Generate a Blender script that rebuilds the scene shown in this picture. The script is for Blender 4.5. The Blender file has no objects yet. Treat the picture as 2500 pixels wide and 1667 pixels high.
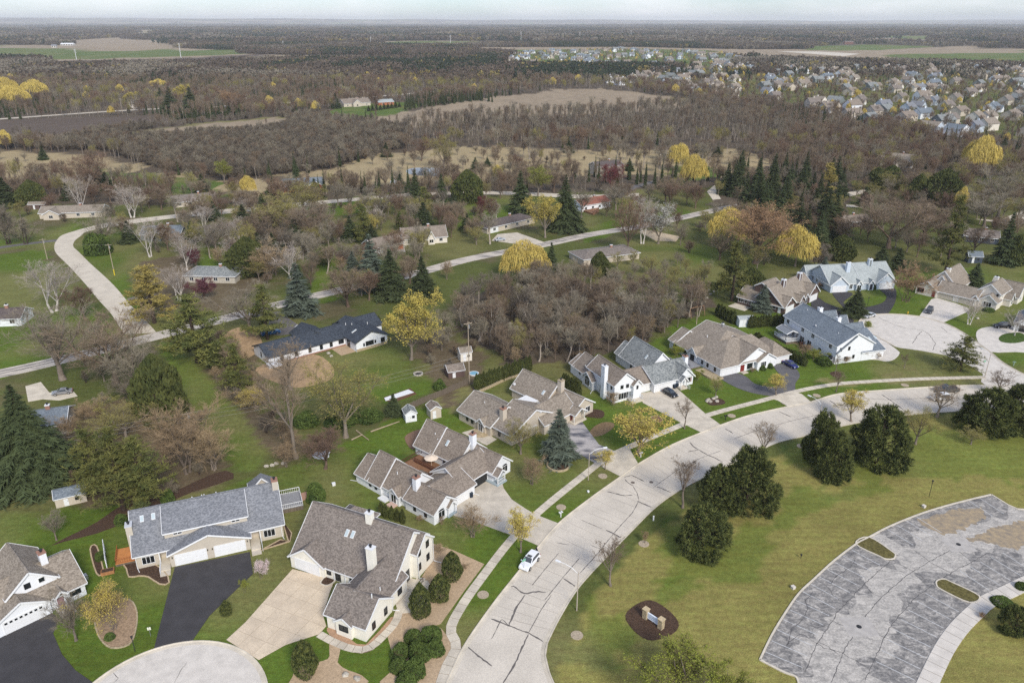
import bpy, bmesh, math, random
import numpy as np
from mathutils import Vector, Matrix

# ------------------------------------------------------------------ camera, sky, sun, exposure
SC = bpy.context.scene
COL = SC.collection
CAM_H, FPX, VHOR, IW, IH = 85.0, 1850.0, 52.0, 2500.0, 1667.0
PITCH = math.atan((IH / 2 - VHOR) / FPX)
cam_d = bpy.data.cameras.new("camera"); cam_d.sensor_width = 36.0
cam_d.lens = 36.0 * FPX / IW; cam_d.clip_start = 1.0; cam_d.clip_end = 60000.0
cam = bpy.data.objects.new("camera", cam_d); COL.objects.link(cam)
cam.location = (0, 0, CAM_H); cam.rotation_euler = (math.pi / 2 - PITCH, 0, 0)
SC.camera = cam

SUN_EL, SUN_AZ = math.radians(38), math.radians(155)      # azimuth clockwise from +Y
wd = bpy.data.worlds.new("World"); SC.world = wd; wd.use_nodes = True
wn, wl = wd.node_tree.nodes, wd.node_tree.links
wn.clear()
w_out = wn.new("ShaderNodeOutputWorld"); w_bg = wn.new("ShaderNodeBackground")
w_sky = wn.new("ShaderNodeTexSky"); w_sky.sky_type = 'NISHITA'; w_sky.sun_disc = False
w_sky.sun_elevation = SUN_EL; w_sky.sun_rotation = SUN_AZ; w_sky.altitude = 200
w_sky.air_density = 1.0; w_sky.dust_density = 0.6; w_sky.ozone_density = 1.5
w_tc = wn.new("ShaderNodeTexCoord"); w_map = wn.new("ShaderNodeMapping")
w_map.inputs['Scale'].default_value = (1.6, 1.6, 8.0); w_map.inputs['Location'].default_value = (3.1, 0.7, 0.3)
w_no = wn.new("ShaderNodeTexNoise"); w_no.inputs['Scale'].default_value = 2.2
w_no.inputs['Detail'].default_value = 6.0; w_no.inputs['Roughness'].default_value = 0.55
w_rmp = wn.new("ShaderNodeValToRGB")
w_rmp.color_ramp.elements[0].position = 0.42; w_rmp.color_ramp.elements[1].position = 0.70
w_mix = wn.new("ShaderNodeMixRGB"); w_mix.inputs['Color2'].default_value = (7.3, 7.4, 7.6, 1)
wl.new(w_tc.outputs['Generated'], w_map.inputs['Vector']); wl.new(w_map.outputs[0], w_no.inputs['Vector'])
wl.new(w_no.outputs['Fac'], w_rmp.inputs[0]); wl.new(w_rmp.outputs[0], w_mix.inputs['Fac'])
w_tint = wn.new('ShaderNodeMixRGB'); w_tint.blend_type = 'MULTIPLY'; w_tint.inputs['Fac'].default_value = 1; w_tint.inputs['Color2'].default_value = (.70, .82, 1.05, 1)
wl.new(w_sky.outputs[0], w_tint.inputs['Color1']); wl.new(w_tint.outputs[0], w_mix.inputs['Color1']); wl.new(w_mix.outputs[0], w_bg.inputs['Color'])
w_bg.inputs['Strength'].default_value = 0.068
wl.new(w_bg.outputs[0], w_out.inputs['Surface'])

sun_d = bpy.data.lights.new("sun", 'SUN'); sun_d.energy = 1.5; sun_d.angle = math.radians(16)
sun_d.color = (1.0, 0.94, 0.84)
sun = bpy.data.objects.new("sun", sun_d); COL.objects.link(sun)
_sd = Vector((math.sin(SUN_AZ) * math.cos(SUN_EL), math.cos(SUN_AZ) * math.cos(SUN_EL), math.sin(SUN_EL)))
sun.rotation_euler = _sd.to_track_quat('Z', 'Y').to_euler(); sun.location = (60, -60, 400)

SC.view_settings.view_transform = 'Standard'; SC.view_settings.look = 'None'
SC.view_settings.gamma = 1.0; SC.view_settings.use_curve_mapping = False
SC.view_settings.exposure = 1.22
SC.cycles.max_bounces = 4; SC.cycles.diffuse_bounces = 2; SC.cycles.glossy_bounces = 2
SC.cycles.transmission_bounces = 2; SC.cycles.volume_bounces = 2; SC.cycles.transparent_max_bounces = 8
SC.cycles.caustics_reflective = False; SC.cycles.caustics_refractive = False
SC.cycles.use_denoising = False
SC.cycles.use_adaptive_sampling = False

# ------------------------------------------------------------------ pixel -> ground
CP, SP = math.cos(PITCH), math.sin(PITCH)
def ray(u, v):
    x = (u - IW / 2) / FPX; y = -(v - IH / 2) / FPX
    return x, CP + y * SP, -SP + y * CP
def G(u, v, z=0.0):                     # photo pixel (2500 px wide) -> point at height z
    a, b, c = ray(u, v); t = (z - CAM_H) / c
    return (a * t, b * t)
FU = 2500 / 2352.0
def Q(x, y, z=0.0):
    return G(x * FU, y * FU, z)
def height_at(gx, gy, v):               # height of the thing standing at ground (gx, gy) whose top shows at row v
    a, b, c = ray(0, v); return CAM_H + gy / b * c
def proj(x, y, z):
    r2 = z - CAM_H; D = y * CP - r2 * SP; Y = y * SP + r2 * CP
    return IW / 2 + FPX * x / D, IH / 2 - FPX * Y / D
RNG = random.Random(7)
NR = np.random.default_rng(11)

# ------------------------------------------------------------------ helpers
def tag(o, label=None, cat=None, group=None, kind=None):
    if label: o['label'] = label
    if cat: o['category'] = cat
    if group: o['group'] = group
    if kind: o['kind'] = kind
    return o
def empty(name, loc=(0, 0, 0), rz=0.0, label=None, cat=None, group=None):
    o = bpy.data.objects.new(name, None); COL.objects.link(o)
    o.location = loc; o.rotation_euler = (0, 0, rz); o.empty_display_size = 0.2
    return tag(o, label, cat, group)
class MB:
    """collects faces, builds ONE mesh object"""
    def __init__(s): s.v = []; s.f = []; s.m = []
    def add(s, vs, fs, mi=0):
        n = len(s.v); s.v += [tuple(p) for p in vs]; s.f += [tuple(n + i for i in f) for f in fs]; s.m += [mi] * len(fs); return s
    def box(s, x0, x1, y0, y1, z0, z1, mi=0):
        if x0 > x1: x0, x1 = x1, x0
        if y0 > y1: y0, y1 = y1, y0
        return s.add([(x0,y0,z0),(x1,y0,z0),(x1,y1,z0),(x0,y1,z0),(x0,y0,z1),(x1,y0,z1),(x1,y1,z1),(x0,y1,z1)],
              [(0,3,2,1),(4,5,6,7),(0,1,5,4),(1,2,6,5),(2,3,7,6),(3,0,4,7)], mi)
    def prism(s, pts, z0, z1, mi=0):      # plan polygon extruded up
        n = len(pts); a = 0.0
        for i in range(n):
            p, q = pts[i], pts[(i + 1) % n]; a += p[0] * q[1] - q[0] * p[1]
        if a < 0: pts = pts[::-1]
        vs = [(p[0], p[1], z0) for p in pts] + [(p[0], p[1], z1) for p in pts]
        fs = [tuple(range(n - 1, -1, -1)), tuple(range(n, 2 * n))]
        for i in range(n):
            j = (i + 1) % n; fs.append((i, j, n + j, n + i))
        return s.add(vs, fs, mi)
    def extr(s, pts, dv, mi=0):           # 3d polygon extruded by vector
        n = len(pts); dv = Vector(dv)
        vs = [Vector(p) for p in pts] + [Vector(p) + dv for p in pts]
        fs = [tuple(range(n)), tuple(range(2 * n - 1, n - 1, -1))]
        for i in range(n):
            j = (i + 1) % n; fs.append((j, i, n + i, n + j))
        return s.add(vs, fs, mi)
    def cyl(s, p, q, r0, r1=None, n=8, mi=0, cap=True):
        r1 = r0 if r1 is None else r1
        p, q = Vector(p), Vector(q); d = (q - p).normalized()
        a = d.cross(Vector((0, 0, 1)) if abs(d.z) < .9 else Vector((1, 0, 0))).normalized(); b = d.cross(a)
        vs = []
        for c, r in ((p, r0), (q, r1)):
            for i in range(n):
                t = 2 * math.pi * i / n; vs.append(c + a * (r * math.cos(t)) + b * (r * math.sin(t)))
        fs = [(i, (i + 1) % n, n + (i + 1) % n, n + i) for i in range(n)]
        if cap: fs += [tuple(range(n - 1, -1, -1)), tuple(range(n, 2 * n))]
        return s.add(vs, fs, mi)
    def bar(s, p, q, w, h=None, mi=0):    # rectangular bar
        h = w if h is None else h
        p, q = Vector(p), Vector(q); d = (q - p).normalized()
        a = d.cross(Vector((0, 0, 1)) if abs(d.z) < .95 else Vector((1, 0, 0))).normalized() * (w / 2); b = d.cross(a).normalized() * (h / 2)
        vs = [p - a - b, p + a - b, p + a + b, p - a + b, q - a - b, q + a - b, q + a + b, q - a + b]
        return s.add(vs, [(0,3,2,1),(4,5,6,7),(0,1,5,4),(1,2,6,5),(2,3,7,6),(3,0,4,7)], mi)
    def blob(s, c, rx, ry, rz, seed=0, jit=.12, mi=0, half=False):
        rr = random.Random(seed); vs = []; fs = []; nu, nv = 9, 5
        for j in range(nv + 1):
            ph = (math.pi * j / nv) if not half else (math.pi / 2 * j / nv)
            for i in range(nu):
                t = 2 * math.pi * i / nu; k = 1 + rr.uniform(-jit, jit)
                vs.append((c[0] + rx * k * math.sin(ph) * math.cos(t), c[1] + ry * k * math.sin(ph) * math.sin(t), c[2] + rz * k * math.cos(ph)))
        for j in range(nv):
            for i in range(nu):
                a, b = j * nu + i, j * nu + (i + 1) % nu; fs.append((a, a + nu, b + nu, b))
        return s.add(vs, fs, mi)
    def mesh(s, name, mats):
        me = bpy.data.meshes.new(name); me.from_pydata(s.v, [], s.f)
        for m in (mats if isinstance(mats, (list, tuple)) else [mats]): me.materials.append(m)
        if any(s.m): me.polygons.foreach_set('material_index', s.m)
        me.update(); return me
    def build(s, name, mats, parent=None, loc=None, smooth=False):
        me = s.mesh(name, mats)
        if smooth: me.polygons.foreach_set('use_smooth', [True] * len(me.polygons))
        o = bpy.data.objects.new(name, me); COL.objects.link(o)
        if parent: o.parent = parent
        if loc: o.location = loc
        return o
def mesh_obj(name, me, parent=None, loc=(0, 0, 0)):
    o = bpy.data.objects.new(name, me); COL.objects.link(o); o.location = loc
    if parent: o.parent = parent
    return o
def copy_tree(o, parent=None):
    c = o.copy(); COL.objects.link(c); c.parent = parent
    for ch in o.children: copy_tree(ch, c)
    return c

# ------------------------------------------------------------------ materials
MATS = {}
def _new(name):
    m = bpy.data.materials.new(name); m.use_nodes = True; n = m.node_tree.nodes; l = m.node_tree.links
    return m, n, l, n['Principled BSDF']
def mat(name, col, rough=.8, spec=.2, var=0.0, scale=3.0, scale2=None, col2=None, bump=0.0, metal=0.0, objrand=0.0, detail=4.0, coords='Object', contrast=(.35, .65), stretch=None, v2=.12):
    if name in MATS: return MATS[name]
    m, n, l, b = _new(name)
    b.inputs['Roughness'].default_value = rough; b.inputs['Specular IOR Level'].default_value = spec; b.inputs['Metallic'].default_value = metal
    c2 = col2 or tuple(max(0, c * (1 - var)) for c in col)
    if var or col2:
        tc = n.new('ShaderNodeTexCoord'); no = n.new('ShaderNodeTexNoise'); no.inputs['Scale'].default_value = scale; no.inputs['Detail'].default_value = detail
        src = tc.outputs[coords]
        if stretch:
            mp = n.new('ShaderNodeMapping'); mp.inputs['Scale'].default_value = stretch; l.new(src, mp.inputs[0]); src = mp.outputs[0]
        l.new(src, no.inputs['Vector'])
        r = n.new('ShaderNodeValToRGB'); r.color_ramp.elements[0].position = contrast[0]; r.color_ramp.elements[1].position = contrast[1]
        r.color_ramp.elements[0].color = (*col, 1); r.color_ramp.elements[1].color = (*c2, 1)
        l.new(no.outputs['Fac'], r.inputs[0]); out = r.outputs[0]
        if scale2:
            n2 = n.new('ShaderNodeTexNoise'); n2.inputs['Scale'].default_value = scale2; n2.inputs['Detail'].default_value = 3; l.new(src, n2.inputs['Vector'])
            hm = n.new('ShaderNodeHueSaturation'); mr = n.new('ShaderNodeMapRange'); mr.inputs[1].default_value = .3; mr.inputs[2].default_value = .7; mr.inputs[3].default_value = 1 - v2; mr.inputs[4].default_value = 1 + v2
            l.new(n2.outputs['Fac'], mr.inputs[0]); l.new(mr.outputs[0], hm.inputs['Value']); l.new(out, hm.inputs['Color']); out = hm.outputs[0]
        if objrand:
            oi = n.new('ShaderNodeObjectInfo'); hs = n.new('ShaderNodeHueSaturation'); m1 = n.new('ShaderNodeMapRange'); m1.inputs[3].default_value = 1 - objrand; m1.inputs[4].default_value = 1 + objrand
            m2 = n.new('ShaderNodeMath'); m2.operation = 'MULTIPLY_ADD'; m2.inputs[1].default_value = .05 * objrand; m2.inputs[2].default_value = .5 - .025 * objrand
            l.new(oi.outputs['Random'], m1.inputs[0]); l.new(oi.outputs['Random'], m2.inputs[0]); l.new(m1.outputs[0], hs.inputs['Value']); l.new(m2.outputs[0], hs.inputs['Hue']); l.new(out, hs.inputs['Color']); out = hs.outputs[0]
        l.new(out, b.inputs['Base Color'])
        if bump:
            bp = n.new('ShaderNodeBump'); bp.inputs['Strength'].default_value = bump; bp.inputs['Distance'].default_value = .05; l.new(no.outputs['Fac'], bp.inputs['Height']); l.new(bp.outputs[0], b.inputs['Normal'])
    else:
        b.inputs['Base Color'].default_value = (*col, 1)
    MATS[name] = m; return m
def srgb(r, g, b):
    f = lambda c: ((c / 255 + .055) / 1.055) ** 2.4 if c > 10 else c / 255 / 12.92
    return (f(r), f(g), f(b))
def siding(name, col, pitch=.2):
    if name in MATS: return MATS[name]
    m, n, l, b = _new(name); b.inputs['Roughness'].default_value = .55; b.inputs['Specular IOR Level'].default_value = .3
    tc = n.new('ShaderNodeTexCoord'); sp = n.new('ShaderNodeSeparateXYZ'); l.new(tc.outputs['Object'], sp.inputs[0])
    d = n.new('ShaderNodeMath'); d.operation = 'DIVIDE'; d.inputs[1].default_value = pitch; l.new(sp.outputs['Z'], d.inputs[0])
    fr = n.new('ShaderNodeMath'); fr.operation = 'FRACT'; l.new(d.outputs[0], fr.inputs[0])
    no = n.new('ShaderNodeTexNoise'); no.inputs['Scale'].default_value = 1.3; no.inputs['Detail'].default_value = 5; l.new(tc.outputs['Object'], no.inputs['Vector'])
    r = n.new('ShaderNodeValToRGB'); r.color_ramp.elements[0].position = .3; r.color_ramp.elements[1].position = .7
    r.color_ramp.elements[0].color = (*[c * .9 for c in col], 1); r.color_ramp.elements[1].color = (*col, 1); l.new(no.outputs['Fac'], r.inputs[0]); l.new(r.outputs[0], b.inputs['Base Color'])
    bp = n.new('ShaderNodeBump'); bp.inputs['Strength'].default_value = .25; bp.inputs['Distance'].default_value = .015; l.new(fr.outputs[0], bp.inputs['Height']); l.new(bp.outputs[0], b.inputs['Normal'])
    MATS[name] = m; return m
def shingle(name, col, col2):
    """asphalt shingles: short random tabs in courses"""
    if name in MATS: return MATS[name]
    m, n, l, b = _new(name); b.inputs['Roughness'].default_value = .9; b.inputs['Specular IOR Level'].default_value = .15
    tc = n.new('ShaderNodeTexCoord'); mp = n.new('ShaderNodeMapping'); mp.inputs['Scale'].default_value = (2.6, 2.6, 5.0); l.new(tc.outputs['Object'], mp.inputs[0])
    vo = n.new('ShaderNodeTexVoronoi'); vo.inputs['Scale'].default_value = 1.6; l.new(mp.outputs[0], vo.inputs['Vector'])
    r = n.new('ShaderNodeValToRGB'); r.color_ramp.elements[0].position = .15; r.color_ramp.elements[1].position = .85
    r.color_ramp.elements[0].color = (*col, 1); r.color_ramp.elements[1].color = (*col2, 1)
    sx = n.new('ShaderNodeSeparateColor'); l.new(vo.outputs['Color'], sx.inputs[0]); l.new(sx.outputs[0], r.inputs[0])
    no = n.new('ShaderNodeTexNoise'); no.inputs['Scale'].default_value = .35; no.inputs['Detail'].default_value = 6; l.new(tc.outputs['Object'], no.inputs['Vector'])
    hs = n.new('ShaderNodeHueSaturation'); mr = n.new('ShaderNodeMapRange'); mr.inputs[1].default_value = .3; mr.inputs[2].default_value = .7; mr.inputs[3].default_value = .93; mr.inputs[4].default_value = 1.07
    l.new(no.outputs['Fac'], mr.inputs[0]); l.new(mr.outputs[0], hs.inputs['Value']); l.new(r.outputs[0], hs.inputs['Color'])
    l.new(hs.outputs[0], b.inputs['Base Color'])
    sp = n.new('ShaderNodeSeparateXYZ'); l.new(tc.outputs['Object'], sp.inputs[0])
    d = n.new('ShaderNodeMath'); d.operation = 'DIVIDE'; d.inputs[1].default_value = .12; l.new(sp.outputs['Z'], d.inputs[0]); fr = n.new('ShaderNodeMath'); fr.operation = 'FRACT'; l.new(d.outputs[0], fr.inputs[0])
    bp = n.new('ShaderNodeBump'); bp.inputs['Strength'].default_value = .3; bp.inputs['Distance'].default_value = .02; l.new(fr.outputs[0], bp.inputs['Height']); l.new(bp.outputs[0], b.inputs['Normal'])
    MATS[name] = m; return m
GLASS = mat('window_glass', (.012, .015, .018), rough=.06, spec=.6)
WHITE = mat('white_trim', (.80, .80, .79), rough=.5, spec=.3, var=.06, scale=2)
DARK = mat('dark_metal', (.03, .03, .032), rough=.5)
BLACKRUB = mat('black_rubber', (.02, .02, .02), rough=.8)
STEEL = mat('galvanised_steel', (.45, .45, .45), rough=.45, metal=.6, var=.15, scale=4)
CONC = mat('pale_concrete', srgb(212, 201, 182), rough=.9, var=.22, scale=.5, scale2=7, bump=.1, detail=8, objrand=.06)
CONC2 = mat('white_concrete', srgb(214, 206, 194), rough=.9, var=.16, scale=.6, scale2=9, detail=8)
MULCH = mat('brown_mulch', srgb(92, 72, 58), rough=1, var=.55, scale=4, scale2=22, bump=.6)
GRAVEL = mat('tan_gravel', srgb(196, 170, 138), rough=1, var=.35, scale=9, scale2=2.0, bump=.5, detail=8)
SOIL = mat('bare_soil', srgb(184, 154, 118), rough=1, var=.3, scale=1.2, scale2=14, bump=.3, detail=8)
STONE = mat('tan_stone', srgb(190, 172, 140), rough=.95, var=.4, scale=3, bump=.4)
TIMBER = mat('weathered_timber', srgb(120, 108, 95), rough=.95, var=.35, scale=3, stretch=(1, 1, .15))
ROCK = mat('pale_boulder', srgb(190, 182, 168), rough=.95, var=.35, scale=2)

# ------------------------------------------------------------------ ground sheet with land cover
LAWN = (.098, .142, .021); LAWND = (.066, .100, .016); OLIVE = (.232, .208, .062); LUSH = (.112, .158, .024)
LITTER = (.135, .104, .062); MARSH = (.35, .275, .155); FIELD = (.30, .235, .160); PLOUGH = (.115, .088, .068)
WOODF = (.105, .082, .058); GREENF = (.095, .14, .03); DULL = (.096, .110, .030); DRYG = (.20, .185, .07)
COVER = [  # (colour, polygon in full-view pixels, ragged edge in metres)
 (DULL, [(-600,470),(0,470),(500,470),(1000,455),(1600,430),(2352,400),(3000,400),(3200,1700),(2352,2100),(0,2100),(-900,1700)], 3),
 (LITTER, [(330,600),(520,570),(620,640),(520,720),(330,720)], 4),
 (LITTER, [(560,480),(740,480),(740,560),(620,640),(520,560)], 4),
 (LITTER, [(480,760),(570,790),(600,880),(640,960),(700,1040),(640,1080),(560,960),(480,850)], 2.5),
 (LITTER, [(120,960),(330,900),(470,960),(520,1080),(500,1130),(350,1150),(200,1180),(60,1150)], 3),
 (WOODF, [(1040,690),(1180,650),(1330,640),(1500,700),(1640,690),(1600,730),(1500,770),(1440,810),(1320,830),(1180,840),(1120,800),(1060,760)], 3),
 (LITTER, [(930,760),(1060,780),(1120,840),(1090,900),(1020,900),(980,840)], 3),
 (WOODF, [(1830,400),(1960,420),(1940,560),(1860,600),(1780,520),(1640,480),(1640,440)], 4),
 (LAWN, [(-300,640),(0,585),(110,572),(140,640),(210,700),(285,760),(270,808),(150,832),(0,872),(-300,950)], 2),
 (LAWN, [(-200,560),(0,545),(110,540),(170,515),(235,522),(150,545),(115,562),(0,570)], 2),
 (LAWN, [(168,570),(195,548),(330,524),(440,515),(480,540),(330,560),(300,600),(290,660),(330,700),(420,760),(380,765),(290,700),(215,625)], 2),
 (LUSH, [(365,785),(405,790),(470,860),(560,955),(612,1035),(590,1080),(545,1080),(470,985),(400,890)], .7),
 (LAWN, [(760,800),(880,780),(930,820),(1000,880),(960,910),(880,930),(800,880),(740,840)], 2.5),
 (LAWN, [(720,560),(900,555),(960,600),(880,650),(760,690),(650,720),(640,690),(720,640)], 2.5),
 (LAWN, [(440,570),(560,560),(580,600),(470,620)], 2),
 (LAWN, [(640,470),(760,460),(880,440),(960,455),(840,490),(690,500)], 2),
 (LAWN, [(1055,475),(1175,452),(1180,500),(1150,535),(1100,545),(1060,520)], 3),
 (LAWN, [(1330,520),(1450,500),(1560,480),(1600,500),(1450,530),(1350,560)], 3),
 (LAWN, [(1340,580),(1500,560),(1640,560),(1660,640),(1560,660),(1480,600)], 5),
 (LAWN, [(1500,790),(1560,740),(1640,720),(1640,770),(1560,830)], 2),
 (LAWN, [(0,1170),(100,1180),(300,1150),(420,1160),(560,1110),(690,1060),(830,1000),(930,950),(1060,905),(1180,870),(1330,900),(1420,860),(1550,790),(1640,760),(1800,700),(1960,640),(2352,600),(2800,560),(2900,800),(2352,900),(1900,905),(1640,985),(1300,1235),(1180,1385),(1000,1600),(900,2000),(-200,2000),(-200,1200)], 1),
 (LAWND, [(840,1040),(960,1060),(840,1100),(800,1080)], 3),
 (OLIVE, [(1200,2000),(1270,1568),(1340,1400),(1480,1240),(1700,1085),(1900,990),(2352,930),(3000,880),(3300,2000)], .5),
 (LUSH, [(1780,1010),(1930,985),(2352,950),(2900,920),(2900,1100),(2352,1120),(2200,1080),(2060,1120),(1900,1120),(1800,1060)], 5),
 (LUSH, [(1560,1180),(1640,1230),(1780,1180),(1900,1130),(1960,1160),(1800,1230),(1700,1330),(1560,1340)], 6),
 (LUSH, [(1300,1480),(1420,1400),(1500,1480),(1400,1568),(1300,1568)], 5),
 (LUSH, [(1480,1330),(1560,1300),(1620,1330),(1500,1400)], 4),
 (DRYG, [(1880,890),(2050,870),(2250,880),(2240,865),(2050,850),(1900,880)], 3),
 (DRYG, [(1010,905),(1070,890),(1100,905),(1060,940),(1010,950)], 2),
 (LITTER, [(1000,935),(1020,905),(1060,900),(1045,930)], 1.5),
 (MARSH, [(-600,345),(0,350),(130,352),(250,365),(350,400),(560,420),(760,392),(900,350),(1100,335),(1350,345),(1700,340),(1780,380),(1700,400),(1500,405),(1250,398),(1000,425),(800,425),(600,450),(420,440),(300,425),(0,410),(-600,410)], 10),
 (GREENF, [(150,385),(330,400),(500,420),(520,450),(420,470),(250,430)], 8),
 (GREENF, [(1530,385),(1640,380),(1660,400),(1560,420)], 8),
 (FIELD, [(850,268),(1090,232),(1270,206),(1380,204),(1560,225),(1610,246),(1400,262),(1150,272),(930,292),(880,287)], 12),
 (DRYG, [(285,305),(420,288),(640,267),(675,290),(560,305),(440,312),(300,317)], 8),
 (FIELD, [(330,301),(430,290),(630,271),(660,288),(550,302),(440,309)], 8),
 (PLOUGH, [(-400,285),(0,276),(350,266),(400,280),(250,300),(120,320),(0,324),(-400,330)], 8),
 (GREENF, [(735,262),(800,240),(935,234),(975,240),(905,262),(830,276)], 6),
 (FIELD, [(130,92),(270,85),(400,97),(420,110),(300,118),(200,118),(140,102)], 25),
 (GREENF, [(100,125),(400,118),(560,114),(565,124),(400,131),(100,139)], 20),
 (PLOUGH, [(90,142),(400,135),(600,124),(640,140),(500,150),(100,157)], 20),
 (GREENF, [(1460,146),(1600,144),(1700,152),(1560,160),(1480,156)], 20),
 (FIELD, [(1700,138),(1880,132),(1900,138),(1720,144)], 20),
 (GREENF, [(1840,108),(2000,104),(2150,108),(2000,118),(1860,116)], 20),
 (DULL, [(1420,172),(1700,150),(1960,160),(2352,155),(2700,160),(2700,330),(2352,330),(2160,290),(1960,250),(1720,225),(1560,196),(1440,190)], 15),
 (GREENF, [(1120,156),(1160,124),(1400,114),(1690,124),(1720,140),(1690,158),(1450,158)], 15),
 (FIELD, [(1800,118),(2000,116),(2250,106),(2260,112),(2000,126),(1820,124)], 20),
]
def spread(start, stop, s0, grow):
    a = [start]; s = s0
    while a[-1] < stop: a.append(a[-1] + s); s *= grow
    return a
ys = list(np.arange(40, 270, 1.3)); ys += spread(ys[-1] + 1.3, 33000, 1.35, 1.018)
xr = list(np.arange(0, 170, 1.4)); xr += spread(xr[-1] + 1.4, 24000, 1.5, 1.03)
xs = [-x for x in xr[:0:-1]] + xr
def vnoise(x, y, seed=0):               # smooth value noise
    r = np.random.default_rng(seed); T = r.random((64, 64))
    xi, yi = np.floor(x).astype(int), np.floor(y).astype(int); fx, fy = x - xi, y - yi
    fx = fx * fx * (3 - 2 * fx); fy = fy * fy * (3 - 2 * fy)
    g = lambda a, b: T[a % 64, b % 64]
    return (g(xi, yi) * (1 - fx) + g(xi + 1, yi) * fx) * (1 - fy) + (g(xi, yi + 1) * (1 - fx) + g(xi + 1, yi + 1) * fx) * fy
def inpoly(X, Y, poly):
    ins = np.zeros(X.shape, bool); n = len(poly)
    for i in range(n):
        x0, y0 = poly[i]; x1, y1 = poly[(i + 1) % n]
        if y0 == y1: continue
        c = ((y0 > Y) != (y1 > Y)) & (X < (x1 - x0) * (Y - y0) / (y1 - y0) + x0); ins ^= c
    return ins
def in1(x, y, poly):
    return bool(inpoly(np.array([x]), np.array([y]), poly)[0])
XS, YS = np.meshgrid(np.array(xs), np.array(ys))
X, Y = XS.ravel(), YS.ravel()
Z = np.zeros_like(X)
D = np.hypot(X, Y)
far = np.clip((D - 2500) / 5000, 0, 1)
Z += far * (vnoise(X / 2600 + 5, Y / 1900, 3) * 26 - 14 + vnoise(X / 900, Y / 700, 4) * 8)
ridge = np.clip((D - 19000) / 6000, 0, 1)
Z += ridge * (52 + 95 * vnoise(X / 3600 + 9, Y / 7000, 8) + 30 * vnoise(X / 1100, Y / 2000, 9) - 30 * np.clip(X / 12000, -1, 1.2))
Z = np.where(D < 2500, 0, Z)
def terrain(x, y):
    i = min(max(int(np.searchsorted(ys, y)) - 1, 0), len(ys) - 2); j = min(max(int(np.searchsorted(xs, x)) - 1, 0), len(xs) - 2)
    ZG = terrain.Z; fx = (x - xs[j]) / (xs[j + 1] - xs[j]); fy = (y - ys[i]) / (ys[i + 1] - ys[i])
    return float((ZG[i, j] * (1 - fx) + ZG[i, j + 1] * fx) * (1 - fy) + (ZG[i + 1, j] * (1 - fx) + ZG[i + 1, j + 1] * fx) * fy)
terrain.Z = Z.reshape(XS.shape)
C = np.empty((len(X), 3)); C[:] = WOODF
fg = vnoise(X / 420 + 3, Y / 500, 21)
for ci, cc in ((.60, FIELD), (.76, GREENF)):
    C[(fg > ci) & (D > 1900)] = cc
for col, poly, rag in COVER:
    P = [Q(*p) for p in poly]
    nx = (vnoise(X / (rag * 2.2), Y / (rag * 2.2), 31) - .5) * 2 * rag; ny = (vnoise(X / (rag * 2.2) + 40, Y / (rag * 2.2), 32) - .5) * 2 * rag
    nx += (vnoise(X / (rag * .6), Y / (rag * .6), 33) - .5) * .9 * rag; ny += (vnoise(X / (rag * .6) + 9, Y / (rag * .6), 34) - .5) * .9 * rag
    k_ = inpoly(X + nx, Y + ny, P); al = .6 if (rag >= 4 and col in (LUSH, LAWN)) else 1.0; C[k_] = C[k_] * (1 - al) + np.array(col) * al
# mottling of the cover itself: worn, dry and lush patches
m1 = vnoise(X / 9, Y / 9, 51); m2 = vnoise(X / 2.7, Y / 2.7, 52); m3 = vnoise(X / 26, Y / 26, 53)
k = (.82 + .22 * m1 + .18 * m2)[:, None]
isg = (C[:, 1] > C[:, 0] * .9)[:, None]
dry = np.clip((m3 + .55 * m1 - .74) * 2.2, 0, .75)[:, None]
C = np.where(isg, C * (1 - dry) + np.array(DRYG) * .85 * dry, C)
lt = (np.clip((vnoise(X / 15, Y / 15, 57) + .35 * m2 - .66) * 3, 0, .7) * np.clip((Y - 140) / 30, 0, 1) * np.clip((60 - X) / 30, .25, 1))[:, None]; C = np.where(isg & (C[:, 1:2] < .122), C * (1 - lt) + np.array(LITTER) * lt, C) * k
faces = []
nx_, ny_ = len(xs), len(ys)
ii = (np.arange(ny_ - 1)[:, None] * nx_ + np.arange(nx_ - 1)[None, :]).ravel()
FA = np.stack([ii, ii + 1, ii + 1 + nx_, ii + nx_], 1)
def np_mesh(name, V, F, mats):
    me = bpy.data.meshes.new(name); F = np.asarray(F); k = F.shape[1]
    me.vertices.add(len(V)); me.vertices.foreach_set('co', np.asarray(V, np.float32).ravel())
    me.loops.add(F.size); me.loops.foreach_set('vertex_index', F.ravel().astype(np.int32))
    me.polygons.add(len(F)); me.polygons.foreach_set('loop_start', np.arange(0, F.size, k, dtype=np.int32))
    me.polygons.foreach_set('loop_total', np.full(len(F), k, np.int32))
    for m in (mats if isinstance(mats, (list, tuple)) else [mats]): me.materials.append(m)
    me.update(); me.validate(); return me
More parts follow.
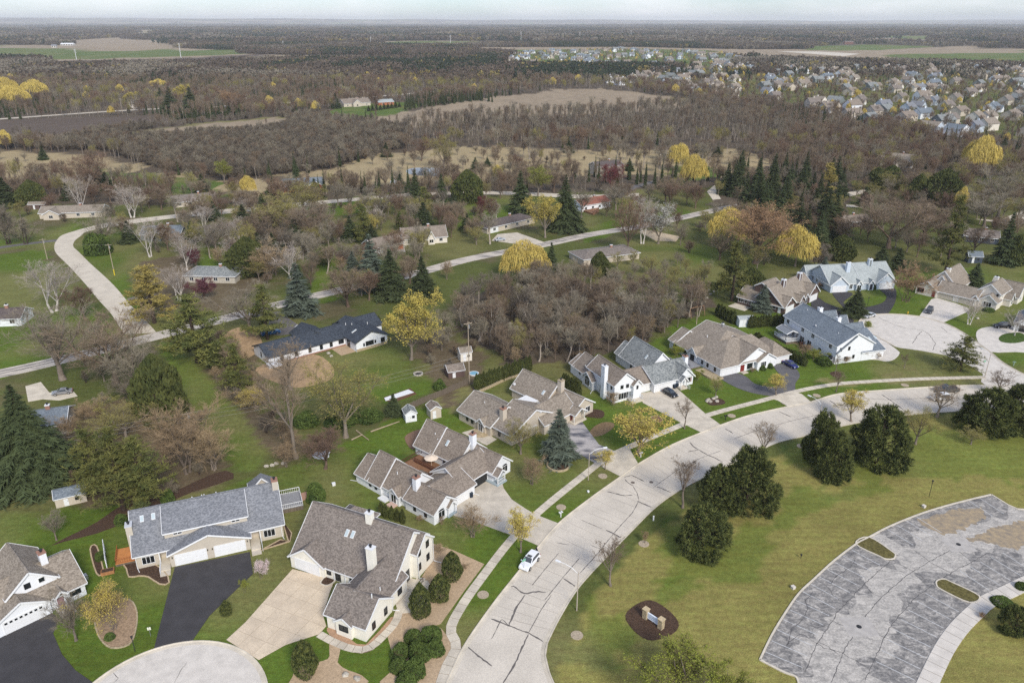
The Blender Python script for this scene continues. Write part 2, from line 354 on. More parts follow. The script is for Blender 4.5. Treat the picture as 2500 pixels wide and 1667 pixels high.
def ground_mat():
    m, n, l, b = _new('ground_cover'); b.inputs['Roughness'].default_value = .95; b.inputs['Specular IOR Level'].default_value = .08
    at = n.new('ShaderNodeAttribute'); at.attribute_name = 'cover'
    tc = n.new('ShaderNodeTexCoord')
    cur = at.outputs['Color']
    for sc, lo, hi, st in ((5.5, .58, 1.42, (1, 1, 1)), (1.1, .76, 1.24, (1, 1, 1)), (.35, .86, 1.14, (.35, 2.6, 1))):
        mp = n.new('ShaderNodeMapping'); mp.inputs['Scale'].default_value = st; l.new(tc.outputs['Object'], mp.inputs[0])
        no = n.new('ShaderNodeTexNoise'); no.inputs['Scale'].default_value = sc; no.inputs['Detail'].default_value = 6; no.inputs['Roughness'].default_value = .65; l.new(mp.outputs[0], no.inputs['Vector'])
        mr = n.new('ShaderNodeMapRange'); mr.inputs[1].default_value = .3; mr.inputs[2].default_value = .7; mr.inputs[3].default_value = lo; mr.inputs[4].default_value = hi
        hs = n.new('ShaderNodeHueSaturation'); l.new(no.outputs['Fac'], mr.inputs[0]); l.new(mr.outputs[0], hs.inputs['Value']); l.new(cur, hs.inputs['Color'])
        m2_ = n.new('ShaderNodeMapRange'); m2_.inputs[1].default_value = .3; m2_.inputs[2].default_value = .7; m2_.inputs[3].default_value = .485; m2_.inputs[4].default_value = .515
        l.new(no.outputs['Color'], m2_.inputs[0]); l.new(m2_.outputs[0], hs.inputs['Hue']); cur = hs.outputs[0]
    l.new(cur, b.inputs['Base Color'])
    no = n.new('ShaderNodeTexNoise'); no.inputs['Scale'].default_value = 5; l.new(tc.outputs['Object'], no.inputs['Vector'])
    bp = n.new('ShaderNodeBump'); bp.inputs['Strength'].default_value = .6; bp.inputs['Distance'].default_value = .12; l.new(no.outputs['Fac'], bp.inputs['Height']); l.new(bp.outputs[0], b.inputs['Normal'])
    return m
g_me = np_mesh('ground', np.stack([X, Y, Z], 1), FA, ground_mat())
ca = g_me.color_attributes.new('cover', 'FLOAT_COLOR', 'POINT')
ca.data.foreach_set('color', np.concatenate([C, np.ones((len(C), 1))], 1).astype(np.float32).ravel())
g_me.polygons.foreach_set('use_smooth', np.ones(len(FA), bool))
ground = mesh_obj('ground', g_me); tag(ground, 'rolling ground of spring lawns, dry marsh grass and farm fields', 'ground', kind='structure')

# ------------------------------------------------------------------ roads, walks, drives
def smooth(pts, n=6, closed=False):
    P = [np.array(p, float) for p in pts]; out = []
    m = len(P); rng_ = range(m if closed else m - 1)
    for i in rng_:
        p0 = P[(i - 1) % m] if (closed or i > 0) else P[0]; p1 = P[i]; p2 = P[(i + 1) % m]; p3 = P[(i + 2) % m] if (closed or i + 2 < m) else P[-1]
        for k in range(n):
            t = k / n
            out.append(tuple(.5 * ((2 * p1) + (-p0 + p2) * t + (2 * p0 - 5 * p1 + 4 * p2 - p3) * t * t + (-p0 + 3 * p1 - 3 * p2 + p3) * t ** 3)))
    if not closed: out.append(tuple(P[-1]))
    return out
def offset(pts, d):
    P = np.array(pts, float); T = np.gradient(P, axis=0); T /= np.linalg.norm(T, axis=1)[:, None] + 1e-9
    return [tuple(p) for p in (P + np.stack([-T[:, 1], T[:, 0]], 1) * d)]
def sheet(name, pts, z, m, kind='structure', label=None, cat=None, th=None, parent=None, group=None):
    b = MB(); b.prism([tuple(p) for p in pts], (z - th) if th else -.02, z)
    o = b.build(name, m, parent); tag(o, label, cat, group, kind); return o
def band(name, line, w, z, m, parent=None, zb=-.02, label=None, cat=None, kind='structure', w2=None):
    """flat strip of width w centred on a polyline, one mesh with sides"""
    n = len(line); a = offset(line, w / 2); c = offset(line, -w / 2); b = MB()
    vs = [(p[0], p[1], z) for p in a] + [(p[0], p[1], z) for p in c] + [(p[0], p[1], zb) for p in a] + [(p[0], p[1], zb) for p in c]
    fs = []
    for i in range(n - 1):
        fs += [(n + i, n + i + 1, i + 1, i), (i, i + 1, 2 * n + i + 1, 2 * n + i), (n + i + 1, n + i, 3 * n + i, 3 * n + i + 1)]
    fs += [(n, 0, 2 * n, 3 * n), (n - 1, 2 * n - 1, 4 * n - 1, 3 * n - 1)]
    b.add(vs, fs); o = b.build(name, m, parent)
    if parent is None: tag(o, label, cat, kind=kind)
    return o
def arc(line):
    P = np.array(line); return np.concatenate([[0], np.cumsum(np.linalg.norm(np.diff(P, axis=0), axis=1))])
def at_arc(line, s):
    P = np.array(line); a = arc(line); return np.interp(s, a, P[:, 0]), np.interp(s, a, P[:, 1])

ROADM = mat('street_concrete', srgb(209, 199, 183), rough=.9, spec=.15, var=.14, scale=.22, scale2=5, detail=9, bump=.08)
TAR = mat('crack_sealant', srgb(112, 106, 101), rough=.7, var=.25, scale=3)
ASPH = mat('grey_asphalt', srgb(112, 108, 106), rough=.95, var=.22, scale=.6, scale2=12, detail=8)
BLACKTOP = mat('dark_blacktop', srgb(72, 70, 71), rough=.9, var=.2, scale=.5, scale2=9, detail=8)
OLDROAD = mat('old_country_road', srgb(196, 186, 172), rough=.95, col2=srgb(130, 124, 120), scale=.35, scale2=6, detail=7, contrast=(.5, .68), stretch=(.4, 1.4, 1))
KERB_L = [(1062,1720),(1088,1667),(1131,1577),(1200,1477),(1267,1392),(1314,1333),(1363,1277),(1436,1219),(1513,1164),(1558,1132),(1637,1087),(1711,1056),(1760,1037),(1828,1014),(1924,992),(1978,981),(2048,961),(2148,953),(2247,946),(2340,941),(2400,940)]
KERB_R = [(1338,1569),(1365,1514),(1405,1447),(1444,1400),(1487,1355),(1546,1294),(1597,1243),(1645,1207),(1708,1172),(1837,1109),(1900,1081),(1962,1066),(2060,1040),(2164,1021),(2214,1014),(2327,1006),(2500,998),(2640,995)]
kl = smooth([G(*p) for p in KERB_L], 5); kr = smooth([G(*p) for p in KERB_R], 5)
road = sheet('street', kl + [G(2640, 938)] + kr[::-1] + [G(1333, 1600), G(1345, 1650), G(1375, 1720)], .05, ROADM, label='pale concrete residential street curving past the houses with sealed cracks', cat='street')
def kerb(name, line, side, label):
    b = MB(); n = len(line); prof = [(0, .02), (0, .17), (.18, .165), (.22, .085), (.75, .065), (.75, .02)]
    rows = [offset(line, side * d) for d, z in prof]; vs = []
    for (d, z), r in zip(prof, rows): vs += [(p[0], p[1], z) for p in r]
    fs = []
    for j in range(len(prof) - 1):
        for i in range(n - 1): fs.append((j * n + i, j * n + i + 1, (j + 1) * n + i + 1, (j + 1) * n + i))
    b.add(vs, fs); return tag(b.build(name, CONC, None), label, 'kerb', kind='structure')
kerb('kerb', kl, -1, 'concrete kerb and gutter along the house side of the street')
kerb('kerb', kr, 1, 'concrete kerb and gutter along the open lawn side of the street')
kerb('kerb', smooth([G(1338, 1569), G(1333, 1590), G(1336, 1620), G(1350, 1660), G(1380, 1720)], 4)[::-1], 1, 'concrete kerb bending round the side turning at the lawn corner')
# crack sealant and joints on the street, pixel lines from the photograph
SEAL = [[(1140,1577),(1180,1610),(1200,1625)],
 [(1200,1510),(1242,1527),(1290,1545),(1325,1565)],[(1290,1548),(1275,1580),(1262,1610),(1240,1650),(1228,1667)],[(1242,1527),(1262,1480),(1282,1452)],
 [(1246,1433),(1255,1430),(1268,1443),(1284,1450),(1300,1445),(1318,1444),(1332,1446)],[(1238,1442),(1247,1430)],
 [(1375,1412),(1393,1423),(1415,1438)],[(1479,1294),(1497,1302),(1516,1313)],[(1557,1223),(1578,1233),(1597,1241)],
 [(1483,1200),(1500,1204),(1522,1210),(1545,1208)],[(1513,1164),(1525,1165),(1542,1160),(1560,1168),(1572,1175)],[(1525,1170),(1535,1180),(1545,1186)],
 [(1604,1188),(1622,1195),(1640,1203)],[(1684,1080),(1693,1090),(1706,1098)],[(1706,1098),(1727,1111),(1745,1118),(1765,1128)],[(1680,1103),(1706,1098)],
 [(1770,1046),(1790,1058)],[(1815,1082),(1832,1093),(1846,1098)],[(1903,1005),(1918,1012),(1932,1018)],[(2026,978),(2036,985),(2046,994)],[(2152,963),(2172,976),(2200,996),(2218,1011)]]
THIN = [[(1415,1400),(1460,1350),(1500,1300),(1545,1250),(1560,1222)],[(1330,1465),(1372,1412),(1415,1362)],[(1298,1430),(1330,1390),(1364,1350)],[(1290,1545),(1320,1490),(1346,1452)],
 [(1595,1190),(1650,1150),(1706,1120),(1760,1100)],[(1545,1186),(1556,1205),(1560,1222)],[(1560,1133),(1640,1090),(1700,1066)],[(1790,1072),(1850,1050),(1930,1028),(2000,1012)],[(2046,994),(2120,985),(2190,990)],[(2070,970),(2170,976),(2300,970)],
 [(1275,1385),(1250,1420),(1225,1460)],[(1200,1560),(1225,1510),(1242,1527)],[(1440,1330),(1480,1345)],[(1390,1330),(1360,1325)],[(1420,1270),(1470,1290)]]
def wob(line, amp, step=.5):
    a = arc(line); n = max(2, int(a[-1] / step)); out = []
    for i in range(n + 1):
        x, y = at_arc(line, a[-1] * i / n); out.append((x + RNG.uniform(-amp, amp), y + RNG.uniform(-amp, amp)))
    return out
def ribbon(b, line, w, z):
    n = len(line); ws = [w * RNG.uniform(.55, 1.3) for _ in line]; ws[0] *= .5; ws[-1] *= .5
    P = np.array(line); T = np.gradient(P, axis=0); T /= np.linalg.norm(T, axis=1)[:, None] + 1e-9; N = np.stack([-T[:, 1], T[:, 0]], 1)
    vs = [tuple(p + N[i] * ws[i] / 2) + (z,) for i, p in enumerate(P)] + [tuple(p - N[i] * ws[i] / 2) + (z,) for i, p in enumerate(P)]
    b.add(vs, [(n + i, n + i + 1, i + 1, i) for i in range(n - 1)])
for L in SEAL:
    b = MB(); ribbon(b, wob([G(*p) for p in L], .06), .27, .056); b.build('sealed_crack', TAR, road)
for L in THIN:
    b = MB(); ribbon(b, wob([G(*p) for p in L], .03), .13, .055); b.build('joint_line', TAR, road)
for p in ((1545, 1178), (1590, 1177), (1912, 985)):
    c = G(*p); b = MB(); b.cyl((c[0], c[1], .03), (c[0], c[1], .06), .42, n=16); b.build('manhole_cover', mat('cast_iron', srgb(120, 108, 98), rough=.7, var=.3, scale=6), road)

JL = mat('slab_joint', srgb(160, 150, 138), rough=1, var=.2, scale=3)
for i in range(2, 74):
    t_ = i / 76; A_ = np.array(at_arc(kl, arc(kl)[-1] * t_)); j_ = np.argmin(np.hypot(np.array(kr)[:, 0] - A_[0], np.array(kr)[:, 1] - A_[1])); B_ = np.array(kr[j_])
    if j_ < 2 or np.hypot(*(B_ - A_)) > 16: continue
    u_ = (B_ - A_) / np.linalg.norm(B_ - A_); b = MB(); ribbon(b, [tuple(A_ + u_ * .9), tuple((A_ + B_) / 2), tuple(B_ - u_ * .9)], .07, .0535); b.build('slab_joint', JL, road)
def slabs(name, line, w, step, z, m, label):
    """walk made of separate slabs on a polyline"""
    root = band(name, line, w - .06, z - .03, mat('joint_dirt', srgb(120, 104, 84), rough=1, var=.3, scale=4), label=label, cat='sidewalk')
    L = arc(line)[-1]; n = int(L / step)
    for i in range(n):
        q = []
        for s, sg in ((i, 1), (i, -1), (i + 1, -1), (i + 1, 1)):
            ss = L * s / n + (.035 if s == i else -.035)
            x, y = at_arc(line, ss); x2, y2 = at_arc(line, min(ss + .2, L)); x1, y1 = at_arc(line, max(ss - .2, 0)); t = np.array([x2 - x1, y2 - y1]); t /= np.linalg.norm(t)
            q.append((x - t[1] * sg * w / 2, y + t[0] * sg * w / 2))
        b = MB(); b.prism(q, -.02, z + RNG.uniform(-.006, .006)); b.build('slab', m, root)
    return root
WALK = [(1070,1690),(1092,1625),(1115,1577),(1100,1535),(1130,1475),(1180,1405),(1245,1321),(1316,1249),(1420,1164),(1483,1117),(1554,1083),(1633,1050),(1726,1014),(1848,981),(1956,953),(2040,938),(2115,932),(2247,925),(2403,921)]
walk_line = smooth([G(*p) for p in WALK], 5)
slabs('sidewalk', walk_line, 1.55, 1.6, .09, CONC, 'narrow concrete sidewalk of square slabs following the street past the drives')

# side street with turning circle on the right
def c7(x, y): return G(1750 + x * .33156, 580 + y * .33156)
def c6(x, y): return G(1350 + x * .31894, 700 + y * .31894)
def c1(x, y): return G(x * .39348, 1050 + y * .39348)
def b2(x, y): return G(600 + x * .39348, 1050 + y * .39348)
def b3(x, y): return G(1200 + x * .39348, 1050 + y * .39348)
def b4(x, y): return G(1800 + x * .39348, 1050 + y * .39348)
def cL(x, y): return G(x * .3444, 540 + y * .3444)
def cM(x, y): return G(420 + x * .34432, 540 + y * .34432)
CUL = [c7(*p) for p in [(1300,800),(1200,745),(1110,695),(1055,650),(1045,615),(1100,580),(1250,562),(1490,580),(1670,628),(1800,690),(1910,765),(2020,845),(2110,920),(2262,1005),(2420,1060)]]
cul = smooth(CUL, 4)
culs = sheet('side_street', cul + [c7(*p) for p in [(2420, 1100), (1990, 1098), (1945, 1060), (1960, 1005), (1850, 935), (1680, 865), (1500, 832), (1350, 812)]], .046, CONC2, label='pale concrete side street ending in a wide turning circle among duplexes', cat='street')
kerb('kerb', cul, -1, 'concrete kerb round the wide turning circle on the far side street')
for L in ([(1190,590),(1300,640),(1400,670),(1510,680),(1560,710)],[(1440,780),(1480,720),(1510,690)],[(1560,710),(1610,780),(1590,830)],[(1650,660),(1700,700)]):
    b = MB(); ribbon(b, wob([c7(*p) for p in L], .12), .16, .056); b.build('joint_line', TAR, culs)
# turning circle bottom left
rim = [(580,1568),(720,1460),(960,1360),(1190,1308),(1420,1330),(1600,1430),(1660,1568)]
R3 = [np.array(c1(*p)) for p in rim]; A_ = np.array([[2 * p[0], 2 * p[1], 1] for p in R3]); B_ = np.array([p @ p for p in R3])
sx_, sy_, sc_ = np.linalg.lstsq(A_, B_, rcond=None)[0]; cr = math.sqrt(sc_ + sx_ ** 2 + sy_ ** 2)
circ = [(sx_ + cr * math.cos(t), sy_ + cr * math.sin(t)) for t in np.linspace(0, 2 * math.pi, 65)[:-1]]
lc = sheet('turning_circle', circ, .05, CONC2, label='pale round concrete turning circle in front of the dark drives', cat='street')
kerb('kerb', circ + circ[:1], 1, 'pale concrete kerb ring round the round turning circle')
for L in ([(700,1568),(740,1540),(700,1500)],[(1080,1568),(1120,1490),(1160,1440)]):
    b = MB(); ribbon(b, wob([c1(*p) for p in L], .1), .08, .056); b.build('joint_line', TAR, lc)

def drive(name, pts, m, label, z=.07, sm=0, cat='driveway'):
    P = smooth(pts, sm, closed=True) if sm else pts
    return sheet(name, P, z, m, label=label, cat=cat)
# country road network, left and middle
wl_ = [cL(*p) for p in [(880,800),(790,660),(700,560),(600,440),(480,310),(400,230),(385,180),(400,140),(440,100),(530,70),(600,50)]] + [G(262,544),G(327,535),G(417,525),G(506,515),G(619,505),G(684,500),G(749,493),G(838,486),G(957,475),G(1046,470),G(1150,468),G(1255,468),G(1378,474),G(1453,476),G(1560,472)]
wr_ = [cL(*p) for p in [(1110,790),(1030,700),(930,600),(830,480),(740,390),(640,300),(560,220),(520,180),(530,140),(580,100)]] + [G(212,566),G(268,554),G(369,540),G(461,529),G(550,522),G(684,509),G(749,502),G(838,494),G(957,483),G(1046,477),G(1150,475),G(1255,476),G(1378,483),G(1453,485),G(1560,480)]
LANEM = mat('pale_lane', srgb(208, 197, 178), rough=.95, var=.14, scale=.25, scale2=4, detail=7)
sheet('country_lane', smooth(wl_, 4) + smooth(wr_, 4)[::-1], .045, LANEM, label='pale winding country lane curving round the left hand lawns', cat='road')
CR = [(-80,931),(0,912),(70,897),(200,866),(310,838),(440,806),(560,775),(640,754),(760,725),(860,702),(1000,672),(1130,636),(1250,612),(1330,597),(1440,573),(1551,555),(1640,537),(1721,519),(1800,503),(1900,488)]
crl = smooth([G(*p) for p in CR], 5)
cr_o = band('country_road', crl, 6.2, .05, OLDROAD, label='patched pale straight country road running behind the thicket', cat='road')
for d in (-.2, 1.5):
    ln = offset(crl, d); i0 = 0
    for (a, c) in ((4, 22), (30, 52), (58, 70), (74, 92)):
        b = MB(); ribbon(b, wob(ln[a:c], .15, 2), .55, .057); b.build('tar_patch', ASPH, cr_o)
FR = [(-60,295),(0,291),(213,276),(345,268),(563,259),(808,244),(967,232),(1080,222)]
band('farm_road', smooth([G(*p) for p in FR], 5), 9, .05, LANEM, label='pale straight farm road beside the dark ploughed field', cat='road')
band('farm_lane', smooth([G(*p) for p in [(338,268),(322,256),(318,246),(330,236),(345,230),(322,222),(310,220)]], 4), 7, .045, LANEM, label='short pale lane bending up from the farm road', cat='road')
band('far_road', smooth([G(*p) for p in [(1950,112),(2120,118),(2260,122),(2420,112),(2560,108)]], 4), 22, .05, LANEM, label='pale road by the far brick blocks', cat='road')
band('yard_drive', smooth([cL(*p) for p in [(-60,195),(120,170),(300,148),(420,135)]], 4), 3.6, .04, ASPH, label='narrow grey asphalt drive joining the bend of the lane', cat='driveway')
for nm, pts, m, lb in (
 ('driveway', [cL(900,550),cL(1050,510),cL(1110,525),cL(930,590)], ASPH, 'short grey drive off the lane beside the olive pine'),
 ('driveway', [cL(180,1170),cL(290,1140),cL(350,1215),cL(520,1205),cL(550,1240),cL(420,1270),cL(300,1262),cL(200,1280)], CONC, 'pale concrete drive with a parked grey sedan'),
 ('driveway', [cM(570,670),cM(760,640),cM(800,670),cM(900,740),cM(870,800),cM(760,810),cM(640,800),cM(690,720)], ASPH, 'grey asphalt forecourt behind the white ranch house'),
 ('driveway', [G(728,505),G(772,498),G(775,488),G(768,470),G(745,470),G(752,488)], LANEM, 'pale drive to the red barn style house'),
 ('driveway', [G(1290,600),G(1330,592),G(1262,568),G(1215,572),G(1200,588),G(1232,592)], CONC, 'pale concrete drive of the long brown ranch with a parked car'),
 ('driveway', [G(960,612),G(990,616),G(985,590),G(955,590)], CONC, 'pale concrete pad of the brick gabled house'),
 ('driveway', [G(1575,560),G(1660,578),G(1650,590),G(1600,588),G(1560,566)], mat('dusty_gravel', srgb(196,178,150), rough=1, var=.2, scale=.8), 'dusty gravel pull in beside the country road'),
 ('driveway', [G(1415,500),G(1440,484),G(1475,486),G(1440,505)], CONC, 'pale drive by the red roofed deck house'),
 ('driveway', [G(1510,480),G(1540,455),G(1600,440),G(1600,446),G(1552,460),G(1525,482)], ASPH, 'narrow asphalt drive climbing toward the hidden stone house'),
 ('driveway', [G(1726,468),G(1745,452),G(1750,470),G(1760,486),G(1740,488)], LANEM, 'pale curved drive beside the dark spruces'),
 ('driveway', [G(2060,472),G(2150,455),G(2152,462),G(2075,480)], LANEM, 'pale lane behind the dark spruce clump'),
 ('driveway', [G(2065,500),G(2108,502),G(2106,507),G(2066,505)], LANEM, 'pale lane piece above the brown ranch'),
 ('driveway', [G(2380,535),G(2440,538),G(2500,512),G(2560,510),G(2560,525),G(2480,552)], LANEM, 'pale drive at the dark blue house'),
 ('far_lot', [G(1900,120),G(1990,126),G(2100,132),G(2060,138),G(1900,126)], LANEM, 'pale lot near the far brick blocks')):
    drive(nm, pts, m, lb)

# drives of the duplexes
mat('joint_dirt', (.2,.2,.2))

# ------------------------------------------------------------------ jointed slabs, drives, beds
def clip_cell(poly, cell):
    out = list(poly); n = len(cell)
    for i in range(n):
        a, c = cell[i], cell[(i + 1) % n]; inp = out; out = []
        if not inp: return []
        side = lambda p: (c[0] - a[0]) * (p[1] - a[1]) - (c[1] - a[1]) * (p[0] - a[0])
        for k in range(len(inp)):
            p, q = inp[k - 1], inp[k]; sp, sq = side(p), side(q)
            if sq >= 0:
                if sp < 0: t = sp / (sp - sq); out.append((p[0] + (q[0] - p[0]) * t, p[1] + (q[1] - p[1]) * t))
                out.append(q)
            elif sp >= 0: t = sp / (sp - sq); out.append((p[0] + (q[0] - p[0]) * t, p[1] + (q[1] - p[1]) * t))
    return out
def paving(name, pts, m, label, ang, step, z=.075, gap=.04, cat='driveway', piece='slab'):
    a_ = sum(pts[i - 1][0] * pts[i][1] - pts[i][0] * pts[i - 1][1] for i in range(len(pts)))
    if a_ < 0: pts = pts[::-1]
    root = sheet(name, pts, z - .03, MATS['joint_dirt'], label=label, cat=cat)
    ca_, sa_ = math.cos(ang), math.sin(ang); L = [(p[0] * ca_ + p[1] * sa_, -p[0] * sa_ + p[1] * ca_) for p in pts]
    x0, x1 = min(p[0] for p in L), max(p[0] for p in L); y0, y1 = min(p[1] for p in L), max(p[1] for p in L)
    for i in range(int((x1 - x0) / step) + 1):
        for j in range(int((y1 - y0) / step) + 1):
            a, b_ = x0 + i * step + gap / 2, y0 + j * step + gap / 2; e, f_ = a + step - gap, b_ + step - gap
            c = clip_cell(L, [(a, b_), (e, b_), (e, f_), (a, f_)])
            if len(c) < 3: continue
            ar = abs(sum(c[k - 1][0] * c[k][1] - c[k][0] * c[k - 1][1] for k in range(len(c)))) / 2
            if ar < .05: continue
            mb = MB(); mb.prism([(p[0] * ca_ - p[1] * sa_, p[0] * sa_ + p[1] * ca_) for p in c], -.01, z + RNG.uniform(-.004, .004)); mb.build(piece, m, root)
    return root
AC = math.radians(65)
SLABM = mat('jointed_concrete', srgb(214, 196, 170), rough=.9, var=.13, scale=.5, scale2=6, detail=8, objrand=.05)
paving('driveway', [b2(*p) for p in [(290,862),(465,905),(550,930),(520,1010),(480,1150),(500,1215),(455,1265),(250,1330),(80,1425),(0,1375),(-120,1300),(0,1190)]], SLABM, 'wide pale concrete drive of jointed slabs in front of the cream house', AC, 3.1)
drive('driveway', [c1(*p) for p in [(1060,945),(1085,850),(1550,755),(1570,890),(1480,975),(1300,1150),(1190,1310),(1080,1335),(955,1358),(1000,1180)]], BLACKTOP, 'dark blacktop drive in front of the grey roofed duplex')
drive('driveway', [c1(*p) for p in [(-150,1290),(0,1285),(320,1130),(365,1170),(330,1260),(385,1390),(470,1490),(580,1567),(560,1640),(-150,1750)]], BLACKTOP, 'dark blacktop drive of the white gabled house at the picture edge')
drive('driveway', [b2(*p) for p in [(1310,465),(1400,410),(1420,340),(1500,300),(1590,320),(1600,360),(1650,430),(1740,490)]] + [G(1308,1256), G(1362,1277), G(1315,1332), G(1276,1315)] + [b2(*p) for p in [(1590,630),(1400,560),(1290,530)]], CONC, 'broad pale concrete drive shared by the white duplex')
drive('driveway', [G(*p) for p in [(1340,1072),(1385,1025),(1418,1025),(1432,1045),(1462,1085),(1505,1103),(1470,1140),(1420,1112),(1380,1100)]], mat('worn_asphalt', srgb(176,170,166), rough=.95, col2=srgb(96,96,102), scale=.35, scale2=5, detail=8, contrast=(.45,.62), stretch=(.6,1.5,1)), 'worn whitish asphalt drive of the beige duplex')
drive('drive_apron', [G(*p) for p in [(1505,1103),(1535,1092),(1558,1132),(1515,1163),(1470,1140)]], CONC, 'pale concrete apron joining the worn drive to the street', z=.066)
drive('driveway', [c6(*p) for p in [(650,820),(760,800),(930,760),(985,810),(1170,975),(1285,1058),(1135,1115),(980,1040),(690,890)]], CONC, 'pale concrete drive of the white duplex with two roof colours')
drive('driveway', smooth([c6(*p) for p in [(1275,690),(1400,660),(1480,690),(1540,740),(1620,760),(1720,760),(1745,690),(1690,610),(1760,590),(1850,620),(1890,680),(1855,740),(1845,800),(1720,835),(1560,820),(1400,770)]], 3, closed=True), mat('grey_blacktop', srgb(104,102,103), rough=.95, var=.2, scale=.5, scale2=9, detail=8), 'grey blacktop horseshoe drive with a parked blue sedan')
drive('drive_apron', [c6(*p) for p in [(1650,850),(1720,838),(1845,805),(1905,822),(1975,882),(1800,918),(1720,870)]], CONC, 'pale concrete apron of the horseshoe drive', z=.066)
drive('driveway', [c7(*p) for p in [(690,455),(745,440),(800,480),(900,520),(960,560),(1010,610),(1000,640),(930,620),(800,600),(700,540)]], BLACKTOP, 'dark blacktop drive between the brown house and the blue roofed house')
drive('driveway', smooth([c7(*p) for p in [(850,400),(960,400),(1000,420),(930,480),(1010,510),(1110,510),(1220,480),(1250,430),(1200,380),(1310,375),(1320,450),(1290,520),(1245,565),(1150,555),(1000,560),(900,480)]], 3, closed=True), BLACKTOP, 'dark blacktop horseshoe drive of the pale blue duplex')
drive('driveway', [c7(*p) for p in [(1580,455),(1620,445),(1760,485),(1850,520),(1860,540),(1670,625),(1490,580)]], CONC2, 'pale concrete drive of the cream gabled duplex with a parked dark car')
drive('driveway', smooth([c7(*p) for p in [(1910,700),(1960,665),(2060,655),(2160,650),(2400,680),(2420,840),(2200,842),(2020,842),(1930,780)]], 3, closed=True), CONC2, 'pale concrete forecourt with a planted oval and a dark parked car')
drive('planted_oval', smooth([c7(*p) for p in [(2075,740),(2120,710),(2220,700),(2262,715),(2300,750),(2200,778),(2100,770)]], 3, closed=True), mat('oval_grass', (.07,.12,.02), var=.4, scale=2, rough=1), 'small grass oval set in the pale forecourt', z=.09, cat='lawn')
drive('driveway', smooth([c7(*p) for p in [(1200,700),(1240,760),(1330,830),(1345,855),(1310,895),(1250,912),(1180,900),(1100,890),(1120,820)]], 3, closed=True), CONC2, 'pale concrete drive beside the tall white blue roofed house', z=.066)
# parking lot, its kerb, walk and islands
def lot_mat(name, c0, c1_, c2):
    m, n, l, b = _new(name); b.inputs['Roughness'].default_value = .9; b.inputs['Specular IOR Level'].default_value = .2
    tc = n.new('ShaderNodeTexCoord'); mp = n.new('ShaderNodeMapping'); mp.inputs['Rotation'].default_value = (0, 0, math.radians(-28)); mp.inputs['Scale'].default_value = (.8, 1.3, 1); l.new(tc.outputs['Object'], mp.inputs[0])
    n1 = n.new('ShaderNodeTexNoise'); n1.inputs['Scale'].default_value = .8; n1.inputs['Detail'].default_value = 12; n1.inputs['Roughness'].default_value = .78; n1.inputs['Distortion'].default_value = .8; l.new(mp.outputs[0], n1.inputs['Vector'])
    r = n.new('ShaderNodeValToRGB'); e = r.color_ramp.elements
    e[0].position = .36; e[0].color = (*c0, 1); e[1].position = .66; e[1].color = (*c2, 1); x = e.new(.50); x.color = (*c1_, 1)
    l.new(n1.outputs['Fac'], r.inputs[0])
    n2 = n.new('ShaderNodeTexNoise'); n2.inputs['Scale'].default_value = 3.5; n2.inputs['Detail'].default_value = 6; l.new(tc.outputs['Object'], n2.inputs['Vector'])
    mr = n.new('ShaderNodeMapRange'); mr.inputs[1].default_value = .3; mr.inputs[2].default_value = .7; mr.inputs[3].default_value = .75; mr.inputs[4].default_value = 1.2; hs = n.new('ShaderNodeHueSaturation')
    l.new(n2.outputs['Fac'], mr.inputs[0]); l.new(mr.outputs[0], hs.inputs['Value']); l.new(r.outputs[0], hs.inputs['Color']); l.new(hs.outputs[0], b.inputs['Base Color'])
    return m
LOTM = lot_mat('worn_parking_asphalt', srgb(146, 142, 136), srgb(178, 172, 163), srgb(206, 199, 188)); STALLM = lot_mat('sealed_stall_asphalt', srgb(96, 95, 95), srgb(140, 136, 131), srgb(200, 193, 183))
lot_out = smooth([b4(*p) for p in [(140,1425),(215,1270),(300,1130),(385,1010),(480,920),(600,810),(735,708),(815,665),(950,595),(1150,515),(1350,455),(1575,400)]], 4)
lot_in = smooth([b4(*p) for p in [(1080,1640),(1110,1568),(1170,1440),(1240,1310),(1330,1190),(1440,1085),(1500,1035),(1640,970),(1779,905),(1900,860)]], 4)
lot = sheet('parking_lot', lot_out + [b4(*p) for p in [(1680,465),(1750,492),(1900,500)]] + lot_in[::-1] + [b4(*p) for p in [(400,1640),(385,1568),(370,1530),(285,1500)]], .03, LOTM, label='worn grey parking lot with whitish streaks and long cracks', cat='parking lot')
for ln_, sg_, w_ in ((lot_out[:29], -1, 6.5), (lot_out[30:], -1, 5.5), (lot_in, 1, 7)):
    La = arc(ln_)[-1]; n_ = int(La / .45); ln2 = [at_arc(ln_, La * i / (n_ - 1)) for i in range(n_)]; P_ = np.array(ln2); T_ = np.gradient(P_, axis=0); T_ /= np.linalg.norm(T_, axis=1)[:, None]; N_ = np.stack([-T_[:, 1], T_[:, 0]], 1) * sg_
    q_ = np.arange(n_) * .45; wb = w_ * (.45 + .5 * vnoise(q_ / 5, q_ * 0 + 3, 71) + .45 * vnoise(q_ / 1.3, q_ * 0 + 5, 72)); E1, E2 = P_ + N_ * .1, P_ + N_ * wb[:, None]
    b_ = MB(); b_.add([(*p, .0335) for p in E1] + [(*p, .0335) for p in E2], [((i, n_ + i, n_ + i + 1, i + 1) if sg_ < 0 else (i + 1, n_ + i + 1, n_ + i, i)) for i in range(n_ - 1)]); b_.build('sealed_strip', STALLM, lot)
EDGE = mat('pale_kerbstone', srgb(214, 204, 186), rough=.9, var=.15, scale=1.5)
b_ = MB()
band('lot_kerb', lot_out, .28, .16, EDGE, label='long pale kerb along the curved outer edge of the parking lot', cat='kerb')
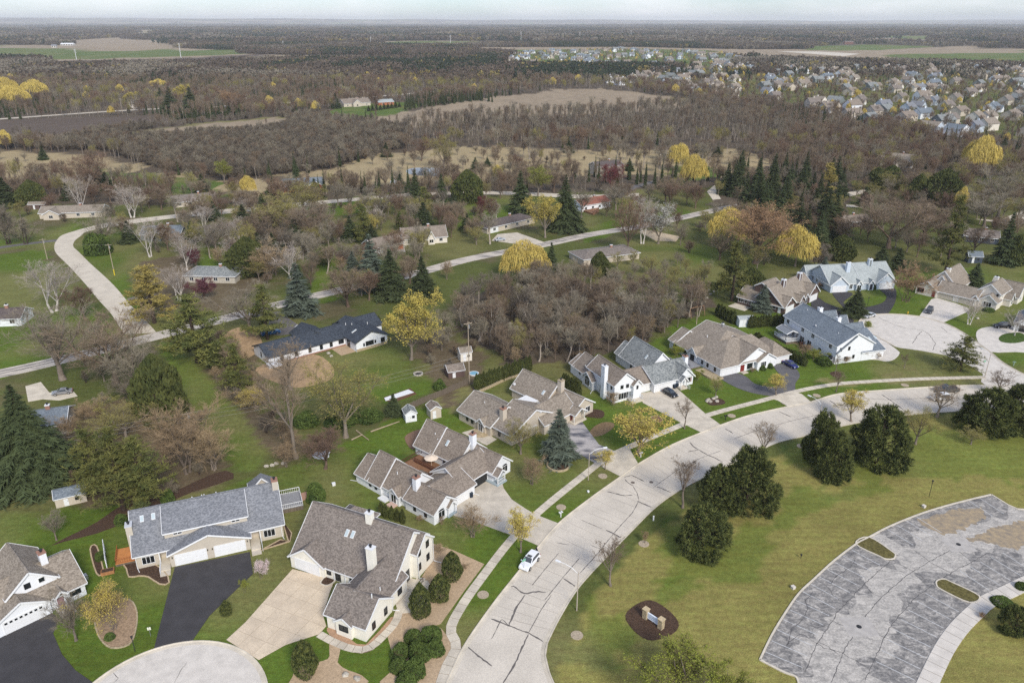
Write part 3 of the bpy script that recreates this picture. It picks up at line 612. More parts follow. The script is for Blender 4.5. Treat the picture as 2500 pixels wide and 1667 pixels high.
band('lot_kerb', [b4(1575,400), b4(1680,465), b4(1740,490), b4(1900,500)], .28, .16, EDGE, label='pale kerb at the far end of the parking lot', cat='kerb')
band('lot_kerb', smooth([b4(*p) for p in [(140,1425),(285,1500),(355,1525),(378,1560),(390,1640)]], 4), .28, .16, EDGE, label='pale kerb at the near corner of the parking lot', cat='kerb')
slabs('sidewalk', offset(lot_in, -1.25), 2.5, 1.9, .12, CONC2, 'broad pale walk curving along the inner edge of the parking lot')
ISL = mat('island_grass', srgb(112, 104, 62), rough=1, var=.5, scale=2.5, scale2=12)
for P, lb in (([(735,708),(815,665),(960,755),(980,780),(965,800),(920,800),(885,785)], 'kerbed grass island at the outer side of the parking lot'), ([(1440,1070),(1500,1030),(1330,945),(1280,925),(1240,935),(1235,960),(1265,990)], 'kerbed grass island at the inner side of the parking lot')):
    pts = smooth([b4(*p) for p in P], 4, closed=True); r_ = sheet('lot_island', pts, .12, ISL, label=lb, cat='island'); band('kerb_rim', pts + pts[:1], .22, .17, EDGE, parent=r_)
DIRTP = mat('broken_asphalt', srgb(176, 156, 124), rough=1, col2=srgb(134, 124, 112), scale=1.1, scale2=5, detail=10, contrast=(.3, .7), bump=.8)
for P in ([(1120,560),(1300,505),(1500,480),(1540,520),(1500,560),(1340,640),(1260,640),(1180,600)], [(1400,680),(1520,640),(1680,580),(1800,560),(1800,700),(1700,740),(1560,700)]):
    sheet('broken_patch', wob(smooth([b4(*p) for p in P], 4, closed=True), .45, .6)[:-2], .036, DIRTP, parent=lot, kind=None)
CRK = mat('open_crack', srgb(84, 82, 82), rough=1)
LC = [[(420,1500),(490,1330),(540,1260),(620,1130),(690,1060),(780,960),(880,870),(960,800)],[(580,1568),(660,1370),(730,1255),(780,1170),(900,1030),(1050,900),(1200,810),(1330,740)],[(790,1560),(900,1310),(960,1200),(1100,1040),(1200,970),(1370,860),(1560,760)],
 [(300,1330),(400,1260),(540,1350),(650,1380),(820,1480)],[(400,1190),(550,1250)],[(580,950),(620,900),(700,850),(730,810),(720,790)],[(480,920),(560,970),(600,1030),(650,1060),(720,1080)],[(400,1180),(440,1110),(420,1060),(470,1000)],[(800,970),(850,1020),(900,1035)],
 [(960,800),(1060,860),(1180,930)],[(1090,740),(1200,820),(1330,890)],[(1560,760),(1700,810),(1779,860)],[(1290,680),(1420,790)],[(560,1170),(700,1230),(800,1250),(930,1290),(1100,1340)],[(310,1340),(340,1230),(400,1180)],[(500,1310),(560,1340),(640,1400)]]
for L in LC:
    b = MB(); ribbon(b, wob([b4(*p) for p in L], .1), .09, .037); b.build('crack', CRK, lot)
STRIPE = mat('faded_white_paint', srgb(206, 206, 204), rough=.8, var=.3, scale=2)
def stalls(line, side, L, step, s0, s1):
    s = s0
    while s < s1:
        x, y = at_arc(line, s); x2, y2 = at_arc(line, s + .3); t = np.array([x2 - x, y2 - y]); t /= np.linalg.norm(t); nrm = np.array([-t[1], t[0]]) * side
        a = np.array([x, y]) + nrm * .3; c = a + nrm * L; b = MB(); w = t * .06
        b.add([tuple(a - w) + (.0365,), tuple(a + w) + (.0365,), tuple(c + w) + (.0365,), tuple(c - w) + (.0365,)], [(0, 1, 2, 3) if side < 0 else (3, 2, 1, 0)]); b.build('stall_line', STRIPE, lot); s += step
LO = arc(lot_out)[-1]; LI = arc(lot_in)[-1]
stalls(lot_out, -1, 5.2, 2.7, 2, LO * .50); stalls(lot_out, -1, 5.2, 2.7, LO * .62, LO * .76); stalls(lot_out, -1, 5.2, 2.7, LO * .92, LO - .5)
stalls(lot_in, 1, 5.2, 2.7, 3, LI * .52); stalls(lot_in, 1, 5.2, 2.7, LI * .70, LI)
for p in ((755, 1218), (1372, 708)):
    c = b4(*p); b = MB(); b.box(c[0] - 2.3, c[0] + 2.3, c[1] - 2, c[1] + 2, .0, .038); pad = b.build('drain_pad', mat('drain_concrete', srgb(186,180,172), var=.2, scale=1), lot); b = MB(); b.cyl((c[0], c[1], .02), (c[0], c[1], .05), .4, n=14); b.build('drain_grate', DARK, pad)
# beds
def bed(name, pts, m, label, z=.06, rim=None, sm=3, cat='flower bed'):
    P = smooth(pts, sm, closed=True) if sm else pts
    o = sheet(name, P, z, m, label=label, cat=cat, kind='structure')
    if rim: band('edging', P + P[:1], .22, z + .09, rim, parent=o)
    return o
RIM = mat('bed_edging', srgb(196, 174, 142), rough=.95, var=.3, scale=4)
bed('mulch_bed', [b3(*p) for p in [(830,1150),(900,1080),(990,1055),(1090,1110),(1160,1190),(1140,1250),(1060,1290),(970,1300),(880,1240)]], MULCH, 'oval brown mulch bed round the stone entrance sign', cat='mulch bed')
bed('mulch_bed', [c1(*p) for p in [(735,780),(830,770),(1005,860),(1050,945),(990,955),(920,910),(860,905),(800,910),(785,860)]], MULCH, 'brown mulch bed at the left corner of the grey roofed duplex', rim=RIM, sm=2)
bed('mulch_bed', [c1(*p) for p in [(1620,745),(1740,680),(1790,690),(1750,560),(1810,640),(1800,690)]], MULCH, 'brown mulch bed at the right corner of the grey roofed duplex', rim=RIM, sm=0)
bed('gravel_bed', [b2(*p) for p in [(1155,700),(1290,745),(1480,830),(1360,990),(1210,1200),(1180,1210),(1215,1230),(1330,1380),(1160,1600),(1000,1620),(860,1600),(830,1560),(930,1470),(880,1280),(920,1180),(1000,1100),(1080,930),(1140,830)]], GRAVEL, 'tan gravel garden between the cream house and the sidewalk', sm=0, z=.035)
bed('gravel_bed', [b2(*p) for p in [(505,1225),(560,1235),(640,1290),(745,1330),(900,1160),(915,1190),(830,1320),(740,1350),(620,1320),(520,1270)]], mat('pink_gravel', srgb(188,152,122), rough=1, var=.35, scale=8, scale2=2), 'pinkish gravel strip round the front room of the cream house', sm=2, z=.06)
bed('gravel_bed', [b2(*p) for p in [(520,1310),(590,1345),(570,1440),(640,1490),(720,1520),(740,1590),(300,1600),(290,1530),(330,1470),(480,1430),(520,1400)]], GRAVEL, 'tan gravel island with a small spruce near the turning circle', sm=2, z=.05)
gp = smooth([b2(*p) for p in [(455,1265),(560,1320),(660,1355),(760,1355),(860,1270),(930,1190),(960,1110),(1040,1020),(1100,940)]], 4)
slabs('garden_path', gp, 1.25, 1.3, .1, CONC, 'pale garden path winding round the front of the cream house')
paving('patio', [b2(*p) for p in [(985,990),(1060,920),(1130,935),(1160,1000),(1110,1060),(1040,1130),(950,1140),(930,1080)]], CONC, 'small pale patio beside the gable of the cream house', AC, 1.8, z=.085, cat='patio')
bed('mulch_bed', [b2(*p) for p in [(465,945),(500,905),(545,915),(550,940),(510,965),(475,960)]], MULCH, 'tiny kerbed mulch bed at the garage of the cream house', rim=EDGE, z=.1)
bed('mulch_bed', [c1(*p) for p in [(600,1130),(660,1060),(800,1050),(850,1130),(840,1250),(800,1330),(690,1350),(620,1290),(590,1200)]], mat('pale_mulch', srgb(172,146,118), rough=1, var=.4, scale=3, scale2=14), 'oval pale mulch bed under the gold bush', rim=STONE, cat='mulch bed')
bed('mulch_bed', [c1(*p) for p in [(560,740),(600,720),(640,860),(640,890),(600,890)]], MULCH, 'narrow planting strip with a white trellis fence', rim=RIM)
bed('soil_patch', [cM(*p) for p in [(600,1040),(790,980),(1000,945),(1100,990),(1150,1060),(1110,1130),(900,1180),(760,1150),(640,1100)]], SOIL, 'bare tan soil patch in front of the white ranch house', cat='soil')
bed('soil_patch', [cM(*p) for p in [(1155,225),(1200,205),(1290,215),(1290,250),(1210,278),(1165,255)]], MULCH, 'dark round dug garden patch on the back lawn', cat='soil')
bed('soil_patch', [cM(*p) for p in [(320,890),(420,770),(560,760),(640,860),(560,960),(420,960)]], SOIL, 'reddish bare earth beside the white ranch house', cat='soil')
bed('garden_plot', [cM(*p) for p in [(1500,1250),(1690,1185),(1735,1225),(1560,1290),(1510,1270)]], mat('garden_soil', srgb(110,80,62), rough=1, var=.3, scale=3), 'dug garden plot with a strip of white sheet', sm=0, cat='garden')
bed('mulch_bed', [c6(*p) for p in [(230,985),(290,940),(370,945),(395,975),(370,1005),(300,1000)]], MULCH, 'dark round mulch bed at the corner of the beige duplex')
bed('mulch_bed', [c6(*p) for p in [(280,1110),(330,1060),(400,1035),(465,1045),(460,1080),(390,1130),(330,1145),(290,1140)]], mat('bare_dry_patch', srgb(150,124,92), rough=1, var=.35, scale=2, scale2=9), 'bare brown patch on the lawn beside the worn drive', z=.03, cat='soil')
bed('mulch_bed', [c6(*p) for p in [(750,1000),(800,990),(835,1015),(830,1035),(790,1030)]], mat('red_mulch', srgb(128,92,84), rough=1, var=.3, scale=4), 'small half round red bed behind the yellow tree', rim=RIM)
bed('mulch_bed', [c6(*p) for p in [(1165,865),(1210,850),(1290,860),(1320,890),(1270,905),(1200,905)]], MULCH, 'rock edged bed under the young bare tree', cat='mulch bed')
paving('patio', [G(1100+p[0]*.16156, 890+p[1]*.16156) for p in [(170,1030),(400,960),(700,1130),(540,1225)]], CONC, 'pale concrete patio beside the beige duplex', math.radians(141), 2.2, cat='patio')
bed('mulch_bed', [b2(*p) for p in [(985,45),(1060,0),(1110,10),(1040,120)]], mat('dug_bed', srgb(140,112,92), rough=1, var=.3, scale=3), 'bare dug strip behind the white duplex', cat='soil')
bed('mulch_bed', [c1(*p) for p in [(320,715),(420,660),(600,570),(800,440),(1030,400),(1250,300),(1400,250),(1450,300),(1200,380),(1000,470),(780,570),(600,640),(400,690)]], MULCH, 'long brown leaf bed at the foot of the olive pines', sm=2, z=.025, cat='mulch bed')
bed('mulch_bed', [c7(*p) for p in [(830,1000),(880,985),(920,1010),(880,1030)]], MULCH, 'small mulch ring with a young tree near the white blue roofed house')
bed('brick_patio', [b2(*p) for p in [(310,400),(400,375),(420,400),(350,440),(310,435)]], mat('pink_brick_paving', srgb(190,150,128), rough=.95, var=.3, scale=4), 'pinkish brick patio behind the grey roofed duplex', sm=0, cat='patio')
TP = [(1443,1468,'b2'),]
RINGS = [(b2(1472,1020),'second tree ring from the parked white car'),(b3(432,478),'tree ring with mailboxes by the white duplex drive'),(b3(945,705),'tree ring round a sapling on the open lawn'),(b3(530,1272),'tree ring on the lawn near the side turning'),(c6(1368,988),'tree ring on the verge past the young bare tree'),(c7(735,1163),'tree ring on the verge beyond the horseshoe apron'),(c7(1385,1087),'tree ring on the long verge near the side street'),(b3(690,285),'tree ring with a small yellow tree'),(c6(1900,1220),'tree ring beside the dark pines across the street')]
RINGM = mat('pale_ring', srgb(186,170,146), rough=1, var=.35, scale=5, scale2=20)
for c, lb in RINGS:
    bed('tree_ring', [(c[0] + .95 * math.cos(t), c[1] + .95 * math.sin(t)) for t in np.linspace(0, 6.283, 15)[:-1]], RINGM, 'round pale ' + lb, z=.07, sm=0, cat='tree ring')

# ------------------------------------------------------------------ houses
ROOF = dict(
 tan=shingle('tan_shingles', srgb(122, 112, 100), srgb(156, 145, 131)), brown=shingle('brown_shingles', srgb(118, 107, 96), srgb(148, 136, 123)),
 cedar=shingle('taupe_shingles', srgb(108, 100, 93), srgb(140, 130, 121)), grey=shingle('grey_shingles', srgb(108, 110, 114), srgb(138, 139, 142)),
 mottled=shingle('mottled_grey_shingles', srgb(104, 108, 108), srgb(152, 154, 150)), slate=shingle('slate_blue_shingles', srgb(98, 106, 114), srgb(126, 134, 140)),
 pale=shingle('pale_green_shingles', srgb(148, 154, 152), srgb(172, 177, 174)), black=shingle('black_shingles', srgb(52, 57, 64), srgb(76, 82, 90)),
 red=shingle('red_shingles', srgb(128, 82, 68), srgb(150, 100, 84)), dark=shingle('dark_brown_shingles', srgb(82, 74, 72), srgb(108, 98, 94)))
WALL = dict(
 white=siding('white_siding', (.84, .85, .86)), cream=siding('cream_siding', srgb(240, 235, 221)), beige=siding('beige_siding', srgb(200, 188, 170)),
 khaki=siding('khaki_siding', srgb(196, 186, 170)), brown=siding('brown_siding', srgb(100, 82, 76)), blue=siding('pale_blue_siding', srgb(196, 206, 216)),
 navy=siding('navy_siding', srgb(66, 74, 86)), red=siding('red_siding', srgb(140, 62, 52)), ivory=siding('ivory_siding', srgb(228, 220, 206)),
 brick=mat('orange_brick', srgb(176, 112, 82), var=.25, scale=5, rough=.9), graygreen=siding('grey_green_siding', srgb(120, 126, 124)), stone=mat('house_stone', srgb(196, 188, 172), var=.3, scale=3))
BRICKC = mat('brick_cap', srgb(168, 128, 110), var=.3, scale=6, rough=.95)
DECKW = mat('brown_deck_boards', srgb(150, 112, 84), var=.3, scale=3, stretch=(4, .4, 1))
DECKR = mat('dark_red_rail', srgb(96, 58, 46), var=.2, scale=3)
HB = []
class House:
    def __init__(s, name, label, cat, o, ang, wall, roof, trim=None, frame=None):
        s.root = empty(name, (o[0], o[1], 0), math.radians(ang), label, cat)
        s.o = np.array(o, float); a = math.radians(ang); s.ex = np.array([math.cos(a), math.sin(a)]); s.ey = np.array([-s.ex[1], s.ex[0]])
        s.wall = WALL[wall]; s.roof = ROOF[roof]; s.trim = trim or WHITE; s.frame = frame or WHITE; s.k = 0; s.roofs = []
    def loc(s, u, v, z=0.0):
        p = np.array(G(u, v, z)) - s.o; return float(p @ s.ex), float(p @ s.ey)
    def blk(s, x0, x1, y0, y1, h, zr, axis='x', h2=None, rp=.5, ov=.4, og=.35, hip=(0, 0), roof=None, wall=None, z0=-.1, nowall=False, th=.16):
        s.k += 1; e = .004 * s.k
        if x0 > x1: x0, x1 = x1, x0
        if y0 > y1: y0, y1 = y1, y0
        HB.append((s.o, s.ex, s.ey, x0, x1, y0, y1)); x0 += e; x1 -= e; y0 += e; y1 -= e; h2 = h if h2 is None else h2; zr += e
        if axis == 'x': L0, L1, a, b = x0, x1, y0, y1; P = lambda l, t, z: (l, t, z)
        else: L0, L1, a, b = y0, y1, x0, x1; P = lambda l, t, z: (t, l, z)
        r = a + (b - a) * rp; sa, sb = (zr - h) / (r - a), (zr - h2) / (b - r)
        if not nowall:
            m = MB()
            if hip[0] or hip[1]:
                zz = min(h, h2); g0, g1 = hip[0] == 0, hip[1] == 0
                sec = [P(L0, a, z0), P(L0, b, z0), P(L0, b, h2), P(L0, a, h)]; m.extr(sec, Vector(P(L1, 0, 0)) - Vector(P(L0, 0, 0)))
                for gf, l, d in ((g0, L0, 1), (g1, L1, -1)):
                    if gf: m.extr([P(l, a, h), P(l, b, h2), P(l, r, zr)], Vector(P(d * .3, 0, 0)))
            else:
                sec = [P(L0, a, z0), P(L0, b, z0), P(L0, b, h2), P(L0, r, zr), P(L0, a, h)]; m.extr(sec, Vector(P(L1, 0, 0)) - Vector(P(L0, 0, 0)))
            m.build('wall', wall or s.wall, s.root)
        E0, E1 = L0 - (ov if hip[0] else og), L1 + (ov if hip[1] else og); R0, R1 = (L0 + hip[0]) if hip[0] else E0, (L1 - hip[1]) if hip[1] else E1
        za, zb = h - ov * sa, h2 - ov * sb; a_, b_ = a - ov, b + ov
        m = MB(); up = Vector((0, 0, th)); lift = .02
        ztop = zr + lift
        m.extr([P(E0, a_, za + lift), P(E1, a_, za + lift), P(R1, r, ztop), P(R0, r, ztop)], up)
        m.extr([P(E1, b_, zb + lift), P(E0, b_, zb + lift), P(R0, r, ztop), P(R1, r, ztop)], up)
        if hip[0]: m.extr([P(E0, b_, zb + lift), P(E0, a_, za + lift), P(R0, r, ztop)], up)
        if hip[1]: m.extr([P(E1, a_, za + lift), P(E1, b_, zb + lift), P(R1, r, ztop)], up)
        ro = m.build('roof', roof or s.roof, s.root); s.roofs.append(ro)
        f = MB(); q = .5 * th
        f.bar(P(E0, a_ - .03, za + q), P(E1, a_ - .03, za + q), .07, th + .06); f.bar(P(E0, b_ + .03, zb + q), P(E1, b_ + .03, zb + q), .07, th + .06)
        for hp, l, d in ((hip[0], E0, -.03), (hip[1], E1, .03)):
            if hp: f.bar(P(l + d, a_, za + q), P(l + d, b_, zb + q), .07, th + .06)
            else:
                f.bar(P(l + d, a_, za + q + .01), P(l + d, r, zr + q + .01), .07, th + .12); f.bar(P(l + d, b_, zb + q + .01), P(l + d, r, zr + q + .01), .07, th + .12)
        f.build('fascia', s.trim, ro)
        if not any(hip): # ridge cap
            f = MB(); f.bar(P(E0 + .05, r, zr + lift + th), P(E1 - .05, r, zr + lift + th), .34, .07); f.build('ridge_cap', roof or s.roof, ro)
        return ro
    def F(s, face):    # point on a wall face: (plane p, along c, z, outward d)
        if face[0] == 'x': g = 1 if face[1] == '+' else -1; return lambda p, c, z, d: (p + g * d, c, z)
        g = 1 if face[1] == '+' else -1; return lambda p, c, z, d: (c, p + g * d, z)
    def _fbox(s, m, f, p, c0, c1, z0, z1, d0, d1):
        a, b = f(p, c0, z0, d0), f(p, c1, z1, d1); m.box(a[0], b[0], a[1], b[1], z0, z1)
    def win(s, face, p, c, z, w=1.1, h=1.3, n=1, arch=0, frame=None, fw=.07):
        f = s.F(face); m = MB(); d = .09
        s._fbox(m, f, p, c - w / 2 - fw, c - w / 2, z - h / 2 - fw, z + h / 2 + fw, -.05, d); s._fbox(m, f, p, c + w / 2, c + w / 2 + fw, z - h / 2 - fw, z + h / 2 + fw, -.05, d)
        s._fbox(m, f, p, c - w / 2, c + w / 2, z - h / 2 - fw, z - h / 2, -.05, d + .02); s._fbox(m, f, p, c - w / 2, c + w / 2, z + h / 2, z + h / 2 + fw, -.05, d)
        for i in range(1, n): x = c - w / 2 + w * i / n; s._fbox(m, f, p, x - .035, x + .035, z - h / 2, z + h / 2, -.05, d - .01)
        o = m.build('window', frame or s.frame, s.root)
        for i in range(n):
            g = MB(); a, b = c - w / 2 + w * i / n + (.036 if i else .001), c - w / 2 + w * (i + 1) / n - (.036 if i < n - 1 else .001); s._fbox(g, f, p, a, b, z - h / 2 + .001, z + h / 2 - .001, -.04, .04); g.build('pane', GLASS, o)
        if arch:
            g = MB(); zz = z + h / 2 + fw; pts = [(w / 2 * math.cos(t), w / 2 * arch * math.sin(t)) for t in np.linspace(0, math.pi, 9)]
            P_ = [f(p, c + q[0], zz + q[1] + .03, .05) for q in pts]; n_ = Vector(f(p, 0, 0, .1)) - Vector(f(p, 0, 0, .05)); g.extr(P_, n_ * -1.6); g.build('arch_pane', GLASS, o)
        return o
    def door(s, face, p, c, w=.95, h=2.05, m=None, z=.15):
        f = s.F(face); b = MB(); s._fbox(b, f, p, c - w / 2, c + w / 2, z, z + h, -.04, .05); o = b.build('door', m or WHITE, s.root)
        b = MB(); s._fbox(b, f, p, c + w / 2 - .16, c + w / 2 - .08, z + .95, z + 1.1, .051, .1); b.build('handle', DARK, o); return o
    def garage(s, face, p, c, w=4.9, h=2.15, m=None, lights=False, z=.05):
        f = s.F(face); b = MB(); s._fbox(b, f, p, c - w / 2 - .12, c - w / 2, z, z + h + .12, -.04, .07); s._fbox(b, f, p, c + w / 2, c + w / 2 + .12, z, z + h + .12, -.04, .07); s._fbox(b, f, p, c - w / 2, c + w / 2, z + h, z + h + .12, -.04, .07)
        o = b.build('garage_door', s.trim, s.root)
        for i in range(4):
            q = MB(); s._fbox(q, f, p, c - w / 2 + .01, c + w / 2 - .01, z + h * i / 4 + .012, z + h * (i + 1) / 4 - .012, -.03, .035); pn = q.build('panel', m or WHITE, o)
            if lights and i == 3:
                for j in range(8): q = MB(); x = c - w / 2 + w * (j + .5) / 8; s._fbox(q, f, p, x - .2, x + .2, z + h * .79, z + h * .95, .0, .042); q.build('pane', GLASS, o)
        return o
    def gable_vent(s, face, p, c, z):
        f = s.F(face); b = MB(); s._fbox(b, f, p, c - .25, c + .25, z - .3, z + .3, -.03, .06); b.build('gable_vent', WHITE, s.root)
    def chimney(s, x, y, z0, z1, w=.9, d=1.1, m=None, cap=None):
        b = MB(); b.box(x - w / 2, x + w / 2, y - d / 2, y + d / 2, z0, z1); o = b.build('chimney', m or s.wall, s.root)
        b = MB(); b.box(x - w / 2 - .07, x + w / 2 + .07, y - d / 2 - .07, y + d / 2 + .07, z1 - .12, z1 + .06); b.build('cap', cap or WHITE, o)
        b = MB(); b.cyl((x, y, z1), (x, y, z1 + .42), .17, n=10); b.cyl((x, y, z1 + .42), (x, y, z1 + .5), .27, n=10); b.build('flue', DARK, o); return o
    def onslope(s, u, v, z0, k, axis, t0):       # pixel -> local point on plane z = z0 + k*(t - t0)
        lo, hi = 0.0, 12.0
        for _ in range(40):
            z = (lo + hi) / 2; x, y = s.loc(u, v, z); t = x if axis == 'x' else y
            if z0 + k * (t - t0) > z: lo = z
            else: hi = z
        return x, y, z
    def skylight(s, x, y, z, k, axis='y', w=.6, l=1.15, m=None):
        b = MB(); n = Vector((0, -k, 1)) if axis == 'y' else Vector((-k, 0, 1)); n.normalize(); t = Vector((0, 1, k)) if axis == 'y' else Vector((1, 0, k)); t.normalize(); sd = n.cross(t)
        c = Vector((x, y, z)); cs = [c + sd * (i * w / 2) + t * (j * l / 2) for i, j in ((-1, -1), (1, -1), (1, 1), (-1, 1))]
        o = None; b.extr([p for p in cs], n * .2); o = b.build('skylight', WHITE, s.root)
        b = MB(); b.extr([c + (p - c) * .84 + n * .19 for p in cs], n * .03); b.build('pane', m or mat('skylight_glass', (.45, .52, .53), rough=.15, spec=.5), o)
    def vent(s, x, y, z, h=.45):
        b = MB(); b.cyl((x, y, z - .2), (x, y, z + h), .09, n=8); b.build('vent_pipe', WHITE, s.root)
    def dish(s, x, y, z):
        b = MB(); b.cyl((x, y, z), (x, y, z + .4), .03, n=5); b.cyl((x, y - .02, z + .42), (x + .06, y - .1, z + .47), .1, .32, n=12); b.build('satellite_dish', mat('dish_grey', (.6, .6, .6), rough=.4), s.root)
    def spout(s, x, y, z, dx=0, dy=0):
        b = MB(); b.bar((x, y, z), (x, y, .25), .09); b.bar((x, y, .25), (x + dx, y + dy, .12), .09); b.build('downspout', WHITE, s.root)
    def posts(s, pts, h, r=.08, m=None, name='porch_post'):
        for x, y in pts: b = MB(); b.box(x - r, x + r, y - r, y + r, 0, h); b.build(name, m or WHITE, s.root)
    def slab(s, name, x0, x1, y0, y1, z, m=None):
        b = MB(); b.box(x0, x1, y0, y1, -.05, z); return b.build(name, m or CONC, s.root)
    def rail(s, pts, z=.2, h=.95, m=None, name='railing', step=.35):
        b = MB()
        for i in range(len(pts) - 1):
            p, q = np.array(pts[i], float), np.array(pts[i + 1], float); L = np.linalg.norm(q - p)
            b.bar((*p, z + h), (*q, z + h), .08); b.bar((*p, z + .15), (*q, z + .15), .06)
            for j in range(int(L / step) + 1): c = p + (q - p) * min(1, j * step / L); b.bar((*c, z), (*c, z + h), .045)
        b.build(name, m or WHITE, s.root)
    def deck(s, x0, x1, y0, y1, z, m=None, n=None):
        b = MB(); b.box(x0 + .03, x1 - .03, y0 + .03, y1 - .03, 0, z - .06); o = b.build('deck', MATS['weathered_timber'], s.root)
        n = n or int(abs(y1 - y0) / .3)
        for i in range(n):
            q = MB(); a = y0 + (y1 - y0) * i / n; c = y0 + (y1 - y0) * (i + 1) / n; q.box(x0, x1, a + .012, c - .012, z - .06, z + RNG.uniform(0, .006)); q.build('plank', m or DECKW, o)
        return o
    def bush(s, x, y, r, m, hz=None, seed=0): pass
def px_(c, x, y):
    a = dict(c1=(0,1050,.39348), c2=(700,1180,.26792), c3=(280,1150,.19558), c4=(860,1010,.18493), c5=(1100,890,.16156), f6=(1380,820,.14456), g6=(1620,760,.14456), h6=(1890,730,.1233), i6=(1780,620,.17857), k6=(2220,620,.15309), m6=(610,750,.14881), a6=(0,1320,.16586))[c]
    return a[0] + x * a[2], a[1] + y * a[2]

# --- grey roofed duplex
h = House('duplex_house', 'khaki duplex with a plain grey roof, long shed dormer and paired garage doors', 'house', (-63.1, 102.63), 21.88, 'khaki', 'grey')
h.blk(0, 24, 1.5, 12.8, 2.9 + .72 * 1.5, 7.5, 'x', h2=2.9, rp=(6.3 - 1.5) / 11.3, ov=1.9)
for a_, b__ in ((0, 3.65), (19.9, 24)):
    m_ = MB(); m_.box(a_ + .06, b__, .02, 2.5, -.1, 2.9); m_.build('wall', h.wall, h.root)
m_ = MB(); m_.box(3.6, 20, 1.7, 6, -.1, 3.3); m_.build('wall', h.wall, h.root)
h.blk(4.9, 18.3, 1.3, 7.6, 5.15, 7.38, 'x', h2=5.2, rp=.79, ov=.35, og=.25, z0=3.0)
h.blk(5.35, 18.2, -1.55, 5, 2.55, 4.85, 'y', ov=.35)
h.garage('y-', -1.55, 8.6, 4.9); h.garage('y-', -1.55, 14.9, 4.9)
for x in (5.75, 11.35, 12.1, 17.8):
    m_ = MB(); m_.box(x - .07, x + .07, -1.72, -1.55, 1.75, 2.05); m_.build('wall_lamp', DARK, h.root)
h.win('y-', 0, 1.95, 1.45, 1.85, 1.35, 3); h.win('y-', 0, 21.6, 1.45, 1.85, 1.35, 3)
h.win('y-', 1.3, 7.0, 4.75, 1.3, .62, 2); h.win('y-', 1.3, 16.4, 4.75, 1.3, .62, 2)
h.door('y-', 1.7, 4.45); h.door('y-', 1.7, 19.2)
for x in (4.45, 19.05): h.slab('porch_step', x - .8, x + .8, -2.3, 1.7, .3); h.slab('front_step', x - .8, x + .8, -3.6, -2.3, .14)
h.chimney(-.35, 3.5, 0, 6.9, 1.0, 1.5, cap=mat('grey_cap', (.55, .56, .58))); h.chimney(23.8, 5.6, 2, 8.6, 1.0, 1.3, cap=BRICKC)
for u_ in ((340, 595), (483, 565)):
    x, y, z = h.onslope(*px_('c3', *u_), 2.9 + .2, .72, 'y', 0); h.skylight(x, y, z, .72)
for x in (9.8, 11.4, 11.8, 13.8): h.vent(x, 6.9, 7.2)
h.spout(.1, -.1, 2.8, .3, -1.0); h.spout(23.7, -.1, 2.8, .2, -.9); h.spout(24.3, 8, 2.8, 1.8, -.3)
h.posts([(3.72, -.15), (20.05, -.15)], 2.8)
h.rail([(3.7, -3.2), (3.7, -.2)], .15, .9); h.rail([(20.1, -3.2), (20.1, -.2)], .15, .9)
h.deck(24.2, 28.4, 7.0, 12.2, .9, mat('grey_deck', srgb(150, 150, 152), var=.2, scale=3)); h.rail([(24.3, 12.1), (28.3, 12.1), (28.3, 7.1), (24.3, 7.1)], .9, .95)
h.deck(-3.4, -.2, 2.0, 6.4, .5, mat('orange_deck', srgb(206, 140, 84), var=.2, scale=3)); h.rail([(-.5, 2.1), (-3.3, 2.1), (-3.3, 6.3)], .5, .9, mat('orange_rail', srgb(170, 104, 62)))
h.blk(19.5, 24, 12.5, 15.5, 2.9, 5.2, 'y', hip=(0, 1.4))
# --- cream house
h = House('cream_house', 'large cream house with a broad sloping brown grey roof and several gables', 'house', (-21.56, 86.72), 65.05, 'cream', 'cedar')
h.blk(-.3, 6.7, 0, 7, 2.7, 5.35, 'y', ov=.3); h.blk(-.85, 1.5, 2.15, 4.95, 2.55, 3.5, 'x', ov=.25, og=.2)
h.blk(8.75, 19.9, 1.35, 21, 2.4, 8.55, 'y', h2=5.2, rp=.607, ov=.35)
h.blk(14.8, 19.85, .3, 5, 5.05, 7.25, 'y', ov=.25, og=.3)
h.blk(3.3, 11.8, .4, 7.7, 2.75, 5.3, 'x', og=.2, ov=.25)
h.blk(8.4, 13.4, 14.3, 21.3, 2.35, 4.75, 'x', ov=.3)
h.blk(19.7, 24.2, 14.5, 20.5, 2.6, 4.8, 'x', hip=(0, 2.4))
h.garage('x-', 8.4, 17.8, 4.9)
h.win('x-', -.85, 3.5, 1.65, 1.5, .95, 2, frame=DARK); h.win('y-', 0, 1.8, 1.4, .7, 1.2, 1, frame=DARK); h.win('y-', 0, 5.0, 1.5, .7, 1.2, 1, frame=DARK)
for x, z in ((18.2, 4.8), (15.6, 4.75), (18.2, 2.1), (15.5, 2.0)): h.win('y-', .3, x, z, .75, 1.15, 1, frame=DARK)
h.win('y-', .4, 9.6, 1.7, 1.0, 1.3, 1, frame=DARK); h.door('y-', 1.35, 13.1, 1.8, 2.3, GLASS)
h.win('x-', 8.75, 13.6, 1.5, .75, 1.2, 1, frame=DARK); h.door('x-', 8.75, 11.8, 1.1, 2.05, DARK); h.win('x-', 8.75, 8.7, 1.5, 1.6, 1.2, 2)
h.chimney(9.15, 5.0, 3.5, 8.9, 1.0, 1.25); h.chimney(15.3, 9.4, 7.5, 10.2, 1.0, 1.1)
for u_ in ((552, 452), (605, 465)):
    x, y, z = h.onslope(*px_('c2', *u_), 2.6, .908, 'x', 8.75); h.skylight(x, y, z, .908, 'x', .6, 1.25)
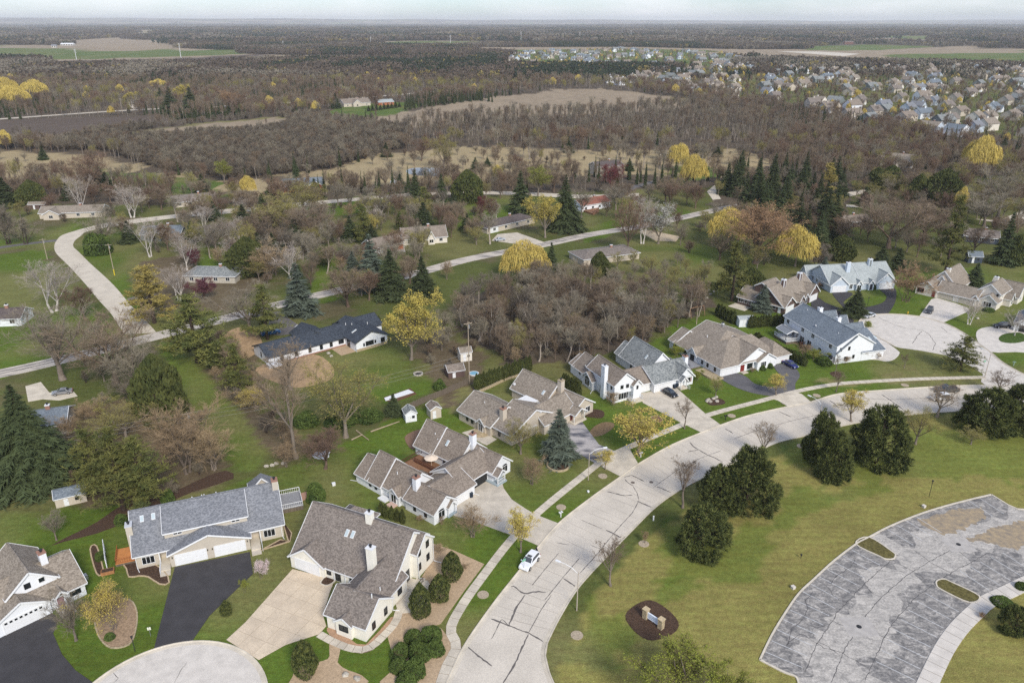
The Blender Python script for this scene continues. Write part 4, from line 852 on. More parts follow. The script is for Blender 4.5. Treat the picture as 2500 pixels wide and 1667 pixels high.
h.spout(19.7, .1, 5, .2, -2.0); h.spout(14.9, .1, 4.9, .3, -1.0); h.spout(6.75, -.1, 2.7, .5, -.9); h.vent(6.2, 1.6, 4.1); h.vent(3.0, .8, 5.2, .9)
h.posts([(8.6, 10.2), (8.6, 12.4)], 2.4); h.rail([(14.6, -.9), (12.6, -.9)], .1, .9, DARK); h.slab('patio_step', 12, 14.4, -.9, 1.3, .2)
h.win('x-', 8.4, 17.8, 3.4, .01, .01)if False else None
h.gable_vent('y-', .3, 17.3, 6.2)
# --- white duplex with a courtyard deck
h = House('duplex_house', 'white duplex with brown roofs in stepped gables round a brown railed deck', 'house', (-14.21, 114.77), 139.98, 'white', 'brown')
h.blk(0, 7.7, -6, 0, 2.5, 4.75, 'x'); h.blk(7.7, 14.7, -8.2, -.45, 2.35, 5.85, 'x'); h.blk(14.7, 18.7, -8.1, 0, 2.3, 6.5, 'x'); h.blk(18.5, 21.9, -7.0, .02, 2.25, 4.85, 'x')
h.blk(9.2, 12, -3, .3, 2.3, 3.5, 'y', ov=.25)
h.blk(1.05, 9.2, -12, -4.2, 2.4, 4.2, 'y'); h.blk(2.35, 10.2, -19, -9.6, 2.6, 5.0, 'y')
h.blk(1.0, 9, -22.8, -17.2, 2.6, 4.85, 'x'); h.blk(8.6, 15.9, -23.4, -15.2, 2.4, 6.1, 'x'); h.blk(15.7, 20.9, -23.2, -15.0, 2.3, 6.45, 'x')
h.blk(-.4, 2.4, -5.4, -3.3, 2.15, 3.05, 'x', nowall=True, ov=.2); h.posts([(-.3, -5.2), (-.3, -3.4)], 2.2); h.slab('porch_floor', -.5, 1, -5.5, -3.2, .3, mat('porch_grey', srgb(160, 172, 176)))
h.blk(-.6, 2.4, -19.4, -16.9, 2.2, 3.2, 'x', nowall=True, ov=.2); h.posts([(-.5, -17.1), (-.5, -19.2)], 2.2); h.slab('porch_floor', -.8, 2.3, -19.6, -16.7, .35, MATS['porch_grey'])
h.rail([(-.6, -17), (-.6, -19.3)], .35, .9)
h.garage('x-', 1.05, -8.8, 4.6); dk = h.garage('x-', 2.35, -14.9, 4.4, m=mat('open_garage_shade', (.03, .03, .03)))  # second garage stands open: near-black panels paint the shade inside
h.door('x-', 1.0, -17.9); h.door('x-', 1.9, -5.9)
h.win('x-', 0, -1.9, 1.45, 1.5, 1.35, 2, arch=.45); h.win('x-', 1.0, -21.0, 1.5, 1.4, 1.35, 2, arch=.45)
for x in (2.2, 5.1, 16.1, 17.8): h.win('y+', 0, x, 1.5, .55, 1.15, 1, frame=DARK)
h.win('y+', .3, 10.6, 1.3, 1.3, 1.7, 2); h.slab('back_steps', 9.7, 11.4, .3, 1.6, .3, mat('pink_steps', srgb(206, 176, 160)))
for x in (9.6, 12.2, 19.4): h.win('y+', -15.1, x, 1.5, .7, 1.2, 1, frame=DARK)
h.chimney(6.6, -2.1, 2.5, 6.6, 1.0, 1.2, cap=BRICKC); h.chimney(8.2, -19.4, 4, 7.7, 1.0, 1.2, cap=BRICKC)
h.deck(10.6, 19.6, -14.9, -8.3, .35); h.rail([(19.5, -8.4), (19.5, -14.8)], .35, 1.0, DECKR); h.rail([(10.8, -12.2), (18.4, -12.2)], .35, 1.1, DECKR, step=.16)
m_ = MB(); m_.cyl((14.6, -13.6, .3), (14.6, -13.6, 2.2), .04, n=6); m_.cyl((14.6, -13.6, 2.15), (14.6, -13.6, 2.6), 1.5, .05, n=8); m_.build('parasol', mat('parasol_cloth', srgb(226, 208, 186)), h.root)
m_ = MB(); m_.box(12.3, 14.6, -10.6, -9.8, .3, .85); m_.build('deck_bench', TIMBER, h.root)
x, y, z = h.onslope(*px_('c4', 1348, 540), 2.5, -.92, 'y', -15.2); h.skylight(13.3, -17.2, 4.45, -.92, 'y', .55, 1.3)
h.vent(17.2, -17.5, 4.9); h.vent(12.5, -2.6, 4.6); h.vent(16, -17, 4.2)
h.slab('egress_well', 12.2, 14.4, -.2, 1.2, .25, WHITE); h.spout(22, 0, 2.2, 1.4, .5); h.spout(1, -11.9, 2.3, -1, -.3)
# --- beige duplex
h = House('duplex_house', 'beige duplex with taupe roof and white canopy in the gap between wings', 'house', (-12.24, 154.72), -46.5, 'beige', 'tan')
h.blk(0, 10.8, 0, 10.4, 2.55, 5.55, 'x'); h.blk(10.2, 16.9, .7, 15.2, 2.6, 6.1, 'x'); h.blk(10.9, 18.5, 9.2, 19.5, 2.6, 5.4, 'y')
h.blk(0, 11.2, 16.8, 25.2, 2.5, 6.0, 'x'); h.blk(10.8, 18.8, 18.4, 25.4, 2.6, 4.75, 'x'); h.blk(6.8, 9.4, -.4, 3, 2.4, 3.6, 'y', ov=.25)
h.win('y-', -.4, 8.1, 1.4, 1.2, 1.8, 2, arch=.4); h.win('y-', 0, 3.0, 1.6, .6, 1.2, frame=DARK); h.win('y-', 0, 4.7, 1.6, .6, 1.2, frame=DARK); h.win('y-', .7, 13, 1.5, .55, 1.2, frame=DARK)
h.garage('x+', 16.9, 6.0, 4.6, m=WALL['beige']); h.garage('x+', 18.5, 13, 4.6, m=WALL['beige']); h.win('x+', 18.8, 23.4, 1.5, 1.5, 1.3, 2)
h.win('y-', 16.8, 4.2, 1.6, .8, 1.4, frame=DARK); h.door('x+', 18.5, 18.2, m=mat('dark_red_door', srgb(110, 48, 44)))
h.blk(18.3, 20.2, 17.4, 21.2, 2.5, 3.6, 'x', nowall=True, ov=.2); h.posts([(19.9, 17.6), (19.9, 21)], 2.5); h.slab('porch_floor', 18.6, 20.3, 17.2, 21.4, .4, CONC); h.rail([(20, 17.6), (20, 21)], .4, .8, m=WALL['beige'])
h.chimney(11.9, 2.9, 2.5, 6.5, 1.1, 1.2, cap=BRICKC); h.chimney(12.2, 21.2, 4, 7.4, 1.2, 1.2, cap=STONE)
cn = [h.loc(*px_('c5', *p), 2.7) for p in ((1010, 525), (1140, 460), (1330, 545), (1190, 605))]
m_ = MB(); m_.prism(cn, 2.6, 2.75); m_.build('patio_canopy', WHITE, h.root); h.posts([(sum(c[0] for c in cn) / 4 + (c[0] - sum(d[0] for d in cn) / 4) * .9, sum(c[1] for c in cn) / 4 + (c[1] - sum(d[1] for d in cn) / 4) * .9) for c in cn], 2.6, name='canopy_post')
for i_ in range(3): m_ = MB(); m_.cyl((8.1, -.6, 0), (8.1, -.6, .15 * (3 - i_)), 1.2 + .45 * i_, n=18); m_.build('round_step', STONE, h.root)
x, y, z = h.onslope(*px_('c5', 1405, 425), 2.7, .83, 'y', 16.8); h.skylight(x, y, z, .83)
x, y, z = h.onslope(*px_('c5', 515, 580), 2.7, .57, 'y', 0); h.vent(x, y, z, .3); h.dish(.5, 17.3, 3.1)
h.slab('patio_pad', 2, 9, 11, 16, .05, CONC); h.dish(17.0, 9.5, 4.8)
# --- white and grey duplex
h = House('duplex_house', 'white duplex with one brown roofed half and one mottled grey half', 'house', (25.62, 164.15), 26.7, 'white', 'brown')
h.blk(-1.5, 4.7, -.7, 11.2, 4.8, 7.3, 'y'); h.blk(-1.9, 5.3, 11, 17.6, 2.7, 5.5, 'y'); h.blk(-1.8, 4.2, 17.4, 19.2, 2.7, 4.6, 'y')
h.blk(-2.7, 1, 7.3, 11.9, 2.5, 4.2, 'x', ov=.25); h.win('x-', -2.7, 9.6, 1.5, 2.0, 1.7, 3, arch=.7)
h.chimney(-2.1, 3.0, 0, 8.6, 1.0, 1.5, cap=WHITE)
h.blk(3.4, 5.7, -1.6, 3, 4.1, 5.3, 'y', ov=.3); h.win('y-', -1.6, 4.5, 3.4, .4, .8, frame=DARK); h.door('y-', -.7, 2.9, m=mat('grey_door', (.2, .22, .23)))
h.slab('porch_step', 2.2, 5.5, -3.0, -.7, .5); h.rail([(2.3, -.8), (2.3, -2.9), (3.2, -2.9)], .5, .9); h.rail([(5.4, -1.7), (5.4, -2.9)], .5, .9)
h.blk(4.6, 10.5, .9, 9.2, 2.5, 4.9, 'x'); h.garage('y-', .9, 8.1, 4.2)
h.blk(10.4, 22.2, -.5, 9.2, 2.5, 5.1, 'x', hip=(0, 0), roof=ROOF['mottled']); h.garage('y-', -.5, 13.5, 4.7)
h.blk(17.6, 22.4, -.8, 6, 2.5, 4.8, 'y', roof=ROOF['mottled']); h.blk(12.5, 21.4, 5.5, 17.5, 2.75, 7.1, 'y', roof=ROOF['mottled']); h.blk(12.6, 18.5, 17.3, 19.6, 2.75, 5.3, 'y', roof=ROOF['mottled'])
h.blk(17.4, 19.4, -2.2, 2, 2.3, 3.3, 'y', roof=ROOF['mottled'], nowall=True, ov=.2); h.posts([(17.5, -2.1), (19.3, -2.1)], 2.4); h.door('y-', -.8, 18.3); h.slab('porch_step', 17.3, 19.6, -2.4, -.8, .35); h.rail([(19.4, -2.3), (19.4, -3.4)], .2, .8)
h.win('y-', -.8, 21, 1.5, .9, 1.3, 1)
for x_ in (20.35, 21.65): m_ = MB(); m_.box(x_ - .14, x_ + .14, -.89, -.8, .85, 2.15); m_.build('shutter', mat('red_shutter', srgb(130, 60, 56)), h.root)
h.win('y-', -.7, .6, 3.9, .7, .8, frame=DARK); h.win('y-', -.7, 2.2, 3.9, .7, .8, frame=DARK); h.win('y-', -.7, 1.2, 1.5, 2.9, 1.6, 4); h.win('x-', -1.5, .6, 3.7, .5, .9, frame=DARK); h.win('x-', -1.5, .6, 1.3, .5, 1.5, frame=DARK); h.win('x-', -1.5, 5.2, 1.4, .4, 1.6, frame=DARK); h.win('x-', -1.9, 14.5, 1.9, .6, .8, frame=DARK)
h.win('x-', 12.5, 12.3, 1.5, .55, 1.1, frame=DARK); h.win('x-', 12.5, 10.6, 1.5, .55, 1.1, frame=DARK)
h.chimney(22.9, 3.6, 0, 6.0, 1.0, 1.3, cap=BRICKC); h.skylight(14.8, 9.0, 5.05, .97, 'x', .55, 1.2); h.dish(-1.0, 13.4, 3.6); h.spout(-2.6, 7.2, 2.4, -1.4, -1.2); h.spout(10.4, -.6, 2.4, 0, -.6)
# --- broad tan roof
h = House('white_house', 'broad low white house with one big tan hipped roof and three front gables', 'house', (53.9, 177.47), 26.41, 'white', 'tan')
h.blk(0, 20, 0, 13.5, 2.5, 6.2, 'x', rp=.55, hip=(8.5, 3.5)); h.blk(0, 22, 6, 19.2, 2.5, 7.0, 'y', hip=(5, 0)); h.blk(.2, 9, 19, 21.6, 2.5, 5.2, 'y')
h.blk(6.1, 17.8, -.02, 9, 2.45, 5.9, 'y', ov=.3); h.blk(11.6, 18.1, -1.1, 5, 2.3, 4.2, 'y', ov=.3); h.blk(17.2, 23.5, -.45, 9.5, 2.4, 5.1, 'y', hip=(3.2, 3.2))
h.blk(-.3, 4, 9.2, 12.8, 2.3, 4.1, 'x', ov=.25); h.garage('y-', 0, 2.9, 4.8); h.garage('y-', -.45, 20.8, 4.8)
h.door('y-', -.02, 7.4, 1.3, 2.1, mat('red_door', srgb(120, 44, 40))); h.win('y-', -.02, 9.9, 1.35, 1.7, 1.6, 1, frame=DARK); h.win('y-', -1.1, 13.6, 1.4, 1.7, 1.4, 3); h.door('y-', -1.1, 16.7, 1.6, 2.0)
for y in (2.1, 5.0, 7.2): h.win('x-', 0, y, 1.5, .6, 1.2, frame=DARK)
for y in (14.4, 16.8, 19.0): h.win('x-', 0, y, 1.6, 1.1, 1.2, frame=DARK)
h.door('x-', -.3, 11, 1.6, 2.1, DARK); h.slab('stone_terrace', -3.2, .1, -.4, 6, .25, STONE); h.deck(-4.2, -.4, 7, 13, .4, mat('grey_deck', (.3, .3, .3))); h.rail([(-4.1, 7.1), (-4.1, 12.9)], .4, .9, DARK)  # black side door is a painted sheet of shade for the entry recess
h.slab('front_step', 6.6, 8.4, -1.4, 0, .2); h.vent(6, 13, 5.4); h.chimney(12.5, 14.5, 6, 7.6, .5, .5, m=STEEL); h.spout(11.5, -1, 2.2, -.1, -.9)
# --- tall white, slate roof
h = House('white_house', 'tall two storey white house with slate blue roof and paired dark windows', 'house', (86.72, 185.48), 15.69, 'white', 'slate')
h.blk(0, 11.6, 0, 23.7, 5.25, 8.35, 'y', h2=5.0); h.blk(8.3, 15.4, -.05, 9, 2.6, 5.6, 'x', rp=.9, og=.25); h.blk(6, 16.5, 9.2, 13.5, 3.4, 6.0, 'x'); h.blk(6, 15.5, 15, 19, 3.4, 6.2, 'x'); h.blk(6, 15, 19.2, 23.2, 3.4, 6.2, 'x')
m_ = MB(); m_.bar((5.6, -.28, 7.75), (-.35, -.28, 3.0), .55, .2); m_.build('pent_roof', h.roof, h.root)
for y, n, z in ((1.8, 3, 1.5), (6.5, 2, 1.5), (2.6, 2, 4.2), (10.2, 2, 4.2), (14.8, 2, 4.2), (21.8, 2, 4.2), (18.6, 2, 1.5)): h.win('x-', 0, y, z, .55 * n, 1.15, n, frame=WHITE)
for y in (11.2, 14.5): h.win('x-', 0, y, 1.25, 1.7, 2.1, 2)
h.win('y-', 0, 1.3, 4.1, .55, .9, frame=DARK); h.win('y-', 0, 3.9, 4.2, .55, .9, frame=DARK); h.win('y-', 0, 3.3, 1.4, 1.1, 1.1, 2); h.win('y-', 0, 5.7, 1.6, .55, .9, frame=DARK)
h.chimney(6.6, 9.2, 6.5, 9.4, 1.1, 1.1); h.chimney(6.6, 17.2, 6.5, 9.4, 1.1, 1.1); h.deck(-4.6, -.1, 15.2, 21.4, .8, mat('pale_deck', (.6, .6, .6))); h.rail([(-.3, 15.3), (-4.5, 15.3), (-4.5, 21.3), (-.3, 21.3)], .8, .9)
h.blk(-4.4, -.6, 16, 20.6, 2.9, 3.7, 'y', nowall=True, ov=.1, roof=mat('gazebo_grey', srgb(132, 136, 140), var=.1, scale=2)); h.posts([(-4.3, 16.1), (-.7, 16.1), (-4.3, 20.5), (-.7, 20.5)], 2.95, m=DARK, name='gazebo_post')
for u_ in ((1885, 785), (1995, 765)):
    x, y, z = h.onslope(*px_('h6', *u_), 2.75, .35, 'y', 0); h.skylight(x, y, z, .35)
h.rail([(-.3, 12.6), (-2.2, 12.6), (-2.2, 10)], .1, 1.4, DECKR, step=.14); h.rail([(-.4, .4), (-1.7, .4), (-1.7, 1.8)], .3, .9); h.slab('side_steps', -1.7, -.1, .4, 1.8, .35, WHITE)
h.vent(3, 4, 7, .35); h.vent(4.5, 20, 7.8, .35); h.dish(1.4, 11.6, 6.2)
# --- brown house
h = House('brown_house', 'dark brown house with white trimmed gables and tall panelled chimneys', 'house', (85.19, 222.83), 42.97, 'brown', 'tan')
h.blk(0, 22.2, .2, 11, 2.5, 7.4, 'x', rp=.53); h.blk(-1.5, 7.2, 8.9, 15.4, 2.5, 5.3, 'y', og=.3); h.blk(0, 6.7, -.3, 6, 2.5, 5.0, 'y'); h.blk(15.3, 22.3, -.35, 6, 2.7, 5.7, 'y')
h.blk(8.2, 11.4, -.9, 5, 2.5, 4.2, 'y', ov=.25); h.blk(12, 14.4, -.6, 5, 2.5, 3.9, 'y', ov=.25); h.blk(1.5, 9, 6.5, 11.5, 6.5, 7.9, 'x', ov=.2, z0=4)
h.garage('y-', -.3, 3.3, 4.8); h.garage('y-', -.35, 18.8, 4.8); h.win('y-', -.9, 9.8, 1.5, 2, 1.5, 3); h.win('y-', -.6, 13.2, 1.6, 1.4, 1.8, 2)
h.door('x-', 0, 1.4, m=WHITE); h.win('x-', 0, 3.2, 1.6, .8, 1.0); h.win('x-', -1.5, 10.4, 1.5, 1.6, 1.2, 2); h.win('x-', -1.5, 12.4, 1.5, .9, 1.2); h.win('x-', -1.5, 14.2, 1.5, 1.6, 1.2, 2)
for x in (7.4, 17.8):
    ch = h.chimney(x, 5.0, 4, 8.8, 1.3, 1.3, m=WHITE); m_ = MB(); m_.box(x - .42, x + .42, 4.31, 4.36, 4.5, 8.5); m_.box(x - .69, x - .64, 4.6, 5.4, 4.5, 8.5); m_.build('chimney_panel', WALL['brown'], ch)
h.gable_vent('y-', -.3, 3.3, 4.0); h.gable_vent('y-', -.35, 18.8, 4.6); h.slab('side_patio', -6, -1.6, 10, 16, .06, CONC)
# --- pale blue duplex
h = House('duplex_house', 'pale blue duplex with light green grey roof and two garage gables', 'house', (108.16, 244.5), 9.1, 'blue', 'pale')
h.blk(0, 12, .3, 14.6, 2.7, 7.15, 'x'); h.blk(11.8, 24, .2, 14.8, 2.7, 7.35, 'x'); h.blk(-.3, 6.1, -.9, 7, 2.7, 5.5, 'y'); h.blk(17, 23.9, -.3, 7, 2.7, 5.75, 'y'); h.blk(-2, 4, 12, 16, 2.7, 5.2, 'x')
h.blk(9.4, 11.4, -.6, 3, 2.3, 3.6, 'y', ov=.2); h.blk(13.9, 15.9, -.6, 3, 2.3, 3.6, 'y', ov=.2); h.garage('y-', -.9, 2.9, 4.8); h.garage('y-', -.3, 20.5, 4.8)
h.win('y-', .3, 7.9, 1.4, 1.0, 1.5, 2); h.win('y-', -.6, 10.4, 1.3, 1.4, 1.5, 2); h.door('y-', -.6, 14.9, m=mat('dark_door', (.03, .03, .04))); h.win('y-', .2, 16.3, 1.4, .5, 1.4)
for y in (3.5, 6.2, 8.4, 11): h.win('x-', 0, y, 1.6, .8, 1.2)
h.chimney(8.4, 4.6, 4, 8.7, 1.3, 1.1); ch = h.chimney(17.6, 6.4, 5, 9.0, 1.3, 1.1); m_ = MB(); m_.box(17.25, 17.95, 5.78, 5.84, 6, 8.7); m_.build('chimney_panel', mat('grey_panel', (.2, .22, .22)), ch)
h.gable_vent('y-', -.9, 2.9, 4.6); h.gable_vent('y-', -.3, 20.5, 4.8)
# --- cream gabled duplex, right
h = House('duplex_house', 'ivory duplex with tan roof, beige garage doors and a high gabled end', 'house', (141.88, 238.56), -48.1, 'ivory', 'tan')
h.blk(-.7, 11.4, 0, 8.6, 2.4, 4.8, 'x'); h.blk(-7, -.3, -.6, 8, 2.4, 4.9, 'y'); h.blk(-6.5, 3.2, 7, 19.5, 2.6, 7.4, 'y'); h.blk(-4.4, 1.2, 5.5, 9, 2.6, 6.0, 'y')
h.blk(10.3, 16.9, 3.9, 13.2, 4.6, 7.2, 'y'); h.blk(11.2, 19.8, 12.6, 18, 2.6, 6.4, 'x'); h.blk(12, 17.2, .9, 5, 2.5, 4.5, 'y', ov=.3); h.blk(9.8, 12.2, .4, 4, 2.3, 3.6, 'y', ov=.2); h.blk(16, 19, 8, 11, 2.4, 4.2, 'x', ov=.2)
bg = mat('beige_garage', srgb(196, 188, 170)); h.garage('y-', 0, 2.4, 4.8, m=bg); h.garage('y-', 0, 8.6, 4.6, m=bg)
h.win('y-', -.6, -5.4, 1.6, 2.0, 1.4, 3, frame=mat('red_shutter', (.2, .05, .05))); h.door('y-', -.6, -1.2, m=MATS['red_shutter']); h.win('y-', .9, 14.6, 1.5, 2.2, 1.4, 3); h.win('y-', 3.9, 11.4, 4.4, .8, .9); h.win('y-', 3.9, 16.0, 4.2, .7, .9); h.win('y-', .4, 10.9, 1.5, .9, 1.3)
for y in (6, 9, 12): h.win('x+', 16.9, y, 3.9, .55, 1.1)
h.win('x+', 19.8, 15, 1.5, .5, 1.1); h.win('x+', 19, 9.5, 1.3, 1.0, 1.4, arch=.4); h.chimney(-1.4, 9.5, 5, 7.9, 1.2, 1.0); h.chimney(13, 10, 6, 8.3, 1.2, 1.0)
# --- garage gable at the right edge
h = House('white_house', 'white gabled house cut by the picture edge with its garage open', 'house', G(2478, 808), -38, 'white', 'slate')
h.blk(-.5, 7, 0, 12, 2.5, 5.3, 'y'); h.garage('y-', 0, 2.9, 4.4, m=MATS['open_garage_shade'])  # no closed door here, black panels paint the dim garage interior
# --- white ranch, black roof
h = House('ranch_house', 'long white ranch house with a new black roof and a gabled wing', 'house', (-61.36, 187.24), 39.2, 'white', 'black', trim=mat('charcoal_trim', (.06, .065, .07)))
h.blk(-4.6, 20, 0, 10.2, 2.45, 4.55, 'x'); h.blk(18, 27.9, -6.5, 8.5, 2.8, 5.0, 'y'); h.blk(20, 31, 2, 11, 2.6, 4.7, 'x'); h.blk(7.5, 15, 4, 13, 2.4, 4.45, 'y')
for x in (3.2, 7.2, 10.6, 13.6): h.win('y-', 0, x, 1.45, .75, 1.35, frame=DARK)
h.win('y-', 0, 16.7, 1.5, 1.5, 1.2, frame=DARK); h.win('y-', -6.5, 22.2, 1.7, 2.4, 1.2, 3, frame=DARK); h.win('y-', -6.5, 20.4, 1.6, .35, .8, frame=DARK); h.win('y-', -6.5, 24, 1.7, .35, .8, frame=DARK); h.win('y-', -6.5, 26.4, 1.6, 1.1, 1.3, 2, frame=DARK)
h.door('x-', 18, -2, 1.8, 2.1, GLASS); h.door('y-', 0, -.9, 1.0, 2.1, DARK); h.win('x-', -4.6, 5, 1.7, .4, 1.2, frame=DARK); h.slab('garage_stub', -5.4, -1.6, -1.9, .1, 1.0, WALL['white']); h.skylight(20.3, -1.4, 4.05, .44, 'x', .4, 1.6)
h.slab('stone_base', -4.55, 18, -.25, -.02, .35, BRICKC); h.slab('wing_base', 18.02, 27.85, -6.6, -6.45, .75, STONE)
x_ = h.vent(20.5, 4, 4.4, .5); h.vent(21.6, 2.3, 4.6, .5); h.vent(26, 1.2, 4.2, .5); h.slab('patio_pad', 13.5, 18, -6, -.3, .07, MATS['tan_gravel'])
# --- white house bottom left
h = House('white_house', 'white house with tan roof and one wide garage door under a low gable', 'house', (-76.51, 87.34), 46.86, 'white', 'tan')
h.blk(0, 12.3, .5, 11.2, 2.4, 5.6, 'x'); h.blk(-.3, 7.1, 0, 8, 2.4, 4.4, 'y', ov=.3); h.blk(2.4, 9.3, 2.5, 12.4, 4.3, 7.1, 'y'); h.garage('y-', 0, 3.4, 5.4, lights=True)
h.win('y-', 2.5, 5.3, 4.9, .75, .8, frame=DARK); h.win('y-', 2.5, 7.3, 4.9, .8, .8); h.win('y-', .5, 10.8, 1.5, 1.5, 1.0, 2, frame=DARK); h.door('y-', .5, 8.6, m=mat('mauve_door', srgb(150, 120, 120))); h.blk(7.9, 9.6, -.1, 2, 2.4, 3.2, 'y', ov=.15, nowall=True)
h.chimney(8.8, 5.8, 5, 7.5, 1.0, 1.2, cap=BRICKC); h.slab('front_step', 7.6, 9.8, -2.4, .4, .15); h.slab('ac_unit', 12.9, 13.8, 4, 4.9, .9, MATS['galvanised_steel']); h.deck(7, 11, 11.4, 14.4, .5)

# --- plainer houses among the trees
def simple(name, label, pl, pr, depth, hgt, rise, wall, roof, hip=False, wins=4, gar=False, wing=None, chim=True, z2=None):
    a, b = np.array(G(*pl)), np.array(G(*pr)); d = b - a; L = float(np.linalg.norm(d)); ang = math.degrees(math.atan2(d[1], d[0]))
    h = House(name, label, 'house', a, ang, wall, roof)
    if hip: h.blk(0, L, 0, depth, hgt, hgt + rise, 'x', hip=(depth * .45, depth * .45))
    else: h.blk(0, L, 0, depth, hgt, hgt + rise, 'x')
    if wing: w0, w1, wy = wing; h.blk(w0 * L, w1 * L, -wy, depth * .6, hgt, hgt + rise * .85, 'y')
    for i in range(wins):
        x = L * (i + .6) / (wins + .2)
        if wing and w0 * L - .8 < x < w1 * L + .8: h.win('y-', -wing[2], (w0 + w1) / 2 * L, 1.5, 1.6, 1.2, 2); continue
        h.win('y-', 0, x, min(1.5, hgt - .8), 1.3, 1.1, 2)
    h.win('x-', 0, depth * .4, 1.5, 1.0, 1.1); h.win('x+', L, depth * .5, 1.5, 1.0, 1.1)
    if gar: h.garage('y-', 0 if not wing else -wing[2], gar, 4.4)
    if chim: h.chimney(L * .62, depth * .5, hgt + rise * .6, hgt + rise + 1.1, .9, .7, m=BRICKC)
    return h
simple('cottage_house', 'small white house with brown roof and stone chimney on the left lawn', (-60, 800), (54, 795), 8, 2.5, 1.9, 'white', 'dark', wins=3)
simple('ranch_house', 'grey roofed house half hidden by the huge spruce', (40, 1075), (165, 1058), 9, 2.5, 2.0, 'khaki', 'slate', wins=4)
simple('grey_house', 'dark grey house with bluish roof behind leaning white birches', (345, 588), (442, 586), 11, 2.6, 2.3, 'graygreen', 'slate', wing=(.2, .55, 2))
simple('dark_house', 'low house with charcoal roof beside the grey birch house', (506, 580), (572, 572), 9, 2.5, 1.6, 'khaki', 'dark', wins=3)
simple('ranch_house', 'rambling taupe roofed house behind the lane bend', (98, 535), (250, 530), 10, 2.6, 2.2, 'beige', 'tan', wing=(.1, .35, 3))
simple('red_house', 'dark red barn style house with grey gabled roof', (694, 470), (790, 464), 11, 3.0, 3.0, 'red', 'slate', wing=(.6, .98, 3))
simple('ranch_house', 'low house with pale grey hipped roof behind a purple tree', (452, 690), (575, 692), 11, 2.6, 1.7, 'stone', 'mottled', hip=True)
simple('brick_house', 'orange brick house with brown roof and a white framed porch', (985, 600), (1092, 592), 10, 2.7, 3.4, 'ivory', 'brown', wing=(.55, .7, 1.5))
simple('brick_garage', 'orange brick garage wing with brown roof and white door', (912, 622), (985, 608), 9, 2.6, 2.6, 'brick', 'brown', wins=1, gar=2.6, chim=False)
simple('ranch_house', 'long brown roofed ranch house with an attached garage', (1190, 572), (1305, 545), 10, 2.6, 1.7, 'beige', 'dark', hip=True, gar=4.0)
simple('deck_house', 'red roofed house with a broad timber deck', (1420, 518), (1490, 506), 9, 3.0, 2.0, 'white', 'red', wins=4)
simple('stone_house', 'tall pale stone house with dark roof behind the crimson maple', (1458, 430), (1520, 424), 10, 5.2, 2.2, 'stone', 'dark', wins=2)
simple('ranch_house', 'low wide house with grey brown roof behind the bare thicket', (1425, 650), (1560, 632), 12, 2.5, 1.5, 'beige', 'cedar', hip=True)
simple('ranch_house', 'brown brick ranch house beside the dark spruces', (2046, 558), (2125, 552), 9, 2.5, 1.9, 'brown', 'brown')
simple('navy_house', 'dark navy house with bright white windows under bare trees', (2352, 590), (2436, 598), 10, 2.6, 2.0, 'navy', 'cedar', wins=3)
simple('tan_house', 'tan roofed house hidden in bare trees beyond the marsh', (2148, 405), (2226, 412), 12, 4.5, 3.2, 'ivory', 'tan')
h = simple('farm_house', 'large brown roofed farmhouse with a square chimney by the far road', (840, 262), (905, 258), 16, 3.4, 4.2, 'beige', 'brown', wing=(.3, .6, 4))
simple('farm_shed', 'low brick outbuilding by the far farmhouse', (925, 258), (962, 256), 12, 3.2, 2.4, 'brick', 'pale', wins=2, chim=False)
simple('pale_house', 'pale house half hidden by grey trees above the lane', (425, 508), (530, 498), 10, 2.6, 2.4, 'beige', 'cedar')
simple('white_house', 'white gabled house glimpsed through the right hand wood', (2300, 330), (2345, 335), 12, 5.5, 3.4, 'white', 'slate', wins=3)
simple('blue_house', 'pale blue tall house glimpsed through the right hand wood', (2238, 320), (2285, 325), 12, 5.2, 3.2, 'blue', 'tan', wins=3)
# sheds
def shed(label, p, w, d, hgt, rise, ang, wall, roof, axis='x', wn=True):
    c = G(*p); h = House('garden_shed', label, 'shed', c, ang, wall, roof); h.blk(0, w, 0, d, hgt, hgt + rise, axis, ov=.15, og=.15, th=.08)
    if wn: h.win('y-', 0, w * .7, hgt * .6, .5, .45, frame=DARK)
    h.door('y-', 0, w * .35, .8, hgt - .5, z=.1); return h
shed('small white shed with grey roof and dark windows by the timber fence', b2(0,0) and (991, 1032), 2.6, 3.0, 2.1, .9, 20, 'white', 'mottled', 'y')
shed('small plain beige shed with brown roof by the timber fence', (1052, 1024), 2.6, 3.0, 2.4, .8, 25, 'beige', 'brown', 'y', False)
shed('beige garden shed with grey roof near the huge spruce', (138, 1241), 5.2, 3.0, 2.0, 1.1, 27, 'beige', 'slate')
shed('white shed with two dark windows in front of the tall hedge', (1804, 799), 4.4, 3, 2.5, .5, 5, 'white', 'pale')
shed('small white shed at the edge of the brown thicket', (1125, 884), 3.2, 3, 2.6, 1.0, 20, 'ivory', 'tan')
shed('pinkish garden shed with a striped front on the back lawn', (842, 578), 4.2, 4, 2.3, 1.3, 8, 'beige', 'tan')
shed('dark navy shed with white window behind the ivory duplex', (2362, 642), 5, 4, 2.6, 1.6, -10, 'navy', 'slate')
shed('brown roofed low shed beside the junk pile', (1095, 925), 4.4, 4, 1.9, 1.1, 20, 'brown', 'brown', 'x', False)
shed('small tan roofed shed at the left wood edge', (70, 512), 8, 4, 2.4, 1.0, 4, 'brown', 'tan')

